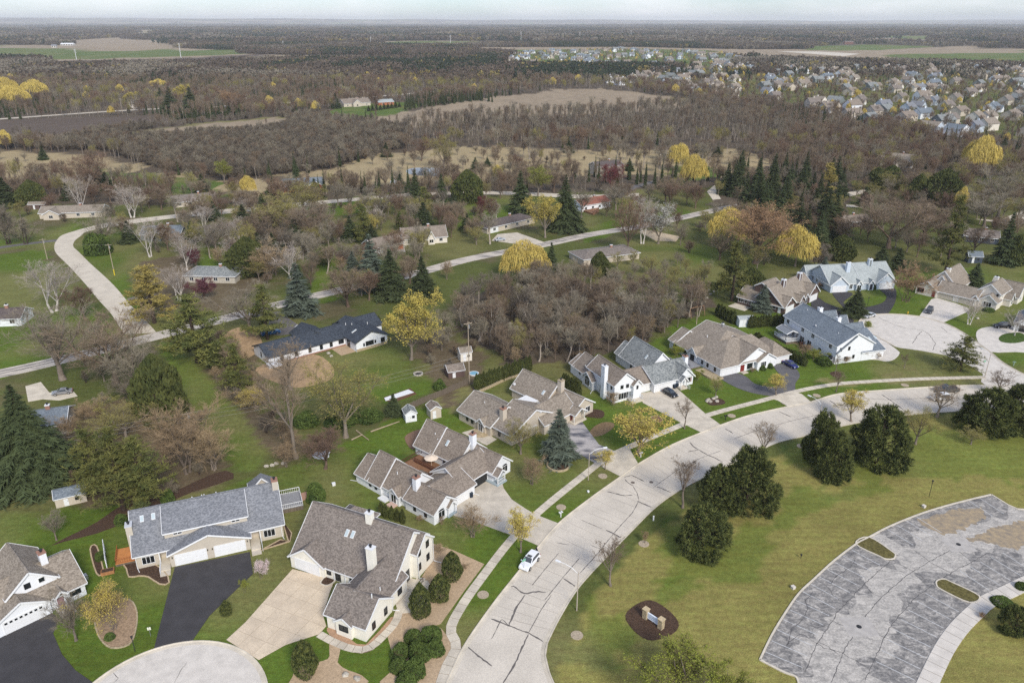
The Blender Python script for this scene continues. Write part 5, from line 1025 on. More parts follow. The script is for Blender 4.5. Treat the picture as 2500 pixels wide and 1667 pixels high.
# ------------------------------------------------------------------ tree prototypes (unit: metres, base at origin)
def segs_tubes(A, B, ra, rb, k):
    """arrays of segments -> k sided tubes"""
    n = len(A); d = B - A; L = np.linalg.norm(d, axis=1)[:, None] + 1e-9; d = d / L
    ref = np.where(np.abs(d[:, 2:3]) < .9, np.array([[0, 0, 1.]]), np.array([[1., 0, 0]])); a = np.cross(d, ref); a /= np.linalg.norm(a, axis=1)[:, None]; b = np.cross(d, a)
    t = np.arange(k) * 2 * np.pi / k; ring = a[:, None, :] * np.cos(t)[None, :, None] + b[:, None, :] * np.sin(t)[None, :, None]
    V = np.concatenate([A[:, None, :] + ring * ra[:, None, None], B[:, None, :] + ring * rb[:, None, None]], 1).reshape(-1, 3)
    base = (np.arange(n) * 2 * k)[:, None, None]; i = np.arange(k)
    F = np.stack([i, (i + 1) % k, k + (i + 1) % k, k + i], 1)[None] + base
    return V, F.reshape(-1, 4)
def slivers(A, B, w, r):
    """thin single blades A->B"""
    d = B - A; s = np.cross(d, r.normal(size=d.shape)); s /= np.linalg.norm(s, axis=1)[:, None] + 1e-9; w = np.broadcast_to(w, (len(A),))[:, None]
    V = np.stack([A - s * w / 2, A + s * w / 2, B + s * w / 4, B - s * w / 4], 1).reshape(-1, 3)
    F = (np.arange(len(A)) * 4)[:, None] + np.arange(4)[None]
    return V, F
def leaves(C, size, r, flat=0.0):
    n = len(C); a = r.normal(size=(n, 3)); a[:, 2] *= (1 - flat); a /= np.linalg.norm(a, axis=1)[:, None]; b = np.cross(a, r.normal(size=(n, 3))); b /= np.linalg.norm(b, axis=1)[:, None] + 1e-9
    s = (size * r.uniform(.6, 1.4, n))[:, None]
    V = np.stack([C - a * s, C - b * s * .6, C + a * s, C + b * s * .6], 1).reshape(-1, 3)
    return V, (np.arange(n) * 4)[:, None] + np.arange(4)[None]
def join(parts):
    V = []; F = []; o = 0
    for v, f in parts: V.append(v); F.append(f + o); o += len(v)
    return np.concatenate(V), np.concatenate(F)
def mk(name, parts, m): V, F = join(parts); return np_mesh(name, V, F, m)
def norm(v): return v / (np.linalg.norm(v, axis=-1, keepdims=True) + 1e-9)
def children(A, B, R, n, lo, hi, spread, lenf, up, r, jit=.25):
    """n child branches per parent segment"""
    m = len(A); t = r.uniform(lo, hi, (m, n))
    P = A[:, None] + (B - A)[:, None] * t[..., None]; d = norm(B - A)[:, None]; L = np.linalg.norm(B - A, axis=1)[:, None]
    q = r.normal(size=(m, n, 3)); q -= (q * d).sum(-1, keepdims=True) * d; q = norm(q)
    sp = r.uniform(spread * .6, spread * 1.3, (m, n))[..., None]
    D = norm(d * np.cos(sp) + q * np.sin(sp) + np.array([0, 0, up]))
    ln = (L * lenf * r.uniform(1 - jit, 1 + jit, (m, n)) * (1.15 - .35 * t))[..., None]
    Rn = R[:, None] * r.uniform(.42, .6, (m, n))
    return P.reshape(-1, 3), (P + D * ln).reshape(-1, 3), Rn.reshape(-1)
def bare(seed, h=10, forkh=.28, limbs=6, spread=.62, up=.25, n2=5, n3=5, n4=7, tw=.03, r0=.2, clump=1, lenk=.62, leaf=0, leafsize=.12, narrow=1.0, barkm=None, twigm=None, leafm=None, twl=.9):
    r = np.random.default_rng(seed); TR = []; CRN = []; LV = []
    fh = h * forkh; stems = []
    for c in range(clump):
        off = np.array([0, 0, 0.]) if clump == 1 else np.array([math.cos(c * 6.28 / clump), math.sin(c * 6.28 / clump), 0]) * .25
        lean = r.normal(size=3) * .05 + (off * .5 if clump > 1 else 0); lean[2] = 1; stems.append((off, norm(lean)))
    for off, ln in stems:
        rad = r0 / math.sqrt(clump); a = off.copy(); pts = [a]; seg = 4
        for i in range(seg): a = a + norm(ln + r.normal(size=3) * .06) * fh / seg; pts.append(a)
        pts = np.array(pts); ra = rad * np.linspace(1.25, .8, seg + 1); ra[0] *= 1.35
        TR.append(segs_tubes(pts[:-1], pts[1:], ra[:-1], ra[1:], 7))
        top = pts[-1]; nl = max(2, limbs // clump)
        th = r.uniform(0, 6.28) + np.arange(nl) * 6.283 / nl + r.normal(size=nl) * .3
        tilt = r.uniform(.25, 1.0, nl) * spread * narrow; tilt[0] *= .2
        D = np.stack([np.sin(tilt) * np.cos(th), np.sin(tilt) * np.sin(th), np.cos(tilt)], 1)
        A = top + (pts[-2] - top) * r.uniform(0, .8, nl)[:, None]; L = (h - fh) * r.uniform(.5, .62, nl)
        M = A + D * L[:, None]; D2 = norm(D + r.normal(size=D.shape) * .16 + np.array([0, 0, up]))
        E = M + D2 * (L * r.uniform(.5, .7, nl))[:, None]
        rl = rad * r.uniform(.45, .62, nl)
        TR.append(segs_tubes(A, M, rl, rl * .6, 5)); TR.append(segs_tubes(M, E, rl * .6, rl * .15, 4))
        S0, S1, SR = np.concatenate([A, M]), np.concatenate([M, E]), np.concatenate([rl * .8, rl * .45])
        a2, b2_, r2 = children(S0, S1, SR, n2, .25, 1, .75, lenk, up * .6, r)
        CRN.append(segs_tubes(a2, b2_, r2, r2 * .35, 3))
        a3, b3_, r3 = children(a2, b2_, r2, n3, .2, 1, .75, .55, up * .5, r)
        CRN.append(slivers(a3, b3_, np.maximum(r3 * 1.6, tw), r))
        a4, b4_, r4 = children(a3, b3_, r3, int(n4 * 1.6), .15, 1, .7, .6 * twl, up * .4, r)
        CRN.append(slivers(a4, b4_, tw * .8, r))
        if leaf:
            k = r.random(len(b4_)) < leaf; LV.append(leaves(np.concatenate([b4_[k], (a4[k] + b4_[k]) / 2]) + r.normal(size=(2 * k.sum(), 3)) * .12, leafsize * .72, r))
    return TR, CRN, LV
BARK = dict(grey=mat('grey_bark', srgb(134, 122, 110), rough=1, var=.35, scale=4, objrand=.2, stretch=(1, 1, .25)), brown=mat('brown_bark', srgb(118, 100, 86), rough=1, var=.35, scale=4, objrand=.2, stretch=(1, 1, .25)),
            pale=mat('pale_grey_bark', srgb(168, 156, 142), rough=1, var=.3, scale=3, objrand=.15), white=mat('white_bark', srgb(206, 198, 188), rough=.9, var=.25, scale=3, objrand=.08), dark=mat('dark_bark', srgb(74, 62, 54), rough=1, var=.3, scale=4, objrand=.15))
TW = dict(grey=mat('grey_twigs', srgb(142, 132, 114), rough=1, var=.2, scale=.6, objrand=.22), brown=mat('brown_twigs', srgb(134, 117, 98), rough=1, var=.2, scale=.6, objrand=.24),
          tan=mat('tan_twigs', srgb(160, 138, 108), rough=1, var=.2, scale=.6, objrand=.15), white=mat('pale_twigs', srgb(176, 164, 152), rough=1, var=.2, scale=.6, objrand=.1),
          red=mat('reddish_twigs', srgb(128, 105, 88), rough=1, var=.2, scale=.6, objrand=.2), olive=mat('olive_twigs', srgb(140, 130, 90), rough=1, var=.2, scale=.6, objrand=.2), crimson=mat('crimson_buds', srgb(118, 66, 66), rough=1, var=.25, scale=.6, objrand=.15),
          slate=mat('slate_twigs', srgb(120, 110, 97), rough=1, var=.2, scale=.6, objrand=.2), orange=mat('orange_twigs', srgb(162, 134, 104), rough=1, var=.2, scale=.6, objrand=.12))
LF = dict(gold=mat('gold_buds', srgb(200, 182, 92), rough=.9, var=.3, scale=.8, objrand=.1), yellowgreen=mat('yellow_green_buds', srgb(160, 152, 78), rough=.9, var=.3, scale=.8, objrand=.12), willow=mat('willow_strands', srgb(220, 196, 106), rough=.9, var=.3, scale=.5, objrand=.08),
          spruce=mat('spruce_needles', srgb(78, 88, 56), rough=.9, var=.35, scale=1.2, objrand=.18), blue=mat('blue_spruce_needles', srgb(104, 114, 98), rough=.9, var=.35, scale=1.2, objrand=.12), pine=mat('dark_pine_needles', srgb(118, 122, 66), rough=.9, var=.4, scale=2.2, objrand=.12, col2=srgb(56, 66, 36), contrast=(.32, .6)),
          olive=mat('olive_pine_needles', srgb(122, 120, 64), rough=.9, var=.4, scale=.7, objrand=.15, col2=srgb(82, 90, 50)), cedar=mat('cedar_sprays', srgb(92, 96, 52), rough=.9, var=.4, scale=1.0, objrand=.15, col2=srgb(66, 74, 40)),
          yew=mat('yew_leaves', srgb(88, 104, 50), rough=.9, var=.4, scale=1.5, objrand=.1, col2=srgb(60, 76, 36)), pink=mat('pink_blossom', srgb(226, 206, 204), rough=.9, var=.2, scale=2), rust=mat('rust_buds', srgb(160, 126, 94), rough=.9, var=.3, scale=.8, objrand=.1),
          amber=mat('amber_needles', srgb(166, 150, 84), rough=.9, var=.3, scale=.8), lime=mat('lime_buds', srgb(134, 140, 58), rough=.9, var=.3, scale=.8, objrand=.1), wblossom=mat('white_blossom', srgb(196, 194, 184), rough=.9, var=.2, scale=2), purple=mat('plum_leaves', srgb(110, 70, 78), rough=.9, var=.3, scale=1))
def spruce(seed, h=12, rad=2.9, whorls=34, per=13, droop=.28, low=.03, sprays=9, size=.62, irr=.15, power=1.0, sl=.34):
    r = np.random.default_rng(seed); A = []; B = []
    for i in range(whorls):
        t = (i + r.uniform(-.3, .3)) / whorls; z = h * (low + (1 - low) * t); R = rad * (1 - t) ** power * (1 + r.uniform(-irr, irr)) + .12
        n = max(5, int(per * (1 - .4 * t))); th = r.uniform(0, 6.28, n); rr = R * r.uniform(.72, 1.12, n)
        a = np.stack([np.zeros(n), np.zeros(n), np.full(n, z + .12 * R)], 1); b = np.stack([rr * np.cos(th), rr * np.sin(th), z - droop * rr + r.normal(size=n) * .12 + .35 * t], 1)
        A.append(a); B.append(b)
    A, B = np.concatenate(A), np.concatenate(B); d = norm(B - A); L = np.linalg.norm(B - A, axis=1)
    parts = []; side = norm(np.cross(d, np.array([0, 0, 1.])))
    k = sprays
    for j in range(k):
        t = .12 + .85 * (j + r.uniform(0, 1, len(A))) / k; P = A + (B - A) * t[:, None]
        for sg in (-1, 1):
            ln = (L * sl * (1.15 - .6 * t) * r.uniform(.7, 1.3, len(A)) + .12)[:, None]
            E = P + norm(d * .75 + side * sg * .75 + r.normal(size=d.shape) * .13 + np.array([0, 0, -.12])) * ln
            parts.append(slivers(P, E, np.clip(ln[:, 0] * .42, .1, .5) * size, r))
    parts.append(slivers(A, B, .16 * size + L * .05, r))
    tr = [segs_tubes(np.array([[0, 0, -.1], [0, 0, h * .5]]), np.array([[0, 0, h * .5], [0, 0, h * .98]]), np.array([.22, .14]) * h / 12, np.array([.14, .03]) * h / 12, 7)]
    return tr, parts
def tufts(P, D, r, n=9, ln=.35, w=.05):
    m = len(P); q = norm(r.normal(size=(m, n, 3)) + D[:, None] * 1.3); A = np.repeat(P, n, 0); B = A + (q * ln * r.uniform(.6, 1.2, (m, n, 1))).reshape(-1, 3)
    return slivers(A, B, w, r)
def pine(seed, h=8, rad=4.0, n=2300, base=.04, n_in=9, ln=.5, w=.085, lumps=72):
    """broad domed pine: lumpy, uneven dome of needle tufts with boughs sticking out"""
    r = np.random.default_rng(seed); la = r.uniform(0, 6.28, lumps); lz = r.uniform(.04, .98, lumps); lr = r.uniform(.075, .165, lumps); lk = r.uniform(.68, 1.26, lumps)
    prof = lambda t: np.clip(np.sqrt(np.clip(1 - np.clip((t - .22) / .80, 0, 1) ** 1.7, 0, 1)) * np.clip(.72 + t * 1.3, 0, 1), 0, 1)
    k = r.integers(0, lumps, n); q = norm(r.normal(size=(n, 3)))
    c = np.stack([np.cos(la) * prof(lz) * .80 * lk, np.sin(la) * prof(lz) * .80 * lk, lz * .9], 1)
    C = c[k] + q * lr[k][:, None] * np.array([1, 1, .75]) * r.uniform(.75, 1.05, (n, 1)); C = C * np.array([rad, rad, h]); C[:, 2] = np.maximum(C[:, 2], .12)
    m2 = n // 5; t = r.uniform(.02, .95, m2); th = r.uniform(0, 6.28, m2); R = prof(t) * rad * r.uniform(.5, .86, m2); C = np.concatenate([C, np.stack([np.cos(th) * R, np.sin(th) * R, t * h * .95], 1)])
    D = norm(norm(C - np.array([0, 0, h * .35])) + np.array([0, 0, .45])); parts = [tufts(C, D, r, n_in, ln, w)]
    kk = 26; th = r.uniform(0, 6.28, kk); zz = r.uniform(.1, .8, kk) * h; A = np.stack([np.zeros(kk), np.zeros(kk), zz * .8], 1); B = np.stack([np.cos(th) * rad * .6, np.sin(th) * rad * .6, zz * .8 + h * .1], 1)
    tr = [segs_tubes(np.array([[0, 0, -.1]]), np.array([[0, 0, h * .85]]), np.array([.22]), np.array([.06]), 7), segs_tubes(A, B, np.full(kk, .06), np.full(kk, .02), 4)]
    return tr, parts
def wpine(seed, h=13, rad=3.6, whorls=13, per=6, low=.16, n_in=8):
    """white pine: open tiers of upturned tufted boughs"""
    r = np.random.default_rng(seed); P = []; A = []; B = []
    for i in range(whorls):
        t = i / (whorls - 1); z = h * (low + (.97 - low) * t); R = rad * (1 - t * .82) * r.uniform(.65, 1.15)
        for j in range(max(3, int(per * (1 - .3 * t)))):
            th = r.uniform(0, 6.28); rr = R * r.uniform(.6, 1.1); e = np.array([math.cos(th) * rr, math.sin(th) * rr, z + .12 * rr]); a = np.array([0, 0, z]); A.append(a); B.append(e)
            k = int(7 + rr * 5); tt = r.uniform(.3, 1.05, k)[:, None]; P.append(a + (e - a) * tt + r.normal(size=(k, 3)) * np.array([.3, .3, .16]) * (.3 + tt))
    P = np.concatenate(P); A, B = np.array(A), np.array(B); D = np.tile(np.array([[0, 0, .7]]), (len(P), 1))
    tr = [segs_tubes(np.array([[0, 0, -.1], [0, 0, h * .5]]), np.array([[0, 0, h * .5], [0, 0, h * .97]]), np.array([.24, .15]), np.array([.15, .04]), 7), segs_tubes(A, B, np.full(len(A), .05), np.full(len(A), .02), 3)]
    return tr, [tufts(P, D, r, n_in, .5, .08)]
def column(seed, h=4.5, rad=.75, n=1500, point=.55, size=.24):
    r = np.random.default_rng(seed); t = r.uniform(0, 1, n) ** .85; th = r.uniform(0, 6.28, n); R = rad * np.where(t < .3, .8 + .2 * t / .3, 1 - ((t - .3) / .7) ** (1.2 / point) * .96) * (1 + .1 * np.sin(th * 3 + t * 9 + seed)) * r.uniform(.82, 1.06, n)
    A = np.stack([np.cos(th) * R, np.sin(th) * R, t * h], 1); E = A + np.stack([np.cos(th) * .1, np.sin(th) * .1, np.full(n, 1.)], 1) * (size * r.uniform(.7, 1.5, n))[:, None] + r.normal(size=(n, 3)) * .04
    tr = [segs_tubes(np.array([[0, 0, -.1]]), np.array([[0, 0, h * .7]]), np.array([.08]), np.array([.03]), 5)]
    return tr, [slivers(A, E, size * .55, r)]
def mound(seed, rx=1, ry=1, h=1, n=900, size=.09, lumps=14):
    r = np.random.default_rng(seed); lc = norm(r.normal(size=(lumps, 3))); q = norm(r.normal(size=(n, 3))); q[:, 2] = np.abs(q[:, 2]); dt = (q @ lc.T).max(1); b = .82 + .2 * np.clip((dt - .7) / .3, 0, 1)
    C = q * np.array([rx, ry, h]) * (b * r.uniform(.9, 1.03, n))[:, None]; C[:, 2] += .05
    return [segs_tubes(np.array([[0, 0, -.05]]), np.array([[0, 0, h * .6]]), np.array([.05]), np.array([.02]), 5)], [leaves(C, size, r)]
def willow(seed, h=11, rad=5.2, n=6500):
    r = np.random.default_rng(seed); TR, CRN, _ = bare(seed + 500, h=h * .9, forkh=.3, limbs=6, spread=.8, up=.2, n2=4, n3=3, n4=2, tw=.04)
    lumps = norm(r.normal(size=(15, 3))); lumps[:, 2] = np.abs(lumps[:, 2]); q = norm(r.normal(size=(n, 3))); q[:, 2] = np.abs(q[:, 2]) * 1.1 - .12; dt = (q @ norm(lumps).T).max(1); b = (.66 + .4 * np.clip((dt - .76) / .24, 0, 1)) * r.uniform(.6, 1.02, n) ** .5
    A = np.stack([q[:, 0] * rad * b, q[:, 1] * rad * b, h * .42 + q[:, 2] * h * .56 * b], 1); L = r.uniform(.35, 1.3, n) * (1 - .4 * np.clip(q[:, 2], 0, 1))
    E = A + np.stack([q[:, 0] * .25 * L, q[:, 1] * .25 * L, -L], 1) + r.normal(size=(n, 3)) * .12
    return TR, CRN, [slivers(A, E, .085, r)]
PROTO = {}
def proto(key, name, tr, cr, lv, bm, tm, lm, H):
    ms = [('trunk', mk(key + '_trunk', tr, bm)), ('crown', mk(key + '_crown', cr, tm))]
    if lv: ms.append(('foliage', mk(key + '_foliage', lv, lm)))
    PROTO.setdefault(key, []).append((name, ms, H))
for i in range(3):
    proto('bare_grey', 'grey_bare_tree', *bare(10 + i, 10, .27, 7, .72, .22, 6, 6, 7, .026)[:2], None, BARK['grey'], TW['grey'], None, 10)
    proto('bare_brown', 'brown_bare_tree', *bare(20 + i, 10, .24, 7, .66, .25, 6, 6, 8, .030)[:2], None, BARK['brown'], TW['brown'], None, 10)
    proto('bare_red', 'reddish_bare_tree', *bare(30 + i, 10, .22, 7, .6, .3, 6, 6, 8, .032)[:2], None, BARK['brown'], TW['red'], None, 10)
    proto('bare_tan', 'tan_bare_tree', *bare(40 + i, 9, .12, 9, .62, .3, 5, 6, 8, .028, clump=3)[:2], None, BARK['grey'], TW['tan'], None, 9)
    proto('birch', 'birch_tree', *bare(50 + i, 10, .2, 8, .5, .25, 5, 5, 6, .022, clump=2 + i % 2, r0=.19)[:2], None, BARK['white'], TW['white'], None, 10)
    proto('tall', 'slim_bare_tree', *bare(60 + i, 17, .42, 7, .36, .4, 6, 6, 6, .032, r0=.2, lenk=.5, narrow=.9)[:2], None, BARK['pale'], TW[('slate', 'brown', 'grey')[i]], None, 17)
    t_, c_, l_ = bare(70 + i, 10, .26, 7, .68, .22, 6, 6, 6, .026, leaf=.5, leafsize=.085); proto('bud_olive', 'budding_tree', t_, c_, l_, BARK['grey'], TW['olive'], LF['yellowgreen'], 10)
    t_, c_, l_ = bare(80 + i, 9, .22, 7, .66, .25, 6, 6, 7, .026, leaf=.95, leafsize=.12); proto('bud_gold', 'gold_budding_tree', t_, c_, l_, BARK['grey'], TW['olive'], LF['gold'], 9)
    proto('scrub', 'bare_bush', *bare(90 + i, 5, .08, 10, .7, .25, 5, 6, 7, .03, clump=4)[:2], None, BARK['dark'], TW[('slate', 'brown', 'grey')[i]], None, 5)
    proto('spruce', 'spruce_tree', *spruce(100 + i), None, BARK['dark'], LF['spruce'], None, 12)
    proto('wpine', 'pine_tree', *wpine(120 + i), None, BARK['dark'], LF['olive'], None, 13)
    proto('cedar', 'cedar_tree', *column(130 + i, 9, 2.3, 4200, .5, .42), None, BARK['dark'], LF['cedar'], None, 9)
    proto('arbor', 'arborvitae', *column(140 + i, 4.2, .72, 1500, .6, .24), None, BARK['dark'], LF['cedar'], None, 4.2)
    proto('pine', 'pine_tree', *pine(150 + i), None, BARK['dark'], LF['pine'], None, 8)
    proto('willow', 'willow_tree', *willow(160 + i), BARK['grey'], TW['olive'], LF['willow'], 11)
proto('bigspruce', 'spruce_tree', *spruce(98, 20, 7.2, 46, 24, .3, .02, 22, .5, .2, sl=.17), None, BARK['dark'], LF['spruce'], None, 20)
for i in range(2):
    proto('bluespruce', 'blue_spruce', *spruce(110 + i, 12, 2.5, 28, 12, .2), None, BARK['dark'], LF['blue'], None, 12)
    proto('dwarfspruce', 'dwarf_spruce', *column(115 + i, 5.2, 1.5, 5200, .62, .22), None, BARK['dark'], LF['pine'], None, 5.2)
    t_, c_, l_ = bare(170 + i, 7, .3, 6, .66, .3, 5, 5, 6, .024, leaf=.9, leafsize=.10, r0=.12); proto('yellow_small', 'yellow_flowering_tree', t_, c_, l_, BARK['grey'], TW['tan'], LF['gold'], 7)
    proto('street_bare', 'young_tree', *bare(180 + i, 6.5, .36, 6, .55, .35, 5, 5, 5, .02, r0=.11)[:2], None, BARK['grey'], TW['brown'], None, 6.5)
    t_, c_, l_ = bare(190 + i, 10, .24, 8, .62, .28, 6, 6, 7, .028, leaf=.45, leafsize=.10); proto('rust', 'budding_tree', t_, c_, l_, BARK['brown'], TW['orange'], LF['rust'], 10)
    proto('crimson', 'maple_tree', *bare(200 + i, 9, .25, 7, .6, .3, 6, 6, 8, .036)[:2], None, BARK['brown'], TW['crimson'], None, 9)
    t_, c_, l_ = bare(210 + i, 9, .26, 7, .66, .24, 6, 6, 6, .026, leaf=.9, leafsize=.12); proto('lime', 'budding_tree', t_, c_, l_, BARK['grey'], TW['olive'], LF['lime'], 9)
    t_, c_, l_ = bare(215 + i, 8, .2, 8, .75, .2, 6, 6, 6, .026, leaf=.6, leafsize=.10); proto('wbloom', 'flowering_tree', t_, c_, l_, BARK['grey'], TW['grey'], LF['wblossom'], 8)
    proto('amberpine', 'pine_tree', *wpine(220 + i), None, BARK['dark'], LF['amber'], None, 13)
    proto('yew', 'yew_shrub', *mound(230 + i, 1, 1, 1, 2400, .085), None, BARK['dark'], LF['yew'], None, 1)
    t_, c_, l_ = bare(240 + i, 2.6, .12, 8, .7, .2, 5, 5, 5, .018, clump=3, leaf=.9, leafsize=.07, r0=.06); proto('pinkbush', 'blossom_shrub', t_, c_, l_, BARK['grey'], TW['grey'], LF['pink'], 2.6)
    t_, c_, l_ = bare(244 + i, 2.6, .12, 8, .7, .2, 5, 5, 5, .018, clump=3, leaf=.8, leafsize=.07, r0=.06); proto('limebush', 'budding_shrub', t_, c_, l_, BARK['grey'], TW['olive'], LF['lime'], 2.6)
    t_, c_, l_ = bare(250 + i, 6, .1, 10, .75, .15, 6, 6, 6, .022, clump=4, leaf=.7, leafsize=.09, r0=.12); proto('goldbush', 'gold_bush', t_, c_, l_, BARK['grey'], TW['tan'], LF['gold'], 6)
    t_, c_, l_ = bare(254 + i, 5, .2, 8, .7, .2, 5, 5, 6, .024, leaf=.8, leafsize=.1, r0=.1); proto('plum', 'plum_tree', t_, c_, l_, BARK['brown'], TW['crimson'], LF['purple'], 5)
    proto('twig', 'bare_shrub', *bare(260 + i, 2.6, .1, 9, .7, .2, 5, 5, 6, .02, clump=4, r0=.08)[:2], None, BARK['grey'], TW['tan'], None, 2.6)
    proto('redbush', 'bare_shrub', *bare(264 + i, 4, .08, 10, .55, .3, 5, 6, 7, .024, clump=4, r0=.1)[:2], None, BARK['brown'], TW['orange'], None, 4)
PW = {}
for k_, L_ in PROTO.items():     # crown width of each prototype
    for j_, (nm_, ms_, H_) in enumerate(L_):
        co = np.empty(len(ms_[-1][1].vertices) * 3, np.float32); ms_[-1][1].vertices.foreach_get('co', co); co = co.reshape(-1, 3)
        PW[(k_, j_)] = float(np.percentile(np.hypot(co[:, 0], co[:, 1]), 93) * 2); zt = float(np.percentile(co[:, 2], 99.5)); L_[j_] = (nm_, ms_, zt)
NTREE = [0]
LOWC = dict(pine=.85, yew=.9, spruce=.6, bigspruce=.6, bluespruce=.6, cedar=.7, dwarfspruce=.7, goldbush=.6, lime=.3)
def tree(kind, x, y, hgt, width=None, label=None, group=None, z=0.0, cat='tree', var=None, rot=None):
    L_ = PROTO[kind]; j = (NTREE[0] * 7 + 3) % len(L_) if var is None else var % len(L_); NTREE[0] += 1
    nm, ms, H0 = L_[j]; s = hgt / H0; w = s if width is None else width / PW[(kind, j)]
    w = min(max(w, s * .55), s * 2.1)
    e = empty(nm, (x, y, z), RNG.uniform(0, 6.28) if rot is None else rot, label, cat, group); e.scale = (w, w, s)
    for pn, me in ms: mesh_obj(pn, me, e)
    return e
def T(kind, bx, by, ty, wpx, label, group=None, cat='tree', var=None):
    """base pixel, top row and width in full-view pixels"""
    if kind in LOWC: by -= .5 * wpx * LOWC[kind] * math.sin(math.atan2(CAM_H, Q(bx, by)[1]))
    x, y = Q(bx, by); hh = max(.6, height_at(x, y, ty * FU)); d = math.hypot(y, CAM_H); w = wpx * FU * (y * CP + CAM_H * SP) / FPX
    return tree(kind, x, y, hh, w, label, group, cat=cat, var=var)

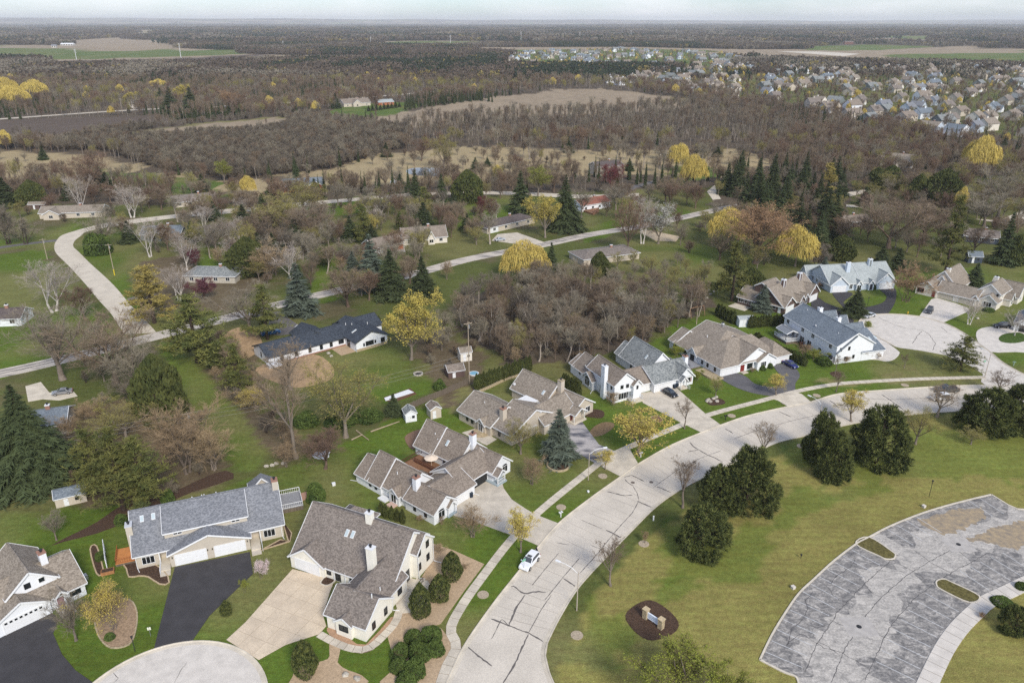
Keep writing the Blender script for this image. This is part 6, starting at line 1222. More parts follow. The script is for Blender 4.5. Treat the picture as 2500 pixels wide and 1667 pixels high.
# ------------------------------------------------------------------ trees and shrubs that the photograph shows one by one
for a in [
 ('bigspruce', 80, 1128, 885, 180, 'huge dark spruce covering the grey roofed house at the left edge'),
 ('wpine', 285, 1172, 985, 135, 'tall olive pine at the end of the brown leaf bed'), ('wpine', 335, 1162, 1005, 120, 'second olive pine beside the brown leaf bed'), ('wpine', 225, 1130, 985, 105, 'slender olive pine behind the beige garden shed'),
 ('cedar', 375, 985, 815, 112, 'tall dark cedar beside the bright grass strip'), ('bare_tan', 430, 1085, 935, 175, 'tan bare tree with many stems in front of the dark cedar'), ('bare_tan', 492, 1078, 975, 110, 'smaller tan bare tree at the edge of the bright grass strip'),
 ('bud_olive', 290, 1005, 925, 175, 'pale budding tree in front of the tall dark cedar'), ('bare_grey', 145, 872, 700, 230, 'great spreading bare tree in the mulch ring by the grey sedan'),
 ('birch', 125, 716, 592, 130, 'white barked tree on the left lawn near the lane'), ('bare_red', 195, 732, 655, 75, 'dark bare bush on the left lawn by the lane'),
 ('bare_brown', 268, 880, 715, 205, 'bare tree standing at the junction of lane and country road'), ('bare_grey', 320, 905, 770, 120, 'slim bare tree beside the tall dark cedar'),
 ('amberpine', 355, 742, 612, 112, 'yellowish olive pine at the lane corner'), ('birch', 412, 690, 612, 92, 'white birch before the pale hipped roof house'), ('wpine', 455, 832, 680, 135, 'big olive pine south of the country road'), ('wpine', 548, 905, 790, 82, 'small olive pine in front of the white ranch house'),
 ('bare_grey', 572, 762, 650, 160, 'wide bare tree by the asphalt forecourt'), ('bluespruce', 690, 730, 606, 74, 'tall blue spruce beside the country road'), ('bare_brown', 800, 705, 612, 105, 'bare tree with a birdhouse pole north of the ranch house'), ('bare_red', 848, 690, 620, 70, 'small reddish bare tree next to the blue spruces'),
 ('bluespruce', 856, 668, 540, 66, 'narrow blue spruce on the far side of the country road'), ('spruce', 900, 690, 575, 72, 'dark spruce next to the narrow blue spruce'), ('spruce', 972, 690, 590, 60, 'dark spruce left of the willow'), ('bluespruce', 812, 640, 578, 42, 'short blue spruce by the dug garden patch'),
 ('bud_gold', 945, 826, 678, 128, 'round gold green maple at the end of the white ranch house'), ('street_bare', 668, 895, 785, 190, 'dark forked bare tree in front of the white ranch house'), ('street_bare', 680, 1052, 840, 150, 'tall many stemmed bare tree behind the white duplex lawn'), ('bud_olive', 795, 1004, 832, 180, 'greenish bare tree in the ranch backyard'),
 ('bare_red', 748, 1076, 985, 120, 'reddish bare bush tree behind the cream house'), ('goldbush', 590, 950, 892, 64, 'gold budding bush in front of the bare soil patch'), ('scrub', 545, 845, 780, 50, 'dark bush beside the reddish earth'), ('cedar', 500, 850, 790, 42, 'small cedar beside the reddish earth'),
 ('spruce', 905, 958, 904, 38, 'small dark spruce by the timber fence corner'), ('yew', 790, 985, 940, 90, 'dark evergreen bush under the ranch backyard trees'), ('yew', 705, 985, 950, 60, 'low dark evergreen by the backyard path'), ('yew', 850, 975, 940, 60, 'round evergreen next to the small dark spruce'),
 ('wpine', 615, 780, 655, 90, 'soft green pine behind the asphalt forecourt'), ('bluespruce', 1282, 1066, 942, 76, 'grey green spruce in a round stone bed by the worn drive'), ('bud_olive', 1196, 1042, 970, 84, 'budding shrub tree in front of the beige duplex'), ('bare_tan', 1222, 1112, 1052, 78, 'round bare bush on the lawn of the white duplex'),
 ('bare_tan', 1086, 1232, 1170, 84, 'spreading bare tan bush beside the white duplex drive'), ('yellow_small', 1196, 1268, 1178, 82, 'yellow flowering tree at the end of the white duplex drive'), ('yellow_small', 1468, 1045, 944, 118, 'broad bright yellow tree on the street verge'), ('yellow_small', 1390, 1078, 1030, 52, 'little yellow tree by the street lamp'),
 ('street_bare', 1572, 984, 915, 48, 'young bare tree beside the drive of the two toned duplex'), ('street_bare', 1752, 1056, 964, 62, 'young bare tree across the street near the dark pines'), ('street_bare', 1568, 1166, 1058, 84, 'young bare tree left of the big dark pine'), ('street_bare', 1402, 1345, 1228, 76, 'young bare tree by the tall street lamp'), ('yellow_small', 1783, 908, 862, 46, 'young budding tree on the horseshoe drive verge'), ('street_bare', 2152, 958, 880, 84, 'spreading bare tree in front of the passing white car'), ('street_bare', 1920, 900, 850, 40, 'thin bare tree on the verge of the tall white house'), ('street_bare', 2290, 905, 850, 80, 'bare tree at the side street corner'), ('yellow_small', 1955, 968, 900, 62, 'pale yellow tree behind the pine group'),
 ('pine', 1712, 1198, 1034, 132, 'largest dark pine of the street lawn group'), ('pine', 1648, 1196, 1078, 92, 'dark pine joined to the left side of the largest pine'), ('pine', 1612, 1300, 1168, 122, 'round dark pine standing in front of the largest pine'),
 ('pine', 1882, 1080, 950, 78, 'tall dark pine at the left of the right hand pine group'), ('pine', 1908, 1115, 992, 84, 'lower dark pine at the front of the right hand pine group'), ('pine', 2012, 1092, 938, 122, 'broad olive dark pine at the back of the right hand pine group'), ('bud_olive', 2102, 1020, 940, 90, 'pale budding shrub right of the pine group'),
 ('pine', 2258, 1015, 895, 116, 'rounded olive pine at the right edge of the lawn'), ('pine', 2345, 1010, 890, 120, 'pine cut by the right picture edge'), ('bud_olive', 2230, 1020, 985, 60, 'low budding shrub under the right edge pines'),
 ('lime', 1560, 1640, 1492, 200, 'low leafy green tree rising from the bottom edge of the lawn'), ('lime', 1660, 1660, 1540, 110, 'second leafy green tree at the bottom edge'),
 ('dwarfspruce', 967, 1422, 1338, 48, 'cone shaped dwarf spruce closest to the gravel path'), ('dwarfspruce', 1010, 1386, 1318, 48, 'middle cone shaped dwarf spruce in the gravel garden'), ('dwarfspruce', 1039, 1337, 1266, 46, 'cone shaped dwarf spruce farthest along the gravel garden'), ('dwarfspruce', 703, 1560, 1470, 56, 'dwarf spruce in the gravel island by the turning circle'), ('dwarfspruce', 521, 1416, 1378, 26, 'tiny dwarf spruce beside the dark blacktop drive'),
 ('pinkbush', 600, 1328, 1288, 36, 'small pink white blossom shrub by the dark blacktop drive'), ('limebush', 563, 1360, 1330, 26, 'small budding shrub by the dark blacktop drive'), ('goldbush', 262, 1470, 1342, 120, 'gold flowering bush in the oval mulch bed'), ('bare_grey', 175, 1470, 1360, 105, 'bare tree in front of the white house at the picture edge'), ('bare_grey', 130, 1240, 1175, 55, 'thin bare tree on the lawn below the garden shed'),
 ('bluespruce', 1750, 718, 655, 46, 'blue spruce against the brown house'), ('spruce', 1962, 732, 662, 64, 'broad spruce on the lawn between the dark drives'), ('wpine', 2204, 852, 772, 86, 'tufted pine on the lawn inside the side street'), ('redbush', 2080, 692, 606, 90, 'rust coloured bare bush between two duplexes'), ('birch', 2225, 745, 690, 60, 'white stemmed tree in front of the ivory duplex'), ('birch', 2330, 770, 715, 55, 'white stemmed tree by the open garage'), ('spruce', 2235, 665, 605, 55, 'dark spruce behind the ivory duplex'), ('bluespruce', 1890, 640, 590, 46, 'small blue spruce behind the brown house'),
 ('willow', 1206, 642, 554, 104, 'yellow weeping willow beside the country road'), ('spruce', 1266, 632, 558, 36, 'narrow dark spruce right of the weeping willow'), ('cedar', 1376, 642, 578, 46, 'dark cedar in front of the low wide house'), ('bud_gold', 1252, 546, 450, 78, 'gold budding maple behind the long brown ranch'), ('bigspruce', 1297, 534, 402, 76, 'very tall dark spruce right of the gold maple'), ('spruce', 1195, 492, 394, 52, 'tall dark spruce above the lane lawn'), ('lime', 1236, 452, 382, 60, 'lime green budding tree next to the tall spruce'), ('bare_grey', 1335, 500, 420, 60, 'grey bare tree beside the very tall spruce'),
 ('rust', 1735, 605, 462, 170, 'wide rust brown budding tree'), ('willow', 1672, 560, 478, 110, 'yellow willow touching the rust brown tree'), ('willow', 1826, 612, 519, 94, 'bright yellow willow below the dark spruce clump'), ('wpine', 1680, 692, 556, 80, 'tall yellow green pine near the brown house'), ('cedar', 1725, 680, 615, 60, 'dark cedar beside the yellow green pine'), ('wbloom', 1512, 560, 470, 74, 'whitish blossoming tree by the country road'), ('birch', 1475, 560, 452, 70, 'white birch beside the whitish blossoming tree'), ('crimson', 1402, 450, 375, 52, 'dark crimson maple near the stone house'), ('bare_red', 1440, 580, 460, 80, 'tall bare tree by the country road bend'),
 ('willow', 1556, 392, 330, 50, 'golden willow at the marsh edge'), ('willow', 1592, 428, 356, 58, 'second golden willow below the marsh edge'), ('willow', 2242, 400, 312, 84, 'large golden willow at the right wood'), ('amberpine', 1895, 470, 375, 50, 'amber topped pine above the dark spruces'), ('willow', 2200, 500, 430, 26, 'slender yellow willow by the dark cedars'),
 ('wpine', 2170, 628, 450, 76, 'tall lone olive pine behind the ivory duplex'), ('bare_brown', 2040, 570, 452, 190, 'wide tangled bare tree right of the brick ranch'), ('bare_brown', 2120, 560, 470, 100, 'bare tree between the tangled tree and the lone pine'),
 ('cedar', 2042, 440, 380, 72, 'olive cedar beyond the tangled bare tree'), ('cedar', 2010, 440, 385, 50, 'dark cedar left of the olive cedar'), ('cedar', 2160, 478, 388, 84, 'broad dark cedar by the slender willow'), ('cedar', 2195, 440, 395, 50, 'dark cedar right of the broad cedar'), ('cedar', 2105, 470, 400, 46, 'cedar with a yellow tinge by the pale lane'), ('spruce', 1985, 475, 430, 40, 'small spruce by the pale lane'), ('spruce', 2300, 360, 318, 40, 'dark spruce beside the large golden willow'), ('bare_grey', 2290, 500, 370, 120, 'grey bare tree under the large golden willow'), ('bare_grey', 2260, 520, 440, 110, 'second grey bare tree under the large golden willow'), ('spruce', 2300, 610, 490, 48, 'dark spruce beside the navy house'), ('cedar', 2330, 612, 540, 52, 'dark cedar by the navy shed'), ('spruce', 2060, 625, 570, 60, 'spruce with blue tips behind the pale blue duplex'), ('spruce', 2020, 628, 565, 50, 'blue tipped spruce left of its twin'), ('cedar', 1930, 605, 540, 80, 'dark broad evergreen behind the pale blue duplex'), ('scrub', 1880, 620, 560, 60, 'grey bush left of the broad evergreen'),
 ('spruce', 18, 478, 408, 54, 'dark spruce at the left edge near the small brown shed'), ('cedar', 78, 478, 414, 64, 'olive cedar by the small brown shed'), ('bare_red', 210, 450, 352, 100, 'tall reddish bare tree before the dry marsh'), ('birch', 190, 492, 400, 60, 'white birch behind the rambling house'), ('spruce', 248, 440, 395, 30, 'small spruce at the marsh edge'), ('birch', 305, 500, 420, 80, 'leaning white birch above the lane'), ('birch', 345, 590, 500, 75, 'pair of leaning birches at the grey house'), ('birch', 430, 620, 540, 75, 'bright white birch by the grey house'), ('bare_grey', 497, 580, 500, 85, 'dark limbed bare tree beside the charcoal roof'), ('yew', 226, 590, 535, 62, 'tall clipped dark evergreen at the lane bend'), ('bare_grey', 240, 575, 480, 80, 'bare tree over the clipped evergreen'), ('plum', 470, 690, 640, 60, 'purple leaved tree at the pale hipped roof house'), ('plum', 452, 620, 572, 36, 'small purple tree on the green strip'), ('scrub', 60, 560, 500, 80, 'brown bush mass on the upper left lawn'), ('scrub', 20, 560, 470, 70, 'tall brown bush at the left edge'), ('bare_red', 640, 470, 405, 50, 'reddish bare tree by the red barn house'), ('lime', 516, 420, 368, 40, 'pale green tree at the scrub corner'), ('spruce', 683, 420, 366, 22, 'small dark spruce behind the red barn house'), ('bud_olive', 700, 500, 420, 120, 'broad budding tree left of the red barn drive'), ('bud_olive', 640, 540, 450, 120, 'large olive budding tree above the back lawns'), ('bare_brown', 590, 560, 490, 80, 'brown bare tree above the charcoal roof'), ('wpine', 838, 560, 470, 48, 'yellow green pine next to the pinkish shed'), ('bud_gold', 852, 545, 498, 40, 'gold green tree by the pinkish shed'), ('arbor', 920, 530, 485, 18, 'narrow arborvitae between the back gardens'), ('cedar', 745, 610, 565, 34, 'dark cedar by the orange play house'), ('cedar', 572, 640, 545, 90, 'broad olive cedar above the green strip'), ('birch', 670, 640, 560, 90, 'white limbed tree on the back lawn'), ('bare_brown', 720, 560, 470, 110, 'bare brown tree left of the pinkish shed'), ('wpine', 975, 480, 430, 40, 'yellow tinted pine by the lane'), ('spruce', 955, 460, 390, 30, 'dark spruce left of the pond'), ('spruce', 1015, 470, 400, 30, 'dark spruce beside the pond drive'), ('cedar', 1075, 470, 390, 70, 'group of dark pines right of the pond'), ('bare_red', 968, 370, 318, 60, 'round bare tree behind the pond'), ('bud_olive', 1020, 390, 310, 70, 'yellow budding tree beside the pond'), ('crimson', 1108, 500, 450, 40, 'small crimson tree on the lane lawn'), ('bare_tan', 620, 640, 560, 90, 'pale bare thicket tree above the back lawn'),
 ('willow', 20, 232, 178, 55, 'golden willow at the far left'), ('willow', 38, 245, 196, 62, 'lower golden willow of the far left trio'), ('willow', 82, 228, 183, 56, 'right hand golden willow of the far left trio'), ('bud_gold', 300, 240, 212, 34, 'gold budding tree by the bending farm lane'), ('spruce', 395, 262, 200, 42, 'dark conifer clump right of the bending farm lane'), ('spruce', 372, 240, 202, 40, 'dark conifer left of the clump by the farm lane'), ('bud_gold', 418, 235, 195, 34, 'gold tree between the farm lane conifers'), ('spruce', 440, 250, 200, 44, 'dark conifer right of the gold farm tree'), ('willow', 365, 205, 182, 40, 'pale gold tree above the bending farm lane'), ('rust', 525, 250, 207, 48, 'rust coloured tree beside the farm road'), ('bare_red', 862, 255, 205, 34, 'reddish tree beside the far farmhouse'), ('spruce', 772, 250, 215, 30, 'dark evergreen left of the far farmhouse'),
]:
    T(*a)
# clipped hedges and rows
def row(kind, p0, p1, n, hgt, w, label, group, cat='tree', jit=.12):
    a, b = np.array(G(*p0)), np.array(G(*p1))
    for i in range(n):
        c = a + (b - a) * i / (n - 1); tree(kind, c[0] + RNG.uniform(-jit, jit), c[1] + RNG.uniform(-jit, jit), hgt * RNG.uniform(.88, 1.12), w * RNG.uniform(.9, 1.1), label, group, cat=cat)
row('arbor', (1163, 952), (1292, 905), 22, 4.4, 1.5, 'narrow arborvitae in the hedge row behind the beige duplex', 'arborvitae hedge behind the beige duplex')
row('arbor', (1376, 955), (1412, 968), 7, 4.8, 1.6, 'narrow arborvitae in the short row between the beige and the white duplex', 'arborvitae row between duplexes')
row('arbor', (1830, 800), (1925, 792), 16, 3.6, 1.6, 'arborvitae in the tall hedge behind the white shed', 'hedge behind the white shed')
row('arbor', (1845, 830), (1962, 893), 20, 2.6, 1.7, 'arborvitae in the hedge beside the tall white house', 'hedge beside the tall white house')
row('arbor', (1752, 770), (1790, 790), 6, 4.2, 2.0, 'dark arborvitae at the end of the leaf path', 'arborvitae by the leaf path')
row('arbor', (930, 1258), (985, 1276), 5, 3.0, 1.1, 'small arborvitae between the cream house and the white duplex', 'arborvitae behind the cream house')
row('arbor', (905, 793), (925, 795), 3, 3.6, 1.4, 'arborvitae at the back of the white ranch house', 'arborvitae behind the ranch house')
row('spruce', (430, 292), (600, 270), 13, 9, 5, 'dark conifer in the windbreak along the farm road', 'farm road windbreak')
row('spruce', (900, 272), (975, 262), 9, 6.5, 4, 'dark conifer in the garden hedge of the far farmhouse', 'farmhouse hedge')
# shrubs at house fronts
for k_, p_, hh, w_, lb in [('yew', b2(*q), z_, w0, 'yew shrub in the spreading green planting beside the sidewalk') for q, z_, w0 in (((1150,1290),2.1,3.2),((1040,1300),1.7,2.8),((1180,1370),1.9,2.8),((960,1390),1.9,3.0),((1080,1400),2.3,3.4),((950,1480),1.6,2.8),((1050,1500),2.1,3.4),((1000,1570),1.7,3.0))] + list((
 ('yew', c6(1605, 635), 1.2, 1.7, 'clipped ball shrub left of the pair by the horseshoe drive'), ('yew', c6(1662, 618), 1.3, 1.8, 'clipped ball shrub right of the pair by the horseshoe drive'), ('twig', c6(1525, 650), 1.2, 2.4, 'brown bare shrub at the red front door'), ('limebush', c6(1100, 715), 2.6, 4.5, 'bright green shrub at the corner of the mottled grey roof'), ('limebush', c6(945, 530), 3.0, 5, 'yellow green shrub between the two white houses'), ('bud_olive', c6(1245, 830), 5, 4, 'young tree in the rock edged bed'), ('twig', c6(460, 900), 3.2, 4.6, 'grey green shrub at the gable of the two toned duplex'),
 ('limebush', c7(720, 900), 3.0, 6, 'large olive shrub before the tall white house'), ('yew', c7(790, 930), 2.0, 4, 'low evergreen shrub before the tall white house'), ('twig', c7(640, 870), 3.4, 5, 'bare shrub by the deck of the tall white house'), ('street_bare', c7(870, 1000), 5.5, 3, 'young tree in the mulch ring beside the tall white house'), ('twig', c7(1045, 890), 3.0, 3.2, 'rounded bare shrub against the white gable'), ('twig', c7(940, 920), 2.0, 4, 'low bare shrub at the white gable corner'), ('twig', c7(1180, 890), 1.8, 3.2, 'low brown shrub by the pale side drive'), ('limebush', c7(1100, 680), 2.6, 4, 'budding shrub beside the turning circle kerb'), ('yew', c7(2000, 540), 1.0, 4.6, 'low dark hedge under the ivory duplex windows'), ('yew', c7(1155, 378), 1.6, 2.2, 'small evergreen by the pale blue garage'), ('redbush', c7(755, 370), 2, 3, 'red brown shrub by the brown garage'), ('street_bare', c7(1380, 960), 4, 3, 'little bare tree on the dry lawn'),
 ('twig', b2(1200, 760), 1.8, 2.4, 'bare shrub in the gravel garden near the gable'), ('twig', b2(1360, 855), .8, 1.8, 'dry grass clump in the gravel garden'), ('yew', b2(440, 430), 3.6, 4, 'dark round evergreen behind the cream house'), ('twig', b2(1210, 570), 1.2, 3, 'purple brown shrub at the corner of the white duplex'), ('twig', b2(1080, 560), 1.0, 3.4, 'low shrubs along the side of the white duplex'), ('yew', c1(625, 800), 1.6, 1.3, 'narrow climber in the trellis strip'), ('yew', c1(680, 1290), .9, 1.6, 'dark tuft in the oval mulch bed'), ('goldbush', c1(720, 1110), 2.6, 3, 'small gold shrub in the oval mulch bed'),
 ('yew', b4(1640, 1070), 1.0, 3.2, 'yellow green low hedge by the curved lot walk'), ('pine', b4(1720, 1240), 4.2, 5.0, 'bushy pine beside the curved lot walk'), ('redbush', b4(1520, 1160), .9, 1.4, 'small red brown shrub by the curved lot walk'), ('yew', b4(1760, 980), 1.2, 1.8, 'plum coloured shrub at the picture edge by the lot walk'), ('twig', b3(950, 700), 2.6, 1.4, 'sapling in its ring on the open lawn'), ('yew', cM(1900, 1190), 2.6, 3, 'evergreen bush along the timber fence'), ('scrub', c1(1070, 400), 3.0, 3, 'dark shrub at the end of the leaf bed'), ('yew', c1(1045, 440), 2.4, 1.5, 'narrow evergreen behind the grey roofed duplex'), ('yew', c1(750, 570), 1.6, 2.6, 'evergreen shrub near the orange deck'))):
    tree(k_, p_[0], p_[1], hh, w_, lb, 'yew planting by the sidewalk' if lb[:9] == 'yew shrub' else None, cat='shrub' if hh < 3.4 else 'tree')
# rocks in beds and by the path
for i_, p_ in enumerate([c6(1190,870),c6(1205,885),c6(1250,850),c6(1255,880),c6(1230,860),c6(1180,880), b2(235,210), b2(190,212), b2(130,228), b2(165,222), c6(1190,30),c6(1205,60),c6(1180,90),c6(1160,120),c6(1230,40), b2(620,1520), b2(690,1545), c7(1920,600), cM(1110,940), cM(1130,960)]):
    m_ = MB(); m_.blob((p_[0], p_[1], .2), .5, .4, .38, i_, .2); m_.build('boulder', ROCK); o_ = bpy.data.objects[[o.name for o in COL.objects][-1]]
    tag(o_, 'pale boulder set in a garden bed or along a path', 'boulder', 'pale garden boulders')

# ------------------------------------------------------------------ woods: single trees where trunks can be told apart
ROADP = np.array(crl + offset(crl, 2.5) + offset(crl, -2.5) + smooth(wl_, 6) + smooth(wr_, 6) + [tuple(p) for p in smooth([G(*p) for p in FR], 12)])
def clear(x, y, md=4.2):
    if y < 900 and np.min((ROADP[:, 0] - x) ** 2 + (ROADP[:, 1] - y) ** 2) < md * md: return False
    for o, ex, ey, x0, x1, y0, y1 in HB:
        d = np.array([x, y]) - o
        if abs(d[0]) > 45 or abs(d[1]) > 45: continue
        a, b = d @ ex, d @ ey
        if x0 - 2.5 < a < x1 + 2.5 and y0 - 4.5 < b < y1 + 2: return False
    return True
def scatter(poly, n, mix, group, mind=3.0, seed=1, wf=.75, cat='tree'):
    P = [Q(*p) for p in poly]; r = random.Random(seed); X0, X1 = min(p[0] for p in P), max(p[0] for p in P); Y0, Y1 = min(p[1] for p in P), max(p[1] for p in P); got = []; tries = 0
    while len(got) < n and tries < n * 60:
        tries += 1; x, y = r.uniform(X0, X1), r.uniform(Y0, Y1)
        if not in1(x, y, P) or not clear(x, y): continue
        if any((x - a) ** 2 + (y - b) ** 2 < mind * mind for a, b in got[-400:]): continue
        got.append((x, y)); t = r.random() * sum(m[1] for m in mix)
        for kind, wt, h0, h1, lb in mix:
            t -= wt
            if t <= 0: break
        hh = r.uniform(h0, h1); tree(kind, x, y, hh, hh * wf * r.uniform(.8, 1.25), lb, group + (' (%s)' % kind.replace('_', ' ')), cat=cat)
THK = [(1085,700),(1180,655),(1330,650),(1500,700),(1630,700),(1600,735),(1500,775),(1440,815),(1310,840),(1190,850),(1120,800),(1060,750)]
scatter(THK, 150, [('tall', 4, 8, 12, 'slim grey trunked tree in the thicket behind the duplexes'), ('bare_brown', 3, 7, 11, 'brown bare tree packed in the thicket behind the duplexes'), ('bare_grey', 3, 7, 11, 'grey bare tree packed in the thicket behind the duplexes'), ('bare_tan', 1, 4, 7, 'tan stemmed bare tree in the thicket behind the duplexes'), ('bud_olive', .6, 6, 9, 'olive budding tree in the thicket behind the duplexes')], 'thicket behind the duplexes', 2.8, 5, .62)
scatter([(1350,600),(1560,600),(1640,640),(1620,700),(1500,700),(1350,650)], 22, [('bare_grey', 2, 5, 8, 'thin bare tree on the rough grass above the thicket'), ('bud_olive', 2, 5, 8, 'thin budding tree on the rough grass above the thicket')], 'trees above the thicket', 5, 6, .8)
LM = [(230,520),(440,500),(700,480),(1000,470),(1150,500),(1150,560),(1040,640),(900,690),(720,690),(560,640),(420,600),(300,570)]
scatter(LM, 185, [('tall', 2, 9, 13, 'slim tall bare tree among the gardens between lane and country road'), ('bare_red', 2, 8, 12, 'reddish bare tree among the gardens between lane and country road'), ('bare_brown', 3, 8, 12, 'brown bare tree among the gardens between lane and country road'), ('bare_grey', 4, 8, 12, 'grey bare tree among the gardens between lane and country road'), ('bud_olive', 3, 8, 12, 'olive budding tree among the gardens between lane and country road'), ('bare_tan', 2, 5, 8, 'tan bushy tree among the gardens between lane and country road'), ('scrub', 3, 3, 5, 'dark bush among the gardens between lane and country road'), ('spruce', 1, 8, 13, 'spruce among the gardens between lane and country road'), ('birch', 1, 8, 12, 'birch among the gardens between lane and country road')], 'garden trees between lane and country road', 4.2, 7, .85)
scatter([(0,440),(250,420),(420,440),(640,440),(640,480),(430,500),(230,505),(0,520)], 70, [('bare_brown', 4, 8, 12, 'brown bare tree between the lane and the dry marsh'), ('bare_red', 2, 8, 12, 'reddish bare tree between the lane and the dry marsh'), ('scrub', 3, 3, 5, 'low bush between the lane and the dry marsh'), ('bud_olive', 2, 7, 10, 'budding tree between the lane and the dry marsh'), ('spruce', 1, 7, 11, 'spruce between the lane and the dry marsh')], 'trees between lane and marsh', 6, 8, .85)
scatter([(640,430),(950,420),(1200,425),(1380,430),(1380,460),(1000,455),(760,475),(640,480)], 46, [('bare_brown', 4, 8, 12, 'brown bare tree along the lane beyond the gardens'), ('bare_grey', 3, 8, 12, 'grey bare tree along the lane beyond the gardens'), ('scrub', 3, 3, 5, 'low bush along the lane beyond the gardens'), ('bud_olive', 2, 7, 10, 'budding tree along the lane beyond the gardens'), ('spruce', 1, 8, 13, 'spruce along the lane beyond the gardens')], 'trees along the lane', 5, 9, .85)
RB = [(1400,440),(1640,420),(1960,420),(2352,420),(2480,520),(2400,600),(2100,600),(1960,600),(1850,620),(1700,640),(1620,600),(1480,540),(1390,500)]
scatter(RB, 190, [('bare_brown', 5, 8, 12.5, 'brown bare tree in the wooded gardens right of the country road'), ('bare_grey', 4, 8, 12.5, 'grey bare tree in the wooded gardens right of the country road'), ('bare_red', 2, 8, 12, 'reddish bare tree in the wooded gardens right of the country road'), ('bud_olive', 3, 8, 12, 'budding tree in the wooded gardens right of the country road'), ('scrub', 3, 3, 5.5, 'bush in the wooded gardens right of the country road')], 'wooded gardens right of the country road', 5, 10, .9)
scatter([(1640,480),(1660,430),(1760,410),(1900,420),(1950,470),(1945,560),(1880,600),(1800,550),(1700,500)], 34, [('spruce', 1, 15, 21, 'towering dark spruce in the dense spruce clump')], 'dense spruce clump', 5.5, 11, .42)
scatter([(40,760),(330,900),(480,960),(560,1080),(420,1120),(120,1150),(60,1000),(230,920)], 22, [('bare_tan', 2, 4, 7, 'tan bare bush in the rough ground by the bright grass strip'), ('scrub', 2, 2.5, 4.5, 'dark bush in the rough ground by the bright grass strip'), ('bare_grey', 1, 6, 9, 'grey bare tree in the rough ground by the bright grass strip')], 'rough ground left of the grass strip', 4, 12, .9)
scatter([(490,770),(580,800),(640,960),(720,1040),(660,1080),(560,960),(480,850)], 20, [('bare_tan', 2, 3, 6, 'tan bush in the strip beside the bright grass'), ('scrub', 2, 2.5, 4.5, 'dark bush in the strip beside the bright grass')], 'bushes right of the grass strip', 4, 13, .9)
scatter([(930,740),(1060,740),(1110,790),(1080,860),(1010,870),(960,800)], 18, [('bare_grey', 2, 5, 9, 'bare tree at the rough corner with the sheds'), ('scrub', 2, 2.5, 4, 'bush at the rough corner with the sheds')], 'rough corner with sheds', 4, 14, .9)
GROVE = [(925,338),(1000,330),(1150,318),(1500,315),(1800,335),(1830,300),(1700,262),(1600,250),(1400,264),(1150,276),(940,296)]
scatter(GROVE, 185, [('tall', 1, 13, 19, 'tall slim bare tree in the grove between marsh and tan field')], 'tall grove between marsh and field', 6.5, 15, .42)
scatter([(0,355),(130,355),(300,400),(560,425),(900,355),(1100,338),(1350,345),(1750,350),(1750,400),(1250,398),(800,425),(420,440),(0,410)], 110, [('scrub', 3, 2, 5, 'low bush standing in the dry marsh grass'), ('bare_grey', 2, 6, 11, 'grey bare tree standing in the dry marsh grass'), ('bare_brown', 2, 6, 11, 'brown bare tree standing in the dry marsh grass'), ('spruce', .3, 5, 10, 'small spruce standing in the dry marsh grass')], 'scattered growth in the dry marsh', 8, 16, .8)

scatter([(1080,345),(1350,348),(1750,350),(1760,395),(1500,402),(1250,396),(1120,390)], 46, [('tall', 2, 10, 16, 'tall slim bare tree standing in the right part of the dry marsh'), ('bare_brown', 1, 8, 12, 'brown bare tree standing in the right part of the dry marsh'), ('bud_olive', 1, 7, 10, 'budding tree standing in the right part of the dry marsh')], 'trees in the right part of the marsh', 7, 18, .6)
# ------------------------------------------------------------------ far-off growth that reads as one mass
FARC = bpy.data.collections.new('far_growth_prototypes')
def far_proto(name, key, j):
    nm, ms, H = PROTO[key][j]; V = []; F = []; MI = []; mats_ = []; o = 0
    for i, (pn, me) in enumerate(ms):
        co = np.empty(len(me.vertices) * 3, np.float32); me.vertices.foreach_get('co', co); fv = np.empty(len(me.loops), np.int32); me.loops.foreach_get('vertex_index', fv)
        V.append(co.reshape(-1, 3) / H); F.append(fv.reshape(-1, 4) + o); o += len(me.vertices); MI += [i] * len(me.polygons); mats_.append(me.materials[0])
    me = np_mesh(name, np.concatenate(V), np.concatenate(F), mats_)
    if len(me.polygons) == len(MI): me.polygons.foreach_set('material_index', MI)
    ob = bpy.data.objects.new(name, me); FARC.objects.link(ob); return ob
def clump_proto(name, seed, m, n=12, rad=.9, conifer=False):
    r = np.random.default_rng(seed); parts = []
    for i in range(n):
        c = np.array([r.uniform(-rad, rad), r.uniform(-rad, rad), 0]); k = 60; hh = r.uniform(.28, .44); q = norm(r.normal(size=(k, 3))); w = .5 if conifer else 1
        C = q * np.array([hh * .34 * w, hh * .34 * w, hh * .45]) * r.uniform(.5, 1, (k, 1)) + c + np.array([0, 0, hh * .55]); parts.append(leaves(C, .05, r))
    V, F = join(parts); ob = bpy.data.objects.new(name, np_mesh(name, V, F, m)); FARC.objects.link(ob)
FARM = dict(a=mat('far_wood_brown', srgb(100, 88, 76), rough=1, var=.25, scale=6, objrand=.2), b=mat('far_wood_grey', srgb(130, 121, 106), rough=1, var=.25, scale=6, objrand=.2), c=mat('far_conifer', srgb(54, 66, 48), rough=1, var=.25, scale=6, objrand=.15), d=mat('far_olive', srgb(140, 126, 76), rough=1, var=.25, scale=6, objrand=.15))
KEYS = [('tall', 0), ('tall', 1), ('tall', 2), ('bare_brown', 0), ('bare_grey', 1), ('bare_red', 2), ('scrub', 0), ('scrub', 1), ('scrub', 2), ('spruce', 0), ('spruce', 1), ('bud_olive', 0), ('willow', 0), ('bare_tan', 1)]
for i, (k_, j_) in enumerate(KEYS): far_proto('g%02d' % i, k_, j_)
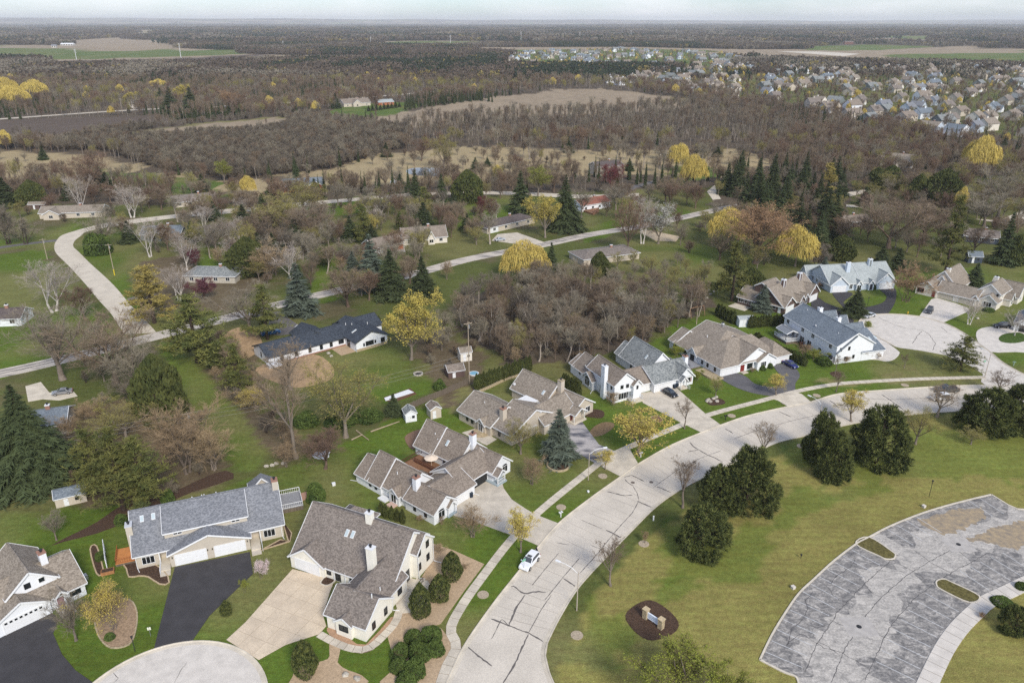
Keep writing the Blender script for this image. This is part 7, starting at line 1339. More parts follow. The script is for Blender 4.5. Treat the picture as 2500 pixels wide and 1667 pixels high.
for i, (m_, s_, cf) in enumerate((('a', 1, 0), ('a', 2, 0), ('b', 3, 0), ('c', 4, 1), ('d', 5, 0))): clump_proto('g%02d' % (len(KEYS) + i), s_, FARM[m_], conifer=bool(cf))
IX = {k: i for i, k in enumerate(KEYS)}; CL0 = len(KEYS)
def gn_tree():
    ng = bpy.data.node_groups.new('scatter_growth', 'GeometryNodeTree'); ng.interface.new_socket('Geometry', in_out='INPUT', socket_type='NodeSocketGeometry'); ng.interface.new_socket('Geometry', in_out='OUTPUT', socket_type='NodeSocketGeometry')
    N, L = ng.nodes, ng.links; gi, go = N.new('NodeGroupInput'), N.new('NodeGroupOutput'); ip = N.new('GeometryNodeInstanceOnPoints'); ci = N.new('GeometryNodeCollectionInfo')
    ci.inputs['Collection'].default_value = FARC; ci.inputs['Separate Children'].default_value = True; ci.inputs['Reset Children'].default_value = True
    def attr(nm, t): a = N.new('GeometryNodeInputNamedAttribute'); a.data_type = t; a.inputs[0].default_value = nm; return [o for o in a.outputs if o.name == 'Attribute' and o.enabled][0]
    ip.inputs['Pick Instance'].default_value = True; L.new(gi.outputs[0], ip.inputs['Points']); L.new(ci.outputs[0], ip.inputs['Instance'])
    L.new(attr('idx', 'INT'), ip.inputs['Instance Index']); L.new(attr('scl', 'FLOAT_VECTOR'), ip.inputs['Scale']); cx = N.new('ShaderNodeCombineXYZ'); L.new(attr('rot', 'FLOAT'), cx.inputs[2]); L.new(cx.outputs[0], ip.inputs['Rotation']); L.new(ip.outputs[0], go.inputs[0]); return ng
GNT = gn_tree()
def growth(name, label, cat, pts):
    """pts: list of (x, y, index, width, height)"""
    A = np.array(pts); me = bpy.data.meshes.new(name); me.vertices.add(len(A)); z = np.array([terrain(p[0], p[1]) for p in pts]) if A[:, 1].max() > 2300 else np.zeros(len(A))
    me.vertices.foreach_set('co', np.stack([A[:, 0], A[:, 1], z], 1).astype(np.float32).ravel())
    a = me.attributes.new('idx', 'INT', 'POINT'); a.data.foreach_set('value', A[:, 2].astype(np.int32)); a = me.attributes.new('scl', 'FLOAT_VECTOR', 'POINT'); a.data.foreach_set('vector', np.stack([A[:, 3], A[:, 3], A[:, 4]], 1).astype(np.float32).ravel())
    a = me.attributes.new('rot', 'FLOAT', 'POINT'); a.data.foreach_set('value', NR.uniform(0, 6.28, len(A)).astype(np.float32)); me.update()
    o = mesh_obj(name, me); md = o.modifiers.new('scatter', 'NODES'); md.node_group = GNT; tag(o, label, cat, kind='stuff'); return o
def pts_in(poly, step, seed, jit=.9, keep=1.0, px=True):
    P = [Q(*p) for p in poly] if px else poly; r = np.random.default_rng(seed); X0, X1 = min(p[0] for p in P), max(p[0] for p in P); Y0, Y1 = min(p[1] for p in P), max(p[1] for p in P)
    gx, gy = np.meshgrid(np.arange(X0, X1, step), np.arange(Y0, Y1, step)); x = gx.ravel() + r.uniform(-.5, .5, gx.size) * step * jit; y = gy.ravel() + r.uniform(-.5, .5, gx.size) * step * jit
    k = inpoly(x, y, P) & (r.random(gx.size) < keep); return x[k], y[k], r
OPEN = [[Q(*p) for p in c[1]] for c in COVER if c[0] in (FIELD, PLOUGH, GREENF, DRYG, MARSH) and min(p[1] for p in c[1]) < 345]
def drop_open(x, y):
    k = np.ones(len(x), bool)
    for P in OPEN: k &= ~inpoly(x, y, P)
    return x[k], y[k]
SCR = [(-60,340),(60,330),(130,335),(230,300),(330,292),(440,312),(620,300),(690,272),(880,290),(940,296),(935,340),(760,388),(560,414),(430,404),(330,380),(250,350),(130,345)]
x, y, r = pts_in(SCR, 4.4, 3); x, y = drop_open(x, y); pl = [(a, b, IX[('scrub', int(i))], w * .95, w) for a, b, i, w in zip(x, y, r.choice([0, 1, 2], len(x), p=[.6, .2, .2]), r.uniform(4.5, 8, len(x)))]
k = r.random(len(pl)) < .05; pl = [((a, b, IX[('bare_grey', 1)], 8, 10) if q else (a, b, i, w, h)) for q, (a, b, i, w, h) in zip(k, pl)]
growth('scrub_thicket', 'dense grey brown scrub thicket spreading beside the dry marsh', 'thicket', pl)
SCR2 = [(60,322),(300,296),(430,282),(700,262),(860,262),(900,285),(690,275),(620,295),(440,290),(280,318),(120,335)]
x, y, r = pts_in(SCR2, 6.5, 4); x, y = drop_open(x, y); growth('hedgerow', 'brown hedgerow scrub between the field strips', 'hedgerow', [(a, b, IX[('scrub', int(i))], w, w) for a, b, i, w in zip(x, y, r.integers(0, 3, len(x)), r.uniform(3.5, 6.5, len(x)))])
RW = [(1600,256),(1800,285),(2000,330),(2352,362),(2560,370),(2560,430),(2352,425),(2100,405),(1900,415),(1790,390),(1760,345),(1810,310)]
x, y, r = pts_in(RW, 6.2, 5); ch_ = r.random(len(x)); hh = r.uniform(7, 12.5, len(x))
growth('right_wood', 'bare brown and grey wood on the right with pale undergrowth', 'wood', [(a, b, (IX[('tall', 1)] if c < .2 else IX[('bare_brown', 0)] if c < .42 else IX[('bare_grey', 1)] if c < .6 else IX[('bare_red', 2)] if c < .76 else IX[('bud_olive', 0)] if c < .84 else IX[('scrub', 1)] if c < .97 else IX[('spruce', 0)]), q * .8 if c < .84 else 4.5, q if c < .84 else 4) for a, b, c, q in zip(x, y, ch_, hh)])
x, y, r = pts_in(GROVE, 7.0, 6); growth('grove_undergrowth', 'grey brown undergrowth and slim trees filling the tall grove', 'undergrowth', [(a, b, IX[('tall', int(i))] if c < .72 else IX[('scrub', int(i))], 6 if c < .72 else 3.6, 13 if c < .72 else 2.6) for a, b, i, c in zip(x, y, r.integers(0, 3, len(x)), r.random(len(x)))])
x, y, r = pts_in(THK, 6.0, 7); growth('thicket_undergrowth', 'low brown undergrowth beneath the thicket behind the duplexes', 'undergrowth', [(a, b, IX[('scrub', int(i))], 3.6, q) for a, b, i, q in zip(x, y, r.integers(0, 3, len(x)), r.uniform(2, 3.4, len(x)))])
# the far woods, thinned where fields, roads and estates lie
OPEN = [[Q(*p) for p in c[1]] for c in COVER if c[0] in (FIELD, PLOUGH, GREENF, DRYG, MARSH) and min(p[1] for p in c[1]) < 345]
EST = [[(1120,156),(1160,124),(1400,114),(1690,124),(1720,140),(1690,158),(1450,158)], [(1420,172),(1700,150),(1960,160),(2352,155),(2700,160),(2700,365),(2352,345),(2160,318),(1960,282),(1760,240),(1560,200),(1440,190)], [(1830,108),(1990,92),(2200,96),(2352,100),(2352,118),(2000,128)]]
ESTG = [[Q(*p) for p in e] for e in EST]; NEAR = [[Q(*p) for p in e] for e in (SCR, RW, GROVE, SCR2)]
def far_pts(y0, y1, step, seed, marg=.72):
    r = np.random.default_rng(seed); xs_, ys_ = np.meshgrid(np.arange(-marg * y1 - 40, marg * y1 + 40, step), np.arange(y0, y1, step)); x = xs_.ravel() + r.uniform(-.5, .5, xs_.size) * step; y = ys_.ravel() + r.uniform(-.5, .5, xs_.size) * step
    k = np.abs(x) < marg * y + 40; x, y = x[k], y[k]
    for P in OPEN:
        k = ~inpoly(x, y, P); x, y = x[k], y[k]
    k = np.ones(len(x), bool)
    for P in ESTG: k &= ~(inpoly(x, y, P) & (r.random(len(x)) < .93))
    for P in NEAR: k &= ~inpoly(x, y, P)
    fl = [tuple(p) for p in smooth([G(*p) for p in FR], 6)]; band_ = offset(fl, 9) + offset(fl, -9)[::-1]; k &= ~inpoly(x, y, band_)
    gp_ = vnoise(x / 420 + 3, y / 500, 21) > .60; k &= ~(gp_ & (np.hypot(x, y) > 1900))
    return x[k], y[k], r
x, y, r = far_pts(395, 1250, 8.6, 8); k = (y > 395) & ~((y < 470) & (np.abs(x) > 0) & np.array([in1(a, b, [Q(*p) for p in COVER[0][1]]) for a, b in zip(x, y)])); x, y = x[k], y[k]
zone = vnoise(x / 70 + 7, y / 120, 61); c = r.random(len(x)); hh = r.uniform(8, 14, len(x)); pl = []
for a, b, zn, q, h_ in zip(x, y, zone, c, hh):
    if zn > .60: i = IX[('spruce', 0)] if q < .55 else IX[('tall', 1)] if q < .8 else IX[('bare_brown', 0)]
    elif zn < .3: i = IX[('tall', 0)] if q < .5 else IX[('tall', 2)] if q < .8 else IX[('bud_olive', 0)]
    else: i = IX[('bare_brown', 0)] if q < .3 else IX[('bare_red', 2)] if q < .5 else IX[('bare_grey', 1)] if q < .68 else IX[('tall', 1)] if q < .86 else IX[('bud_olive', 0)] if q < .94 else IX[('willow', 0)] if q < .955 else IX[('spruce', 1)]
    pl.append((a, b, i, h_ * (.42 if i in (9, 10) else .62 if i < 3 else .85), h_))
growth('middle_woods', 'bare brown woods with dark conifers stretching behind the fields', 'woods', pl)
for y0, y1, st, sc, nm, sd in ((1250, 3200, 17, (26, 34), 'far_woods', 9), (3200, 9000, 46, (60, 85), 'distant_woods', 10), (9000, 16000, 130, (120, 170), 'horizon_woods', 12)):
    x, y, r = far_pts(y0, y1, st, sd); zone = .6 * vnoise(x / 190 + 2, y / 420, 62) + .4 * vnoise(x / 60 + 2, y / 150, 63); c = r.random(len(x)); s = r.uniform(*sc, len(x)); pl = []
    for a, b, zn, q, s_ in zip(x, y, zone, c, s):
        i = CL0 + (3 if (zn > .60 and q < .75) else 4 if q > .95 else 2 if zn < .34 and q < .85 else int(q * 2.2) % 2 if q < .9 else 3); pl.append((a, b, i, s_, s_ * (1.15 if y0 < 3000 else .7 if y0 < 8000 else .45)))
    growth(nm, 'far brown woods fading toward the horizon, %s belt' % nm.split('_')[0], 'woods', pl)
x, y, r = pts_in([(930,252),(1100,232),(1140,236),(1100,225),(1000,225),(930,240)], 7, 22); growth('field_hedge', 'dark evergreen clump along the tan field', 'trees', [(a, b, IX[('spruce', int(i))], 5, q) for a, b, i, q in zip(x, y, r.integers(0, 2, len(x)), r.uniform(8, 14, len(x)))])
for e_, st, sd in ((EST[1], 13.5, 31), (EST[0], 21, 32)):
    x, y, r = pts_in(e_, st, sd); c = r.random(len(x)); hh = r.uniform(4.5, 9.5, len(x))
    growth('estate_trees', 'small garden trees between the houses of the %s estate' % ('wide' if sd == 31 else 'compact'), 'trees', [(a, b, (IX[('bare_brown', 0)] if q < .3 else IX[('bare_grey', 1)] if q < .5 else IX[('bare_red', 2)] if q < .62 else IX[('spruce', 0)] if q < .78 else IX[('willow', 0)] if q < .85 else IX[('bud_olive', 0)]), h_ * (.45 if .62 <= q < .78 else .8), h_) for a, b, q, h_ in zip(x, y, c, hh)])

# ------------------------------------------------------------------ houses of the far estates
EHP = []
def estate_house(seed, wall, roof):
    r = random.Random(seed); w, d, hg = r.uniform(11, 15), r.uniform(9, 11), r.uniform(4.6, 5.6); root = empty('estate_house', (0, 0, -50)); W, RF = WALL[wall], ROOF[roof]
    b = MB(); zr = hg + r.uniform(3.2, 4.2); b.extr([(0, -d / 2, 0), (0, d / 2, 0), (0, d / 2, hg), (0, 0, zr), (0, -d / 2, hg)], (w, 0, 0)); gw = w * .45; gx = r.choice((0.3, w - gw - .3)); b.extr([(gx, -d / 2 - 2.4, 0), (gx + gw, -d / 2 - 2.4, 0), (gx + gw, -d / 2 - 2.4, 3), (gx + gw / 2, -d / 2 - 2.4, 3 + gw * .42), (gx, -d / 2 - 2.4, 3)], (0, d / 2 + 2, 0)); b.build('wall', W, root)
    b = MB(); t = .25
    for s_ in (-1, 1): b.extr([(-.4, s_ * (d / 2 + .45), hg - .4), (w + .4, s_ * (d / 2 + .45), hg - .4), (w + .4, 0, zr + .02), (-.4, 0, zr + .02)], (0, 0, t)); b.extr([(gx + gw / 2 + s_ * (gw / 2 + .4), -d / 2 - 2.8, 2.75), (gx + gw / 2 + s_ * (gw / 2 + .4), -.4, 2.75), (gx + gw / 2, -.4, 3.04 + gw * .42), (gx + gw / 2, -d / 2 - 2.8, 3.04 + gw * .42)], (0, 0, t))
    b.build('roof', RF, root); b = MB(); cx = r.uniform(2, w - 2); b.box(cx - .6, cx + .6, -.5, .6, zr - 1.5, zr + 1.2); b.build('chimney', W, root)
    b = MB(); b.box(gx + gw * .18, gx + gw * .82, -d / 2 - 2.48, -d / 2 - 2.38, .05, 2.3); b.build('garage_door', WHITE, root)
    for i in range(4):
        x = w * (i + .5) / 4
        for z in ((1.0, 2.4), (3.4, 4.6)):
            if gx - .8 < x < gx + gw + .8 and z[0] < 3: continue
            b = MB(); b.box(x - .55, x + .55, -d / 2 - .06, -d / 2 + .02, *z); b.build('window', GLASS, root)
    return root
LOOK = [('white', 'slate', 'white house with slate blue roof'), ('ivory', 'tan', 'ivory house with tan roof'), ('beige', 'brown', 'beige house with brown roof'), ('khaki', 'cedar', 'khaki house with taupe roof'), ('blue', 'grey', 'pale blue house with grey roof'), ('white', 'brown', 'white house with brown roof'), ('graygreen', 'mottled', 'grey green house with mottled grey roof')]
EHP = [estate_house(i, w, rf) for i, (w, rf, _) in enumerate(LOOK)]; used = [0] * len(LOOK)
def estate(poly, step, seed, n, where, grp, rowang, lo=.0):
    P = [Q(*p) for p in poly]; r = random.Random(seed); c, s = math.cos(rowang), math.sin(rowang); cx, cy = sum(p[0] for p in P) / len(P), sum(p[1] for p in P) / len(P); L = []
    for i in range(-45, 46):
        for j in range(-45, 46):
            a, b = i * step * .62, j * step; x, y = cx + a * c - b * s + r.uniform(-4, 4), cy + a * s + b * c + r.uniform(-4, 4)
            if in1(x, y, P) and abs(x) < .69 * y: L.append((x, y))
    r.shuffle(L); L = L[:n]
    for x, y in L:
        k = r.choice((0, 1, 1, 2, 2, 2, 3, 3, 3, 4, 5, 6, 6, 6)); k = r.choice((0, 0, 4, 3, 6)) if r.random() < lo else k
        o = EHP[k] if not used[k] else copy_tree(EHP[k]); used[k] = 1
        o.location = (x, y, 0); o.scale = (1.12, 1.12, 1.12); o.rotation_euler = (0, 0, rowang + r.choice((0, 0, math.pi, math.pi / 2)) + r.uniform(-.25, .25)); tag(o, LOOK[k][2] + ' ' + where, 'house', grp)
estate(EST[1], 40, 3, 200, 'in the wide right hand estate', 'houses of the wide estate', .5)
estate(EST[0], 40, 4, 105, 'in the compact estate by the green field', 'houses of the compact estate', .15, .6)
estate([(1350,190),(1430,175),(1560,200),(1700,226),(1650,225)], 42, 7, 12, 'at the estate edge by the tan field', 'houses at the estate edge', .2)
for u_ in range(len(EHP)):
    if not used[u_]:
        for ch in list(EHP[u_].children): bpy.data.objects.remove(ch)
        bpy.data.objects.remove(EHP[u_])
# bigger far buildings
def block(name, label, cat, p, w, d, hg, ang, wm, rm, nwin=8, flo=2, gab=0):
    c = G(*p); root = empty(name, (c[0], c[1], 0), ang, label, cat); b = MB(); b.box(0, w, 0, d, 0, hg); b.build('wall', wm, root); b = MB()
    if gab: b.extr([(-1, -1, hg), (-1, d + 1, hg), (-1, d / 2, hg + gab)], (w + 2, 0, 0))
    else: b.box(-.6, w + .6, -.6, d + .6, hg, hg + .8)
    b.build('roof', rm, root)
    for i in range(nwin):
        for f in range(flo): x = w * (i + .5) / nwin; z = hg * (f + .3) / flo; q = MB(); q.box(x - w / nwin * .28, x + w / nwin * .28, -.15, .02, z, z + hg / flo * .5); q.build('window', GLASS, root)
BRK = mat('far_brick', srgb(140, 100, 88), var=.2, scale=.3); PALEB = mat('far_pale_wall', srgb(214, 208, 200), var=.1, scale=.2); FLATR = mat('far_flat_roof', srgb(190, 186, 180), var=.1, scale=.1)
for i, (u, w) in enumerate(((1958, 36), (2010, 40), (2062, 34))): block('apartment_block', ('left', 'middle', 'right')[i] + ' of three far brick apartment blocks in a row', 'building', (u, 110), w, 16, 12, .05, BRK, FLATR, 7, 3)
block('office_building', 'long pale far building above the brick apartment blocks', 'building', (2050, 98), 90, 30, 14, 0, PALEB, FLATR, 12, 2)
block('school_building', 'wide low far building right of the brick blocks', 'building', (2130, 101), 110, 40, 12, 0, mat('far_brick2', srgb(160, 130, 112)), FLATR, 10, 1)
block('barn', 'long white barn at the far left farm', 'barn', (148, 112), 46, 18, 5, 0, PALEB, WHITE, 5, 1, 4); block('barn', 'small pale barn beside the long white barn', 'barn', (126, 117), 14, 16, 6, .3, PALEB, STEEL, 2, 1, 4)
for p, w, lb in (((660, 82), 80, 'white far building left of the horizon woods'), ((785, 72), 30, 'small white far building near the horizon'), ((1535, 94), 70, 'white domed far building behind the compact estate'), ((1485, 86), 55, 'pale far building above the compact estate'), ((1452, 90), 40, 'low white far shed above the compact estate'), ((585, 100), 50, 'pink brown far building behind the left woods'), ((1630, 112), 26, 'white roofed far barn behind the compact estate')): block('far_building', lb, 'building', p, w, w * .4, 9 if w < 60 else 12, 0, PALEB, WHITE, 5, 1, 3)
# power line towers
POLEM = mat('pale_steel', srgb(206, 206, 204), rough=.5)
for u, v0, v1, lb in ((190, 160, 120, 'pale steel power pylon right of the long white barn'), (442, 142, 106, 'pale steel power pylon behind the ploughed strip'), (692, 118, 100, 'pale steel power pylon in front of the woods'), (906, 112, 90, 'pale steel power pylon above the brown woods'), (1100, 112, 86, 'pale steel power pylon left of the compact estate'), (1272, 105, 78, 'pale steel power pylon above the compact estate'), (1415, 100, 78, 'pale steel power pylon near the white domed building'), (1540, 96, 74, 'pale steel power pylon right of the white domed building'), (1650, 92, 72, 'pale steel power pylon above the far willows')):
    x, y = G(u, v0); hh = height_at(x, y, v1); e = empty('power_pylon', (x, y, 0), 0, lb, 'pylon'); b = MB(); b.cyl((0, 0, 0), (0, 0, hh), .9, .45, n=7); b.build('mast', POLEM, e)
    for z in (.97, .88, .79): b = MB(); b.bar((-3.2, 0, hh * z), (3.2, 0, hh * z), .35); b.build('crossarm', POLEM, e)
for u, v1, lb in ((1272, 46, 'tall thin radio mast on the horizon'), (1364, 50, 'second thin radio mast on the horizon')):
    x, y = G(u, 64); e = empty('radio_mast', (x, y, 0), 0, lb, 'mast'); b = MB(); hh = height_at(x, y, v1); b.cyl((0, 0, 0), (0, 0, hh), 1.6, 1.0, n=5); b.build('mast', DARK, e); b = MB(); b.box(-4, 4, -4, 4, hh * .8, hh * .84); b.build('antenna_ring', DARK, e)

# ------------------------------------------------------------------ vehicles
def car(label, p, q, style, col, metal=.2):
    """p: pixel of the tail end, q: pixel of the nose end (both at the ground line)"""
    a, b = np.array(G(*p)), np.array(G(*q)); d = b - a; c = (a + b) / 2; ang = math.atan2(d[1], d[0])
    L, W, Hb, Ht = dict(sedan=(4.7, 1.82, .88, 1.44), suv=(4.65, 1.88, 1.02, 1.70), pickup=(5.6, 1.98, 1.12, 1.86), hatch=(4.2, 1.76, .92, 1.5))[style]
    nm = dict(sedan='sedan_car', suv='suv_car', pickup='pickup_truck', hatch='hatchback_car')[style]
    root = empty(nm, (c[0], c[1], .06), ang, label, 'pickup' if style == 'pickup' else 'car'); key = 'paint_%02x%02x%02x' % col
    paint = mat(key, srgb(*col), rough=.25, spec=.6, metal=metal); h = L / 2
    low = [(-h, .42), (-h + .04, .72), (-h + .25, Hb - (.02 if style != 'sedan' else .0)), (h * .30, Hb), (h * .78, Hb - .10), (h - .10, Hb - .26), (h, .52), (h - .05, .30), (-h + .06, .30)]
    def loft(prof, w0, w1, name, m, par, zk):
        n = len(prof); vs = []; zt = max(z for x, z in prof); zb = min(z for x, z in prof)
        for s in (-1, 1):
            for x, z in prof: k = (z - zb) / (zt - zb + 1e-6); w = (w0 + (w1 - w0) * k) * (1 - .07 * (abs(x) / h) ** 4); vs.append((x, s * w / 2, z))
        fs = [tuple(range(n)), tuple(range(2 * n - 1, n - 1, -1))] + [((i + 1) % n, i, n + i, n + (i + 1) % n) for i in range(n)]
        o = MB(); o.add(vs, fs); ob = o.build(name, m, par); bv = ob.modifiers.new('round', 'BEVEL'); bv.width = .06; bv.segments = 2; bv.limit_method = 'ANGLE'; return ob
    body = loft(low, W, W * .97, 'body', paint, root, 0)
    if style == 'sedan': cab = [(-h * .66, Hb - .02), (-h * .40, Ht - .03), (-h * .10, Ht), (h * .12, Ht - .02), (h * .45, Hb - .02)]
    elif style == 'pickup': cab = [(-h * .10, Hb - .02), (-h * .06, Ht - .02), (h * .10, Ht), (h * .28, Ht - .03), (h * .50, Hb - .02)]
    else: cab = [(-h * .95, Hb - .02), (-h * .80, Ht - .06), (-h * .45, Ht), (h * .10, Ht - .02), (h * .46, Hb - .02)]
    loft(cab, W * .94, W * .74, 'cabin', paint, root, 1); CG = mat('car_glass', (.05, .06, .07), rough=.05, spec=.9); zt = max(z for x, z in cab); zb = min(z for x, z in cab)
    hw = lambda x, z: (W * .94 + (W * .74 - W * .94) * (z - zb) / (zt - zb)) * (1 - .07 * (abs(x) / h) ** 4) / 2
    for nm_, (p0, p1) in (('windscreen', (cab[-1], cab[-2])), ('rear_window', (cab[0], cab[1]))):
        q = [(p0[0] + (p1[0] - p0[0]) * t, p0[1] + (p1[1] - p0[1]) * t) for t in (.14, .9)]; n_ = Vector((p1[1] - p0[1], 0, p0[0] - p1[0])).normalized() * (.035 if nm_ == 'windscreen' else -.035); n_ = n_ if n_.z > 0 else -n_; m = MB()
        m.extr([(q[0][0], -hw(*q[0]) * .9, q[0][1]), (q[0][0], hw(*q[0]) * .9, q[0][1]), (q[1][0], hw(*q[1]) * .88, q[1][1]), (q[1][0], -hw(*q[1]) * .88, q[1][1])], n_); m.build(nm_, CG, root)
    if style in ('suv', 'hatch'): m = MB(); m.box(-.25, .3, -.4, .4, zt - .02, zt + .03); m.build('sunroof', CG, root)
    for s in (-1, 1):
        cx_, cz_ = sum(p[0] for p in cab) / len(cab), sum(p[1] for p in cab) / len(cab); q = [(cx_ + (x - cx_) * .86, cz_ + (z - cz_) * .74) for x, z in cab]; m = MB(); m.extr([(x, s * (hw(x, z) - .03), z) for x, z in q], (0, s * .05, 0)); m.build('side_window', CG, root)
        m = MB(); m.box(h * .40, h * .47, s * (W / 2 + .02), s * (W / 2 + .2), Hb + .02, Hb + .16); m.build('mirror', paint, root)
        m = MB(); m.box(h - .18, h - .015, s * W * .26, s * W * .44, .62, .74); m.build('headlight', mat('lamp_glass', (.7, .72, .72), rough=.1), root)
        m = MB(); m.box(-h - .01, -h + .1, s * W * .28, s * W * .45, .68, .86); m.build('tail_light', mat('red_lamp', (.35, .02, .02), rough=.2), root)
        for x in (-h * .60, h * .62):
            r = .33 if style in ('sedan', 'hatch') else .37; m = MB(); m.cyl((x, s * (W / 2 - .2), r - .02), (x, s * (W / 2 + .02), r - .02), r, n=16); t = m.build('wheel', BLACKRUB, root); m = MB(); m.cyl((x, s * (W / 2 + .005), r - .02), (x, s * (W / 2 + .035), r - .02), r * .62, n=10); m.build('rim', STEEL, t)
    if style == 'pickup':
        m = MB(); m.box(-h * .93, -h * .13, -W * .40, W * .40, Hb - .06, Hb + .012); m.build('truck_bed', mat('bed_liner', (.05, .05, .055)), root)
        for s in (-1, 1): m = MB(); m.box(-h * .97, -h * .1, s * W * .42, s * W * .48, Hb - .1, Hb + .14); m.build('bed_side', paint, root)
    return root
car('white suv with a dark sunroof parked at the kerb beside the yellow tree', (1306, 1362), (1280, 1392), 'suv', (236, 237, 238), .0)
car('black hatchback parked on the pale drive of the two toned duplex', (1622, 957), (1651, 973), 'hatch', (38, 40, 44))
car('dark blue sedan parked on the grey horseshoe drive', (1914, 886), (1944, 902), 'sedan', (36, 42, 104))
car('silver sedan parked at the edge of the turning circle', (2136, 770), (2107, 778), 'sedan', (206, 208, 210))
car('dark grey suv parked on the ivory duplex drive', (2274, 754), (2262, 771), 'suv', (64, 66, 72))
car('black suv parked in front of the open garage', (2466, 800), (2423, 800), 'suv', (34, 34, 38))
car('dark grey suv standing at the far kerb of the street', (2342, 955), (2280, 957), 'pickup', (82, 82, 80))
car('white suv driving along the street near the right edge', (2318, 974), (2270, 977), 'suv', (232, 232, 230), 0)
car('grey sedan parked under the great spreading bare tree', (178, 958), (128, 965), 'sedan', (140, 140, 142))
car('bright blue pickup on the forecourt behind the white ranch house', (640, 820), (682, 812), 'pickup', (62, 108, 158))
car('white car half hidden behind the black roof', (726, 812), (738, 800), 'suv', (230, 230, 230), 0)
car('silver car on the pale drive of the long brown ranch', (1206, 590), (1236, 586), 'sedan', (196, 200, 204))
car('dark car turning into the bending farm lane', (328, 268), (344, 267), 'sedan', (40, 40, 44))
car('dark sedan at the side street mouth behind the right edge pine', (2440, 962), (2408, 968), 'sedan', (52, 54, 58))
# person behind the white suv
def person(label, p, ang):
    x, y = G(*p); root = empty('person', (x, y, .06), ang, label, 'person')
    V = [(0, 0, .92), (0, 0, 1.15), (0, 0, 1.38), (0, 0, 1.50), (0, .02, 1.66), (.10, 0, .88), (.11, .05, .48), (.11, -.02, .06), (.11, .12, .03), (-.10, 0, .88), (-.11, -.06, .48), (-.11, -.14, .06), (-.11, 0, .03), (.19, 0, 1.38), (.25, .02, 1.10), (.24, .14, .88), (-.19, 0, 1.38), (-.25, .02, 1.10), (-.24, .14, .88)]
    E = [(0, 1), (1, 2), (2, 3), (3, 4), (0, 5), (5, 6), (6, 7), (7, 8), (0, 9), (9, 10), (10, 11), (11, 12), (2, 13), (13, 14), (14, 15), (2, 16), (16, 17), (17, 18)]
    R = [.15, .14, .16, .065, .10, .09, .065, .045, .04, .09, .065, .045, .04, .07, .05, .04, .07, .05, .04]
    me = bpy.data.meshes.new('body'); me.from_pydata(V, E, []); me.materials.append(mat('black_clothes', (.025, .025, .03), rough=.9)); o = mesh_obj('body', me, root)
    o.modifiers.new('skin', 'SKIN')
    for i, r in enumerate(R): me.skin_vertices[0].data[i].radius = (r, r)
    me.skin_vertices[0].data[0].use_root = True; s = o.modifiers.new('sub', 'SUBSURF'); s.levels = 1; s.render_levels = 1
    m = MB(); m.blob((0, .02, 1.70), .095, .11, .10, 3, .05); m.build('hair', mat('dark_hair', (.03, .02, .015)), root, smooth=True)
person('person in black clothes standing behind the white parked suv', (1310, 1356), 2.2)
# ------------------------------------------------------------------ street furniture
def lamp(label, p, topv, arm, ang):
    x, y = G(*p); hh = height_at(x, y, topv); e = empty('street_lamp', (x, y, 0), ang, label, 'street lamp')
    b = MB(); b.cyl((0, 0, -.05), (0, 0, hh), .10, .06, n=8); b.build('pole', mat('timber_grey_pole', srgb(176, 164, 150), rough=.7), e)
    b = MB(); pts = [(0, 0, hh - .35), (arm * .35, 0, hh + .35), (arm * .7, 0, hh + .6), (arm, 0, hh + .62)]
    for i in range(3): b.cyl(pts[i], pts[i + 1], .045, n=6)
    b.build('arm', WHITE, e); b = MB(); b.box(arm - .1, arm + .75, -.16, .16, hh + .52, hh + .68); b.build('lamp_head', WHITE, e)
lamp('tall street lamp on the lawn side near the young bare tree', (1408, 1490), 1396, 3.2, 2.6); lamp('street lamp on the verge by the little yellow tree', (1436, 1172), 1105, 3.0, .3)
lamp('street lamp behind the right hand pine group', (1998, 1036), 985, 3.0, 2.2); lamp('street lamp at the side street corner', (2404, 921), 865, 2.4, 2.0)
def postlamp(label, p, hh):
    x, y = G(*p); e = empty('yard_lamp', (x, y, 0), 0, label, 'lamp post'); b = MB(); b.cyl((0, 0, 0), (0, 0, hh), .05, n=6); b.build('post', DARK, e); b = MB(); b.cyl((0, 0, hh), (0, 0, hh + .3), .12, .18, n=6); b.cyl((0, 0, hh + .3), (0, 0, hh + .42), .2, .03, n=6); b.build('lantern', DARK, e)
px0 = lambda f, *p: None
postlamp('black yard lamp beside the oval mulch bed', (330, 1590), 2.6); postlamp('black yard lamp beside the broad spruce', (2114, 766), 5.2); postlamp('thin black lamp on the open lawn by the parking lot', (2268, 1212), 3.4); postlamp('short black lamp on the dry lawn left of the parking lot', (1955, 1362), .5)
def mailbox(label, p, ang, two=True, m=WHITE):
    x, y = G(*p); e = empty('mailbox', (x, y, 0), ang, label, 'mailbox'); b = MB(); b.box(-.07, .07, -.07, .07, 0, 1.05); b.bar((-.4, 0, .98), (.4, 0, .98), .09); b.build('post', m, e)
    for s in ((-.24, .24) if two else (0,)):
        b = MB(); b.extr([(s - .1, -.25, 1.02), (s + .1, -.25, 1.02), (s + .1, -.25, 1.17), (s + .05, -.25, 1.24), (s - .05, -.25, 1.24), (s - .1, -.25, 1.17)], (0, .5, 0)); b.build('box', m, e)
mailbox('white twin mailbox beside the round tree ring at the white duplex drive', (1369, 1262), .7); mailbox('white twin mailbox under the broad yellow tree', (1564, 1116), .7); mailbox('dark twin mailbox by the young bare tree verge', (1771, 1025), .4, True, DARK); mailbox('green twin mailbox on the corner lawn of the side street', (2474, 893), .2, True, mat('sage_paint', srgb(150, 170, 150)))
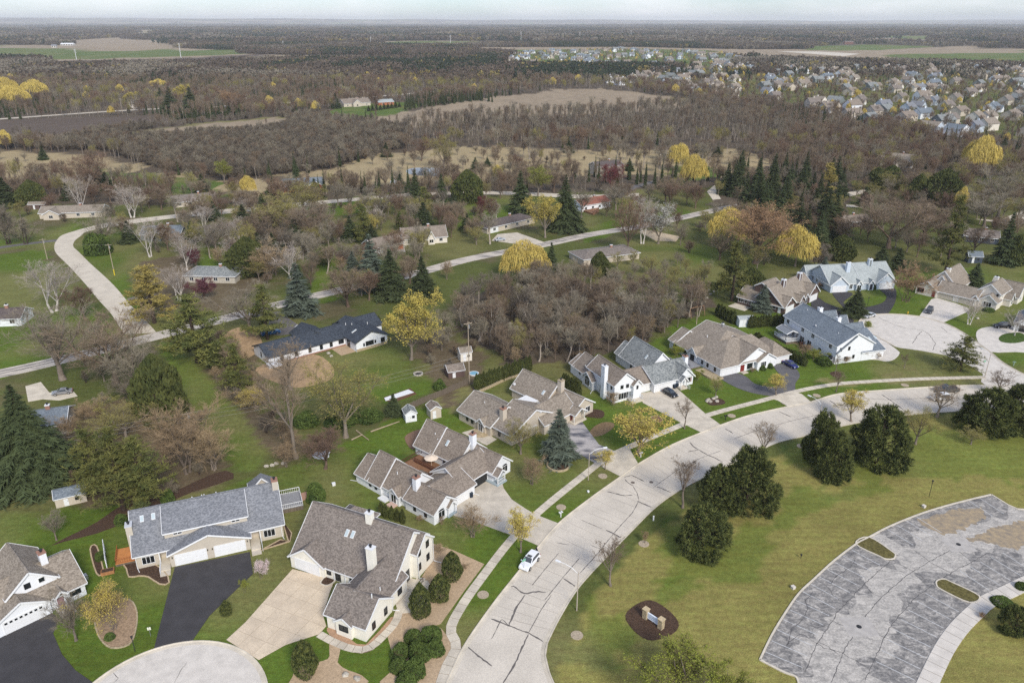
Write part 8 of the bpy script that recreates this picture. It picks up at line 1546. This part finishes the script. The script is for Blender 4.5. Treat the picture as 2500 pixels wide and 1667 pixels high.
def sign(label, p, h1, ang, col, w=.75, hgt=.45):
    x, y = G(*p); e = empty('street_sign', (x, y, 0), ang, label, 'sign'); b = MB(); b.cyl((0, 0, 0), (0, 0, h1), .035, n=6); b.build('post', STEEL, e); b = MB(); b.box(-w / 2, w / 2, -.02, .02, h1 - hgt, h1); b.build('plate', mat('sign_' + label[:6], col, rough=.4), e)
sign('small green street name plate beside the white parked suv', (1279, 1395), 2.6, .7, srgb(120, 180, 150)); sign('green street name plate at the side street corner', (2398, 905), 3.0, .2, srgb(130, 180, 150)); sign('white realty post sign on the lawn by the oval mulch bed', (368, 1552), 1.7, .3, srgb(220, 220, 200), .5, .5)
# white post arm of the realty sign, hydrant, utility boxes
x, y = G(1595, 1270); e = empty('utility_post', (x, y, 0), 0, 'short white utility post on the kerb lawn', 'utility post'); b = MB(); b.cyl((0, 0, 0), (0, 0, .95), .14, n=10); b.build('post', WHITE, e); b = MB(); b.cyl((0, 0, .95), (0, 0, 1.02), .17, .1, n=10); b.build('cap', WHITE, e)
x, y = G(2216, 766); e = empty('fire_hydrant', (x, y, 0), 0, 'yellow fire hydrant by the turning circle', 'hydrant'); b = MB(); b.cyl((0, 0, 0), (0, 0, .65), .16, .14, n=10); b.cyl((0, 0, .65), (0, 0, .82), .15, .05, n=10); b.build('barrel', mat('hydrant_yellow', srgb(214, 170, 50)), e); b = MB(); b.cyl((-.26, 0, .45), (.26, 0, .45), .07, n=8); b.build('nozzle', MATS['hydrant_yellow'], e)
for p, s, lb, m_ in (((2185, 1020), 1.5, 'green utility cabinet beside the street behind the pines', mat('utility_green', srgb(110, 150, 128))), ((1936, 1436), .55, 'concrete light base left of the parking lot', CONC2), ((2255, 1238), .55, 'concrete light base at the far side of the parking lot', CONC2), ((815, 1184), .6, 'pale utility box on the lawn behind the cream house', WHITE), ((1436, 1201), .35, 'small white utility box at the street lamp', WHITE)):
    x, y = G(*p); e = empty('utility_box', (x, y, 0), .4, lb, 'utility box'); b = MB(); b.box(-s / 2, s / 2, -s / 2, s / 2, 0, s * .8); b.build('case', m_, e); b = MB(); b.box(-s / 2 - .04, s / 2 + .04, -s / 2 - .04, s / 2 + .04, s * .8, s * .88); b.build('lid', m_, e)
# stone entrance sign
a, c_ = np.array(b3(955, 1165)), np.array(b3(1050, 1228)); d = c_ - a; L = np.linalg.norm(d); e = empty('entrance_sign', (a[0], a[1], 0), math.atan2(d[1], d[0]), 'low entrance sign of white board between two stone pillars', 'sign')
for x in (0, L): b = MB(); b.box(x - .38, x + .38, -.38, .38, 0, 1.75); q = b.build('stone_pillar', STONE, e); b = MB(); b.box(x - .46, x + .46, -.46, .46, 1.75, 1.9); b.build('cap', mat('cap_stone', srgb(206, 186, 150), var=.2, scale=3), q)
b = MB(); b.box(.38, L - .38, -.1, .1, .35, 1.45); bd = b.build('sign_board', mat('sign_white', srgb(226, 232, 240), rough=.5), e)
for i, z in enumerate((1.18, .92, .66)):
    for j in range(6): b = MB(); x0 = .6 + (L - 1.2) * j / 6; b.box(x0, x0 + (L - 1.2) / 6 * RNG.uniform(.5, .9), -.115, -.1, z, z + .12); b.build('lettering', mat('sign_blue', srgb(150, 168, 196)), bd)
# trellis fence with planter, timber fence, landscaping walls
P0, P1 = np.array(c1(592, 655)), np.array(c1(662, 852)); P0 = np.array(G(256, 1340)); P1 = np.array(G(262, 1388)); d = P1 - P0; L = float(np.linalg.norm(d)); e = empty('trellis_fence', (P0[0], P0[1], 0), math.atan2(d[1], d[0]), 'white trellis fence with a timber planter at its end', 'fence')
for i in range(6): x = L * i / 5; b = MB(); b.box(x - .06, x + .06, -.06, .06, 0, 2.1); b.build('post', WHITE, e)
for z in (.4, 1.2, 2.05): b = MB(); b.bar((0, 0, z), (L, 0, z), .1); b.build('rail', WHITE, e)
n_ = int(L / .22)
for i in range(n_): b = MB(); x = L * (i + .5) / n_; b.box(x - .04, x + .04, -.02, .02, .4, 2.0); b.build('slat', WHITE, e)
x, y = G(264, 1398); e = empty('planter_box', (x, y, 0), math.radians(22), 'orange timber planter box at the end of the trellis fence', 'planter'); b = MB(); b.box(-1.0, 1.0, -.55, .55, 0, .6); q = b.build('box', mat('planter_wood', srgb(178, 126, 84), var=.25, scale=3), e); b = MB(); b.box(-.9, .9, -.45, .45, .55, .62); b.build('soil', MULCH, e)
for px_a, px_b in (((780, 1420), (758, 1432)),): pass
fl_ = smooth([G(*p) for p in [(992, 1003), (1040, 982), (1085, 964), (1143, 938)]], 4); Lf = arc(fl_)[-1]; e = empty('timber_fence', (fl_[0][0], fl_[0][1], 0), 0, 'weathered vertical board fence behind the two small sheds', 'fence'); o0 = np.array(fl_[0]); nb = int(Lf / .24)
bm_ = MB(); bm_.box(-.1, .1, -.015, .015, 0, 1); me_b = bm_.mesh('board', TIMBER)
for i in range(nb):
    x, y = at_arc(fl_, Lf * (i + .5) / nb); x2, y2 = at_arc(fl_, min(Lf, Lf * (i + .5) / nb + .3)); o = mesh_obj('board', me_b, e, (x - o0[0], y - o0[1], .05)); o.rotation_euler = (0, RNG.uniform(-.03, .03), math.atan2(y2 - y, x2 - x)); o.scale = (1, 1, RNG.uniform(1.55, 1.75))
for i in range(int(Lf / 2.4) + 1): x, y = at_arc(fl_, min(Lf, i * 2.4)); b = MB(); b.box(x - o0[0] - .07, x - o0[0] + .07, y - o0[1] + .03, y - o0[1] + .17, 0, 1.75); b.build('post', TIMBER, e)
wall_l = smooth([G(*p) for p in [(1170, 958), (1200, 945), (1235, 928), (1268, 918)]], 4); Lw = arc(wall_l)[-1]; e = empty('garden_wall', (wall_l[0][0], wall_l[0][1], 0), 0, 'low stepped stone garden wall in front of the arborvitae hedge', 'wall'); o0 = np.array(wall_l[0]); nw = int(Lw / .8)
for i in range(nw):
    x, y = at_arc(wall_l, Lw * (i + .5) / nw); x2, y2 = at_arc(wall_l, min(Lw, Lw * (i + .5) / nw + .3)); t = math.atan2(y2 - y, x2 - x)
    for k in range(3): b = MB(); b.box(-.38, .38, -.2, .2, k * .22, k * .22 + .205); o = b.build('stone', STONE, e); o.location = (x - o0[0], y - o0[1], 0); o.rotation_euler = (0, 0, t + RNG.uniform(-.04, .04))
rw = smooth([c6(*p) for p in [(1125, 660), (1180, 695), (1240, 715), (1300, 705)]], 3); b = MB()
band('stone_terrace_wall', rw, .5, .5, STONE, label='low stone terrace wall beside the horseshoe drive', cat='wall', kind='thing')
c_ = G(1363, 1137); ring = [(c_[0] + 2.3 * math.cos(t), c_[1] + 2.3 * math.sin(t)) for t in np.linspace(0, 6.283, 33)]
o = sheet('round_bed', ring[:-1], .2, MULCH, label='round raised bed of the grey green spruce', cat='flower bed'); band('stone_rim', ring, .3, .38, STONE, parent=o)
# firepit, garden sheet, junk, play set, canoe, red playhouse
x, y = G(1021, 914); e = empty('fire_pit', (x, y, 0), 0, 'round stone fire pit on the ranch lawn', 'fire pit')
for i in range(12): t = i * math.pi / 6; b = MB(); b.box(-.28, .28, -.16, .16, 0, .4); o = b.build('stone', ROCK, e); o.location = (1.1 * math.cos(t), 1.1 * math.sin(t), 0); o.rotation_euler = (0, 0, t + math.pi / 2)
b = MB(); b.cyl((0, 0, 0), (0, 0, .12), .95, n=14); b.build('ashes', DARK, e)
a = [cM(*p) for p in ((1505, 1255), (1675, 1195), (1715, 1215), (1590, 1255), (1515, 1275))]; sheet('garden_sheet', a, .14, WHITE, label='strip of white sheet laid on the garden plot', cat='sheet', kind='thing')
def swing(label, p, ang, m, w=3.2, hh=2.4):
    x, y = G(*p); e = empty('swing_set', (x, y, 0), ang, label, 'swing set'); b = MB(); b.bar((0, 0, hh), (w, 0, hh), .12); b.build('beam', m, e)
    for xx in (0, w):
        for s in (-1, 1): b = MB(); b.bar((xx, s * .9, 0), (xx, 0, hh), .1); b.build('leg', m, e)
    for xx in (w * .3, w * .7): b = MB(); b.bar((xx - .2, 0, .5), (xx + .2, 0, .5), .2, .04); b.bar((xx - .2, 0, .5), (xx - .2, 0, hh), .02); b.bar((xx + .2, 0, .5), (xx + .2, 0, hh), .02); b.build('swing_seat', DARK, e)
swing('timber swing frame at the edge of the thicket', (1683, 775), .5, mat('swing_timber', srgb(170, 134, 104), var=.2, scale=3), 5.5, 3.0)
x, y = G(798, 640); e = empty('play_house', (x, y, 0), .2, 'wooden play tower with an orange red roof on the back lawn', 'play house')
for sx in (-.8, .8):
    for sy in (-.8, .8): b = MB(); b.box(sx - .07, sx + .07, sy - .07, sy + .07, 0, 2.4); b.build('post', TIMBER, e)
b = MB(); b.box(-.9, .9, -.9, .9, 1.1, 1.2); b.build('platform', DECKW, e); b = MB(); b.extr([(-1.1, -1.1, 2.4), (-1.1, 1.1, 2.4), (-1.1, 0, 3.3)], (2.2, 0, 0)); b.build('roof', mat('orange_roof', srgb(200, 90, 60)), e)
x, y = G(1157, 914); e = empty('paddling_pool', (x, y, 0), 0, 'white and blue paddling pool beside the hedge', 'pool'); b = MB(); b.cyl((0, 0, 0), (0, 0, .4), 1.25, 1.35, n=20); b.build('rim', WHITE, e); b = MB(); b.cyl((0, 0, .38), (0, 0, .41), 1.1, n=20); b.build('water', mat('pool_water', srgb(120, 170, 190), rough=.1), e)
x, y = G(1117, 920); e = empty('garden_chair', (x, y, 0), .6, 'white plastic lounge chair among the junk by the sheds', 'chair'); b = MB(); b.box(-.35, .35, 0, 1.2, .25, .33); b.build('seat', WHITE, e); b = MB(); b.extr([(-.35, 1.2, .25), (.35, 1.2, .25), (.35, 1.6, 1.2), (-.35, 1.6, 1.2)], (0, .08, 0)); b.build('backrest', WHITE, e)
for sx in (-.3, .3):
    for sy in (.1, 1.1): b = MB(); b.box(sx - .04, sx + .04, sy - .04, sy + .04, 0, .25); b.build('leg', WHITE, e)
b = MB(); c_ = [cM(*p) for p in ((2160, 1), (2200, 5))]
x, y = G(786, 1113); e = empty('tarp_heap', (x, y, 0), .3, 'heap under a white tarp behind the reddish bush', 'tarp'); b = MB(); b.blob((0, 0, 0), 1.9, 1.3, .9, 5, .25, half=True); b.build('tarp', WHITE, e)
for i, (p, q) in enumerate((((905, 1055), (975, 1030)), ((858, 1075), (885, 1062)), ((870, 1052), (900, 1075)))):
    a, c_ = G(*p), G(*q); e = empty('fallen_log', (a[0], a[1], 0), 0, ('long pale fallen log along the yard edge', 'short fallen log by the yard edge', 'thin fallen log crossing the yard edge')[i], 'log'); b = MB(); b.cyl((0, 0, .16), (c_[0] - a[0], c_[1] - a[1], .16), .17, .11, n=8); b.build('trunk', mat('pale_log', srgb(176, 158, 132), var=.3, scale=2), e)
# patio furniture and grill, bins
for p, lb in (((1646, 948), 'blue and yellow wheeled bin left of the pair beside the black hatchback'), ((1652, 946), 'dark wheeled bin right of the pair beside the black hatchback'), ((1150, 1213), 'black wheeled bin at the white duplex garage')):
    x, y = G(*p); e = empty('wheeled_bin', (x, y, 0), .5, lb, 'bin'); b = MB(); b.extr([(-.28, -.3, 0), (.28, -.3, 0), (.33, -.36, 1.0), (-.33, -.36, 1.0)], (0, .62, 0)); b.build('tub', mat('bin_dark', srgb(40, 48, 60)), e); b = MB(); b.box(-.36, .36, -.4, .36, 1.0, 1.08); b.build('lid', mat('bin_lid', srgb(60, 70, 80)), e)
# pond
sheet('pond', smooth([G(600 + p[0] * .2976, 300 + p[1] * .2976) for p in ((1320, 390), (1400, 370), (1620, 375), (1640, 410), (1600, 440), (1440, 435), (1340, 420))], 4, closed=True), .05, mat('pond_water', srgb(70, 78, 82), rough=.08, spec=.6), label='small dark pond at the marsh edge', cat='pond')
x, y = G(963, 447); e = empty('garden_tent', (x, y, 0), 0, 'white cover near the pond drive', 'cover'); b = MB(); b.blob((0, 0, 0), 2.6, 2, 2.0, 8, .1, half=True); b.build('cover', WHITE, e)
# timber deck of the red roofed house
a = [G(*p) for p in ((1418, 515), (1442, 503), (1462, 510), (1462, 518), (1448, 526))]; e = tag(empty('timber_deck', (0, 0, 0)), 'broad red brown timber deck at the red roofed house', 'deck'); b = MB(); b.prism(a, 0, .8); b.build('deck_floor', DECKW, e); b = MB()
for i in range(len(a)): b.bar((*a[i], 1.6), (*a[(i + 1) % len(a)], 1.6), .12)
for q in a: b.bar((*q, .8), (*q, 1.6), .1)
b.build('railing', DECKR, e)
# utility poles and wires
UP = [((470, 1080), 1005, 'utility pole in front of the tan bare tree by the bright grass strip'), ((280, 672), 595, 'utility pole with a yellow guard at the lane'), ((116, 634), 582, 'utility pole left of the lane'), ((1146, 935), 785, 'slim tall pole beside the shed corner'), ((300, 280), 240, 'utility pole beside the farm road'), ((605, 270), 238, 'utility pole beside the farm road by the ploughed field'), ((890, 255), 222, 'utility pole near the far farmhouse'), ((1700, 792), 752, 'thin white pole at the leaf path')]
for p, tv, lb in UP:
    x, y = G(*p); hh = height_at(x, y, tv); e = empty('utility_pole', (x, y, 0), .4, lb, 'utility pole'); b = MB(); b.cyl((0, 0, -.1), (0, 0, hh), .15, .09, n=7); b.build('pole', mat('pole_wood', srgb(176, 160, 140), var=.2, scale=2), e)
    if hh > 7: b = MB(); b.bar((-1.1, 0, hh - .5), (1.1, 0, hh - .5), .1, .12); b.build('crossarm', MATS['pole_wood'], e); b = MB(); b.cyl((.25, .1, hh - 1.9), (.25, .1, hh - 1.0), .22, n=9); b.build('transformer', STEEL, e)
x, y = G(280, 672); b = MB(); b.cyl((x, y, 0), (x, y, 2.2), .17, n=8); o = b.build('pole_guard', mat('guard_yellow', srgb(214, 190, 50))); tag(o, 'yellow plastic guard round the foot of the lane utility pole', 'pole guard')
def wire(label, A, B, sag, r=.018):
    n = 14; P = np.array([(A[0] + (B[0] - A[0]) * t, A[1] + (B[1] - A[1]) * t, A[2] + (B[2] - A[2]) * t - sag * 4 * t * (1 - t)) for t in np.linspace(0, 1, n)])
    V, F = segs_tubes(P[:-1], P[1:], np.full(n - 1, r), np.full(n - 1, r), 4); tag(mesh_obj('overhead_wire', np_mesh('overhead_wire', V, F, mat('wire_grey', (.35, .34, .32)))), label, 'wire')
P1 = G(470, 1080); h1 = height_at(*P1, 1005); P2 = G(1146, 935); h2 = height_at(*P2, 785); P3 = (P1[0] - 70, P1[1] - 22)
for k, z in enumerate((.3, 1.3, 2.3)):
    wire('thin overhead wire from the strip pole toward the left edge, %s one' % ('upper', 'middle', 'lower')[k], (*P1, h1 - z), (*P3, h1 - z), 1.0); wire('thin overhead wire between the strip pole and the shed corner pole, %s one' % ('upper', 'middle', 'lower')[k], (*P1, h1 - z), (*P2, h1 + 1 - z), 1.4)
P4 = G(280, 672); P5 = G(116, 634); wire('overhead wire crossing the winding lane', (*P4, height_at(*P4, 595) - .4), (*P5, height_at(*P5, 582) - .4), .8)
# ------------------------------------------------------------------ haze
zlo = float(Z.min()) - 1.0; zhi = max(float(Z.max()) + 40, CAM_H + 20)
b = MB(); b.box(xs[0] - 50, xs[-1] + 50, -400, ys[-1] + 50, zlo, zhi); hz = b.build('haze', []); hm = bpy.data.materials.new('thin_air'); hm.use_nodes = True; hn = hm.node_tree.nodes; hn.clear(); ho = hn.new('ShaderNodeOutputMaterial'); hv = hn.new('ShaderNodeVolumePrincipled')
hv.inputs['Color'].default_value = (.955, .975, 1.0, 1); hv.inputs['Density'].default_value = .000055; hv.inputs['Anisotropy'].default_value = .0; hm.node_tree.links.new(hv.outputs[0], ho.inputs['Volume']); hz.data.materials.clear(); hz.data.materials.append(hm); tag(hz, 'pale blue haze in the air over the whole view', 'haze', kind='stuff')
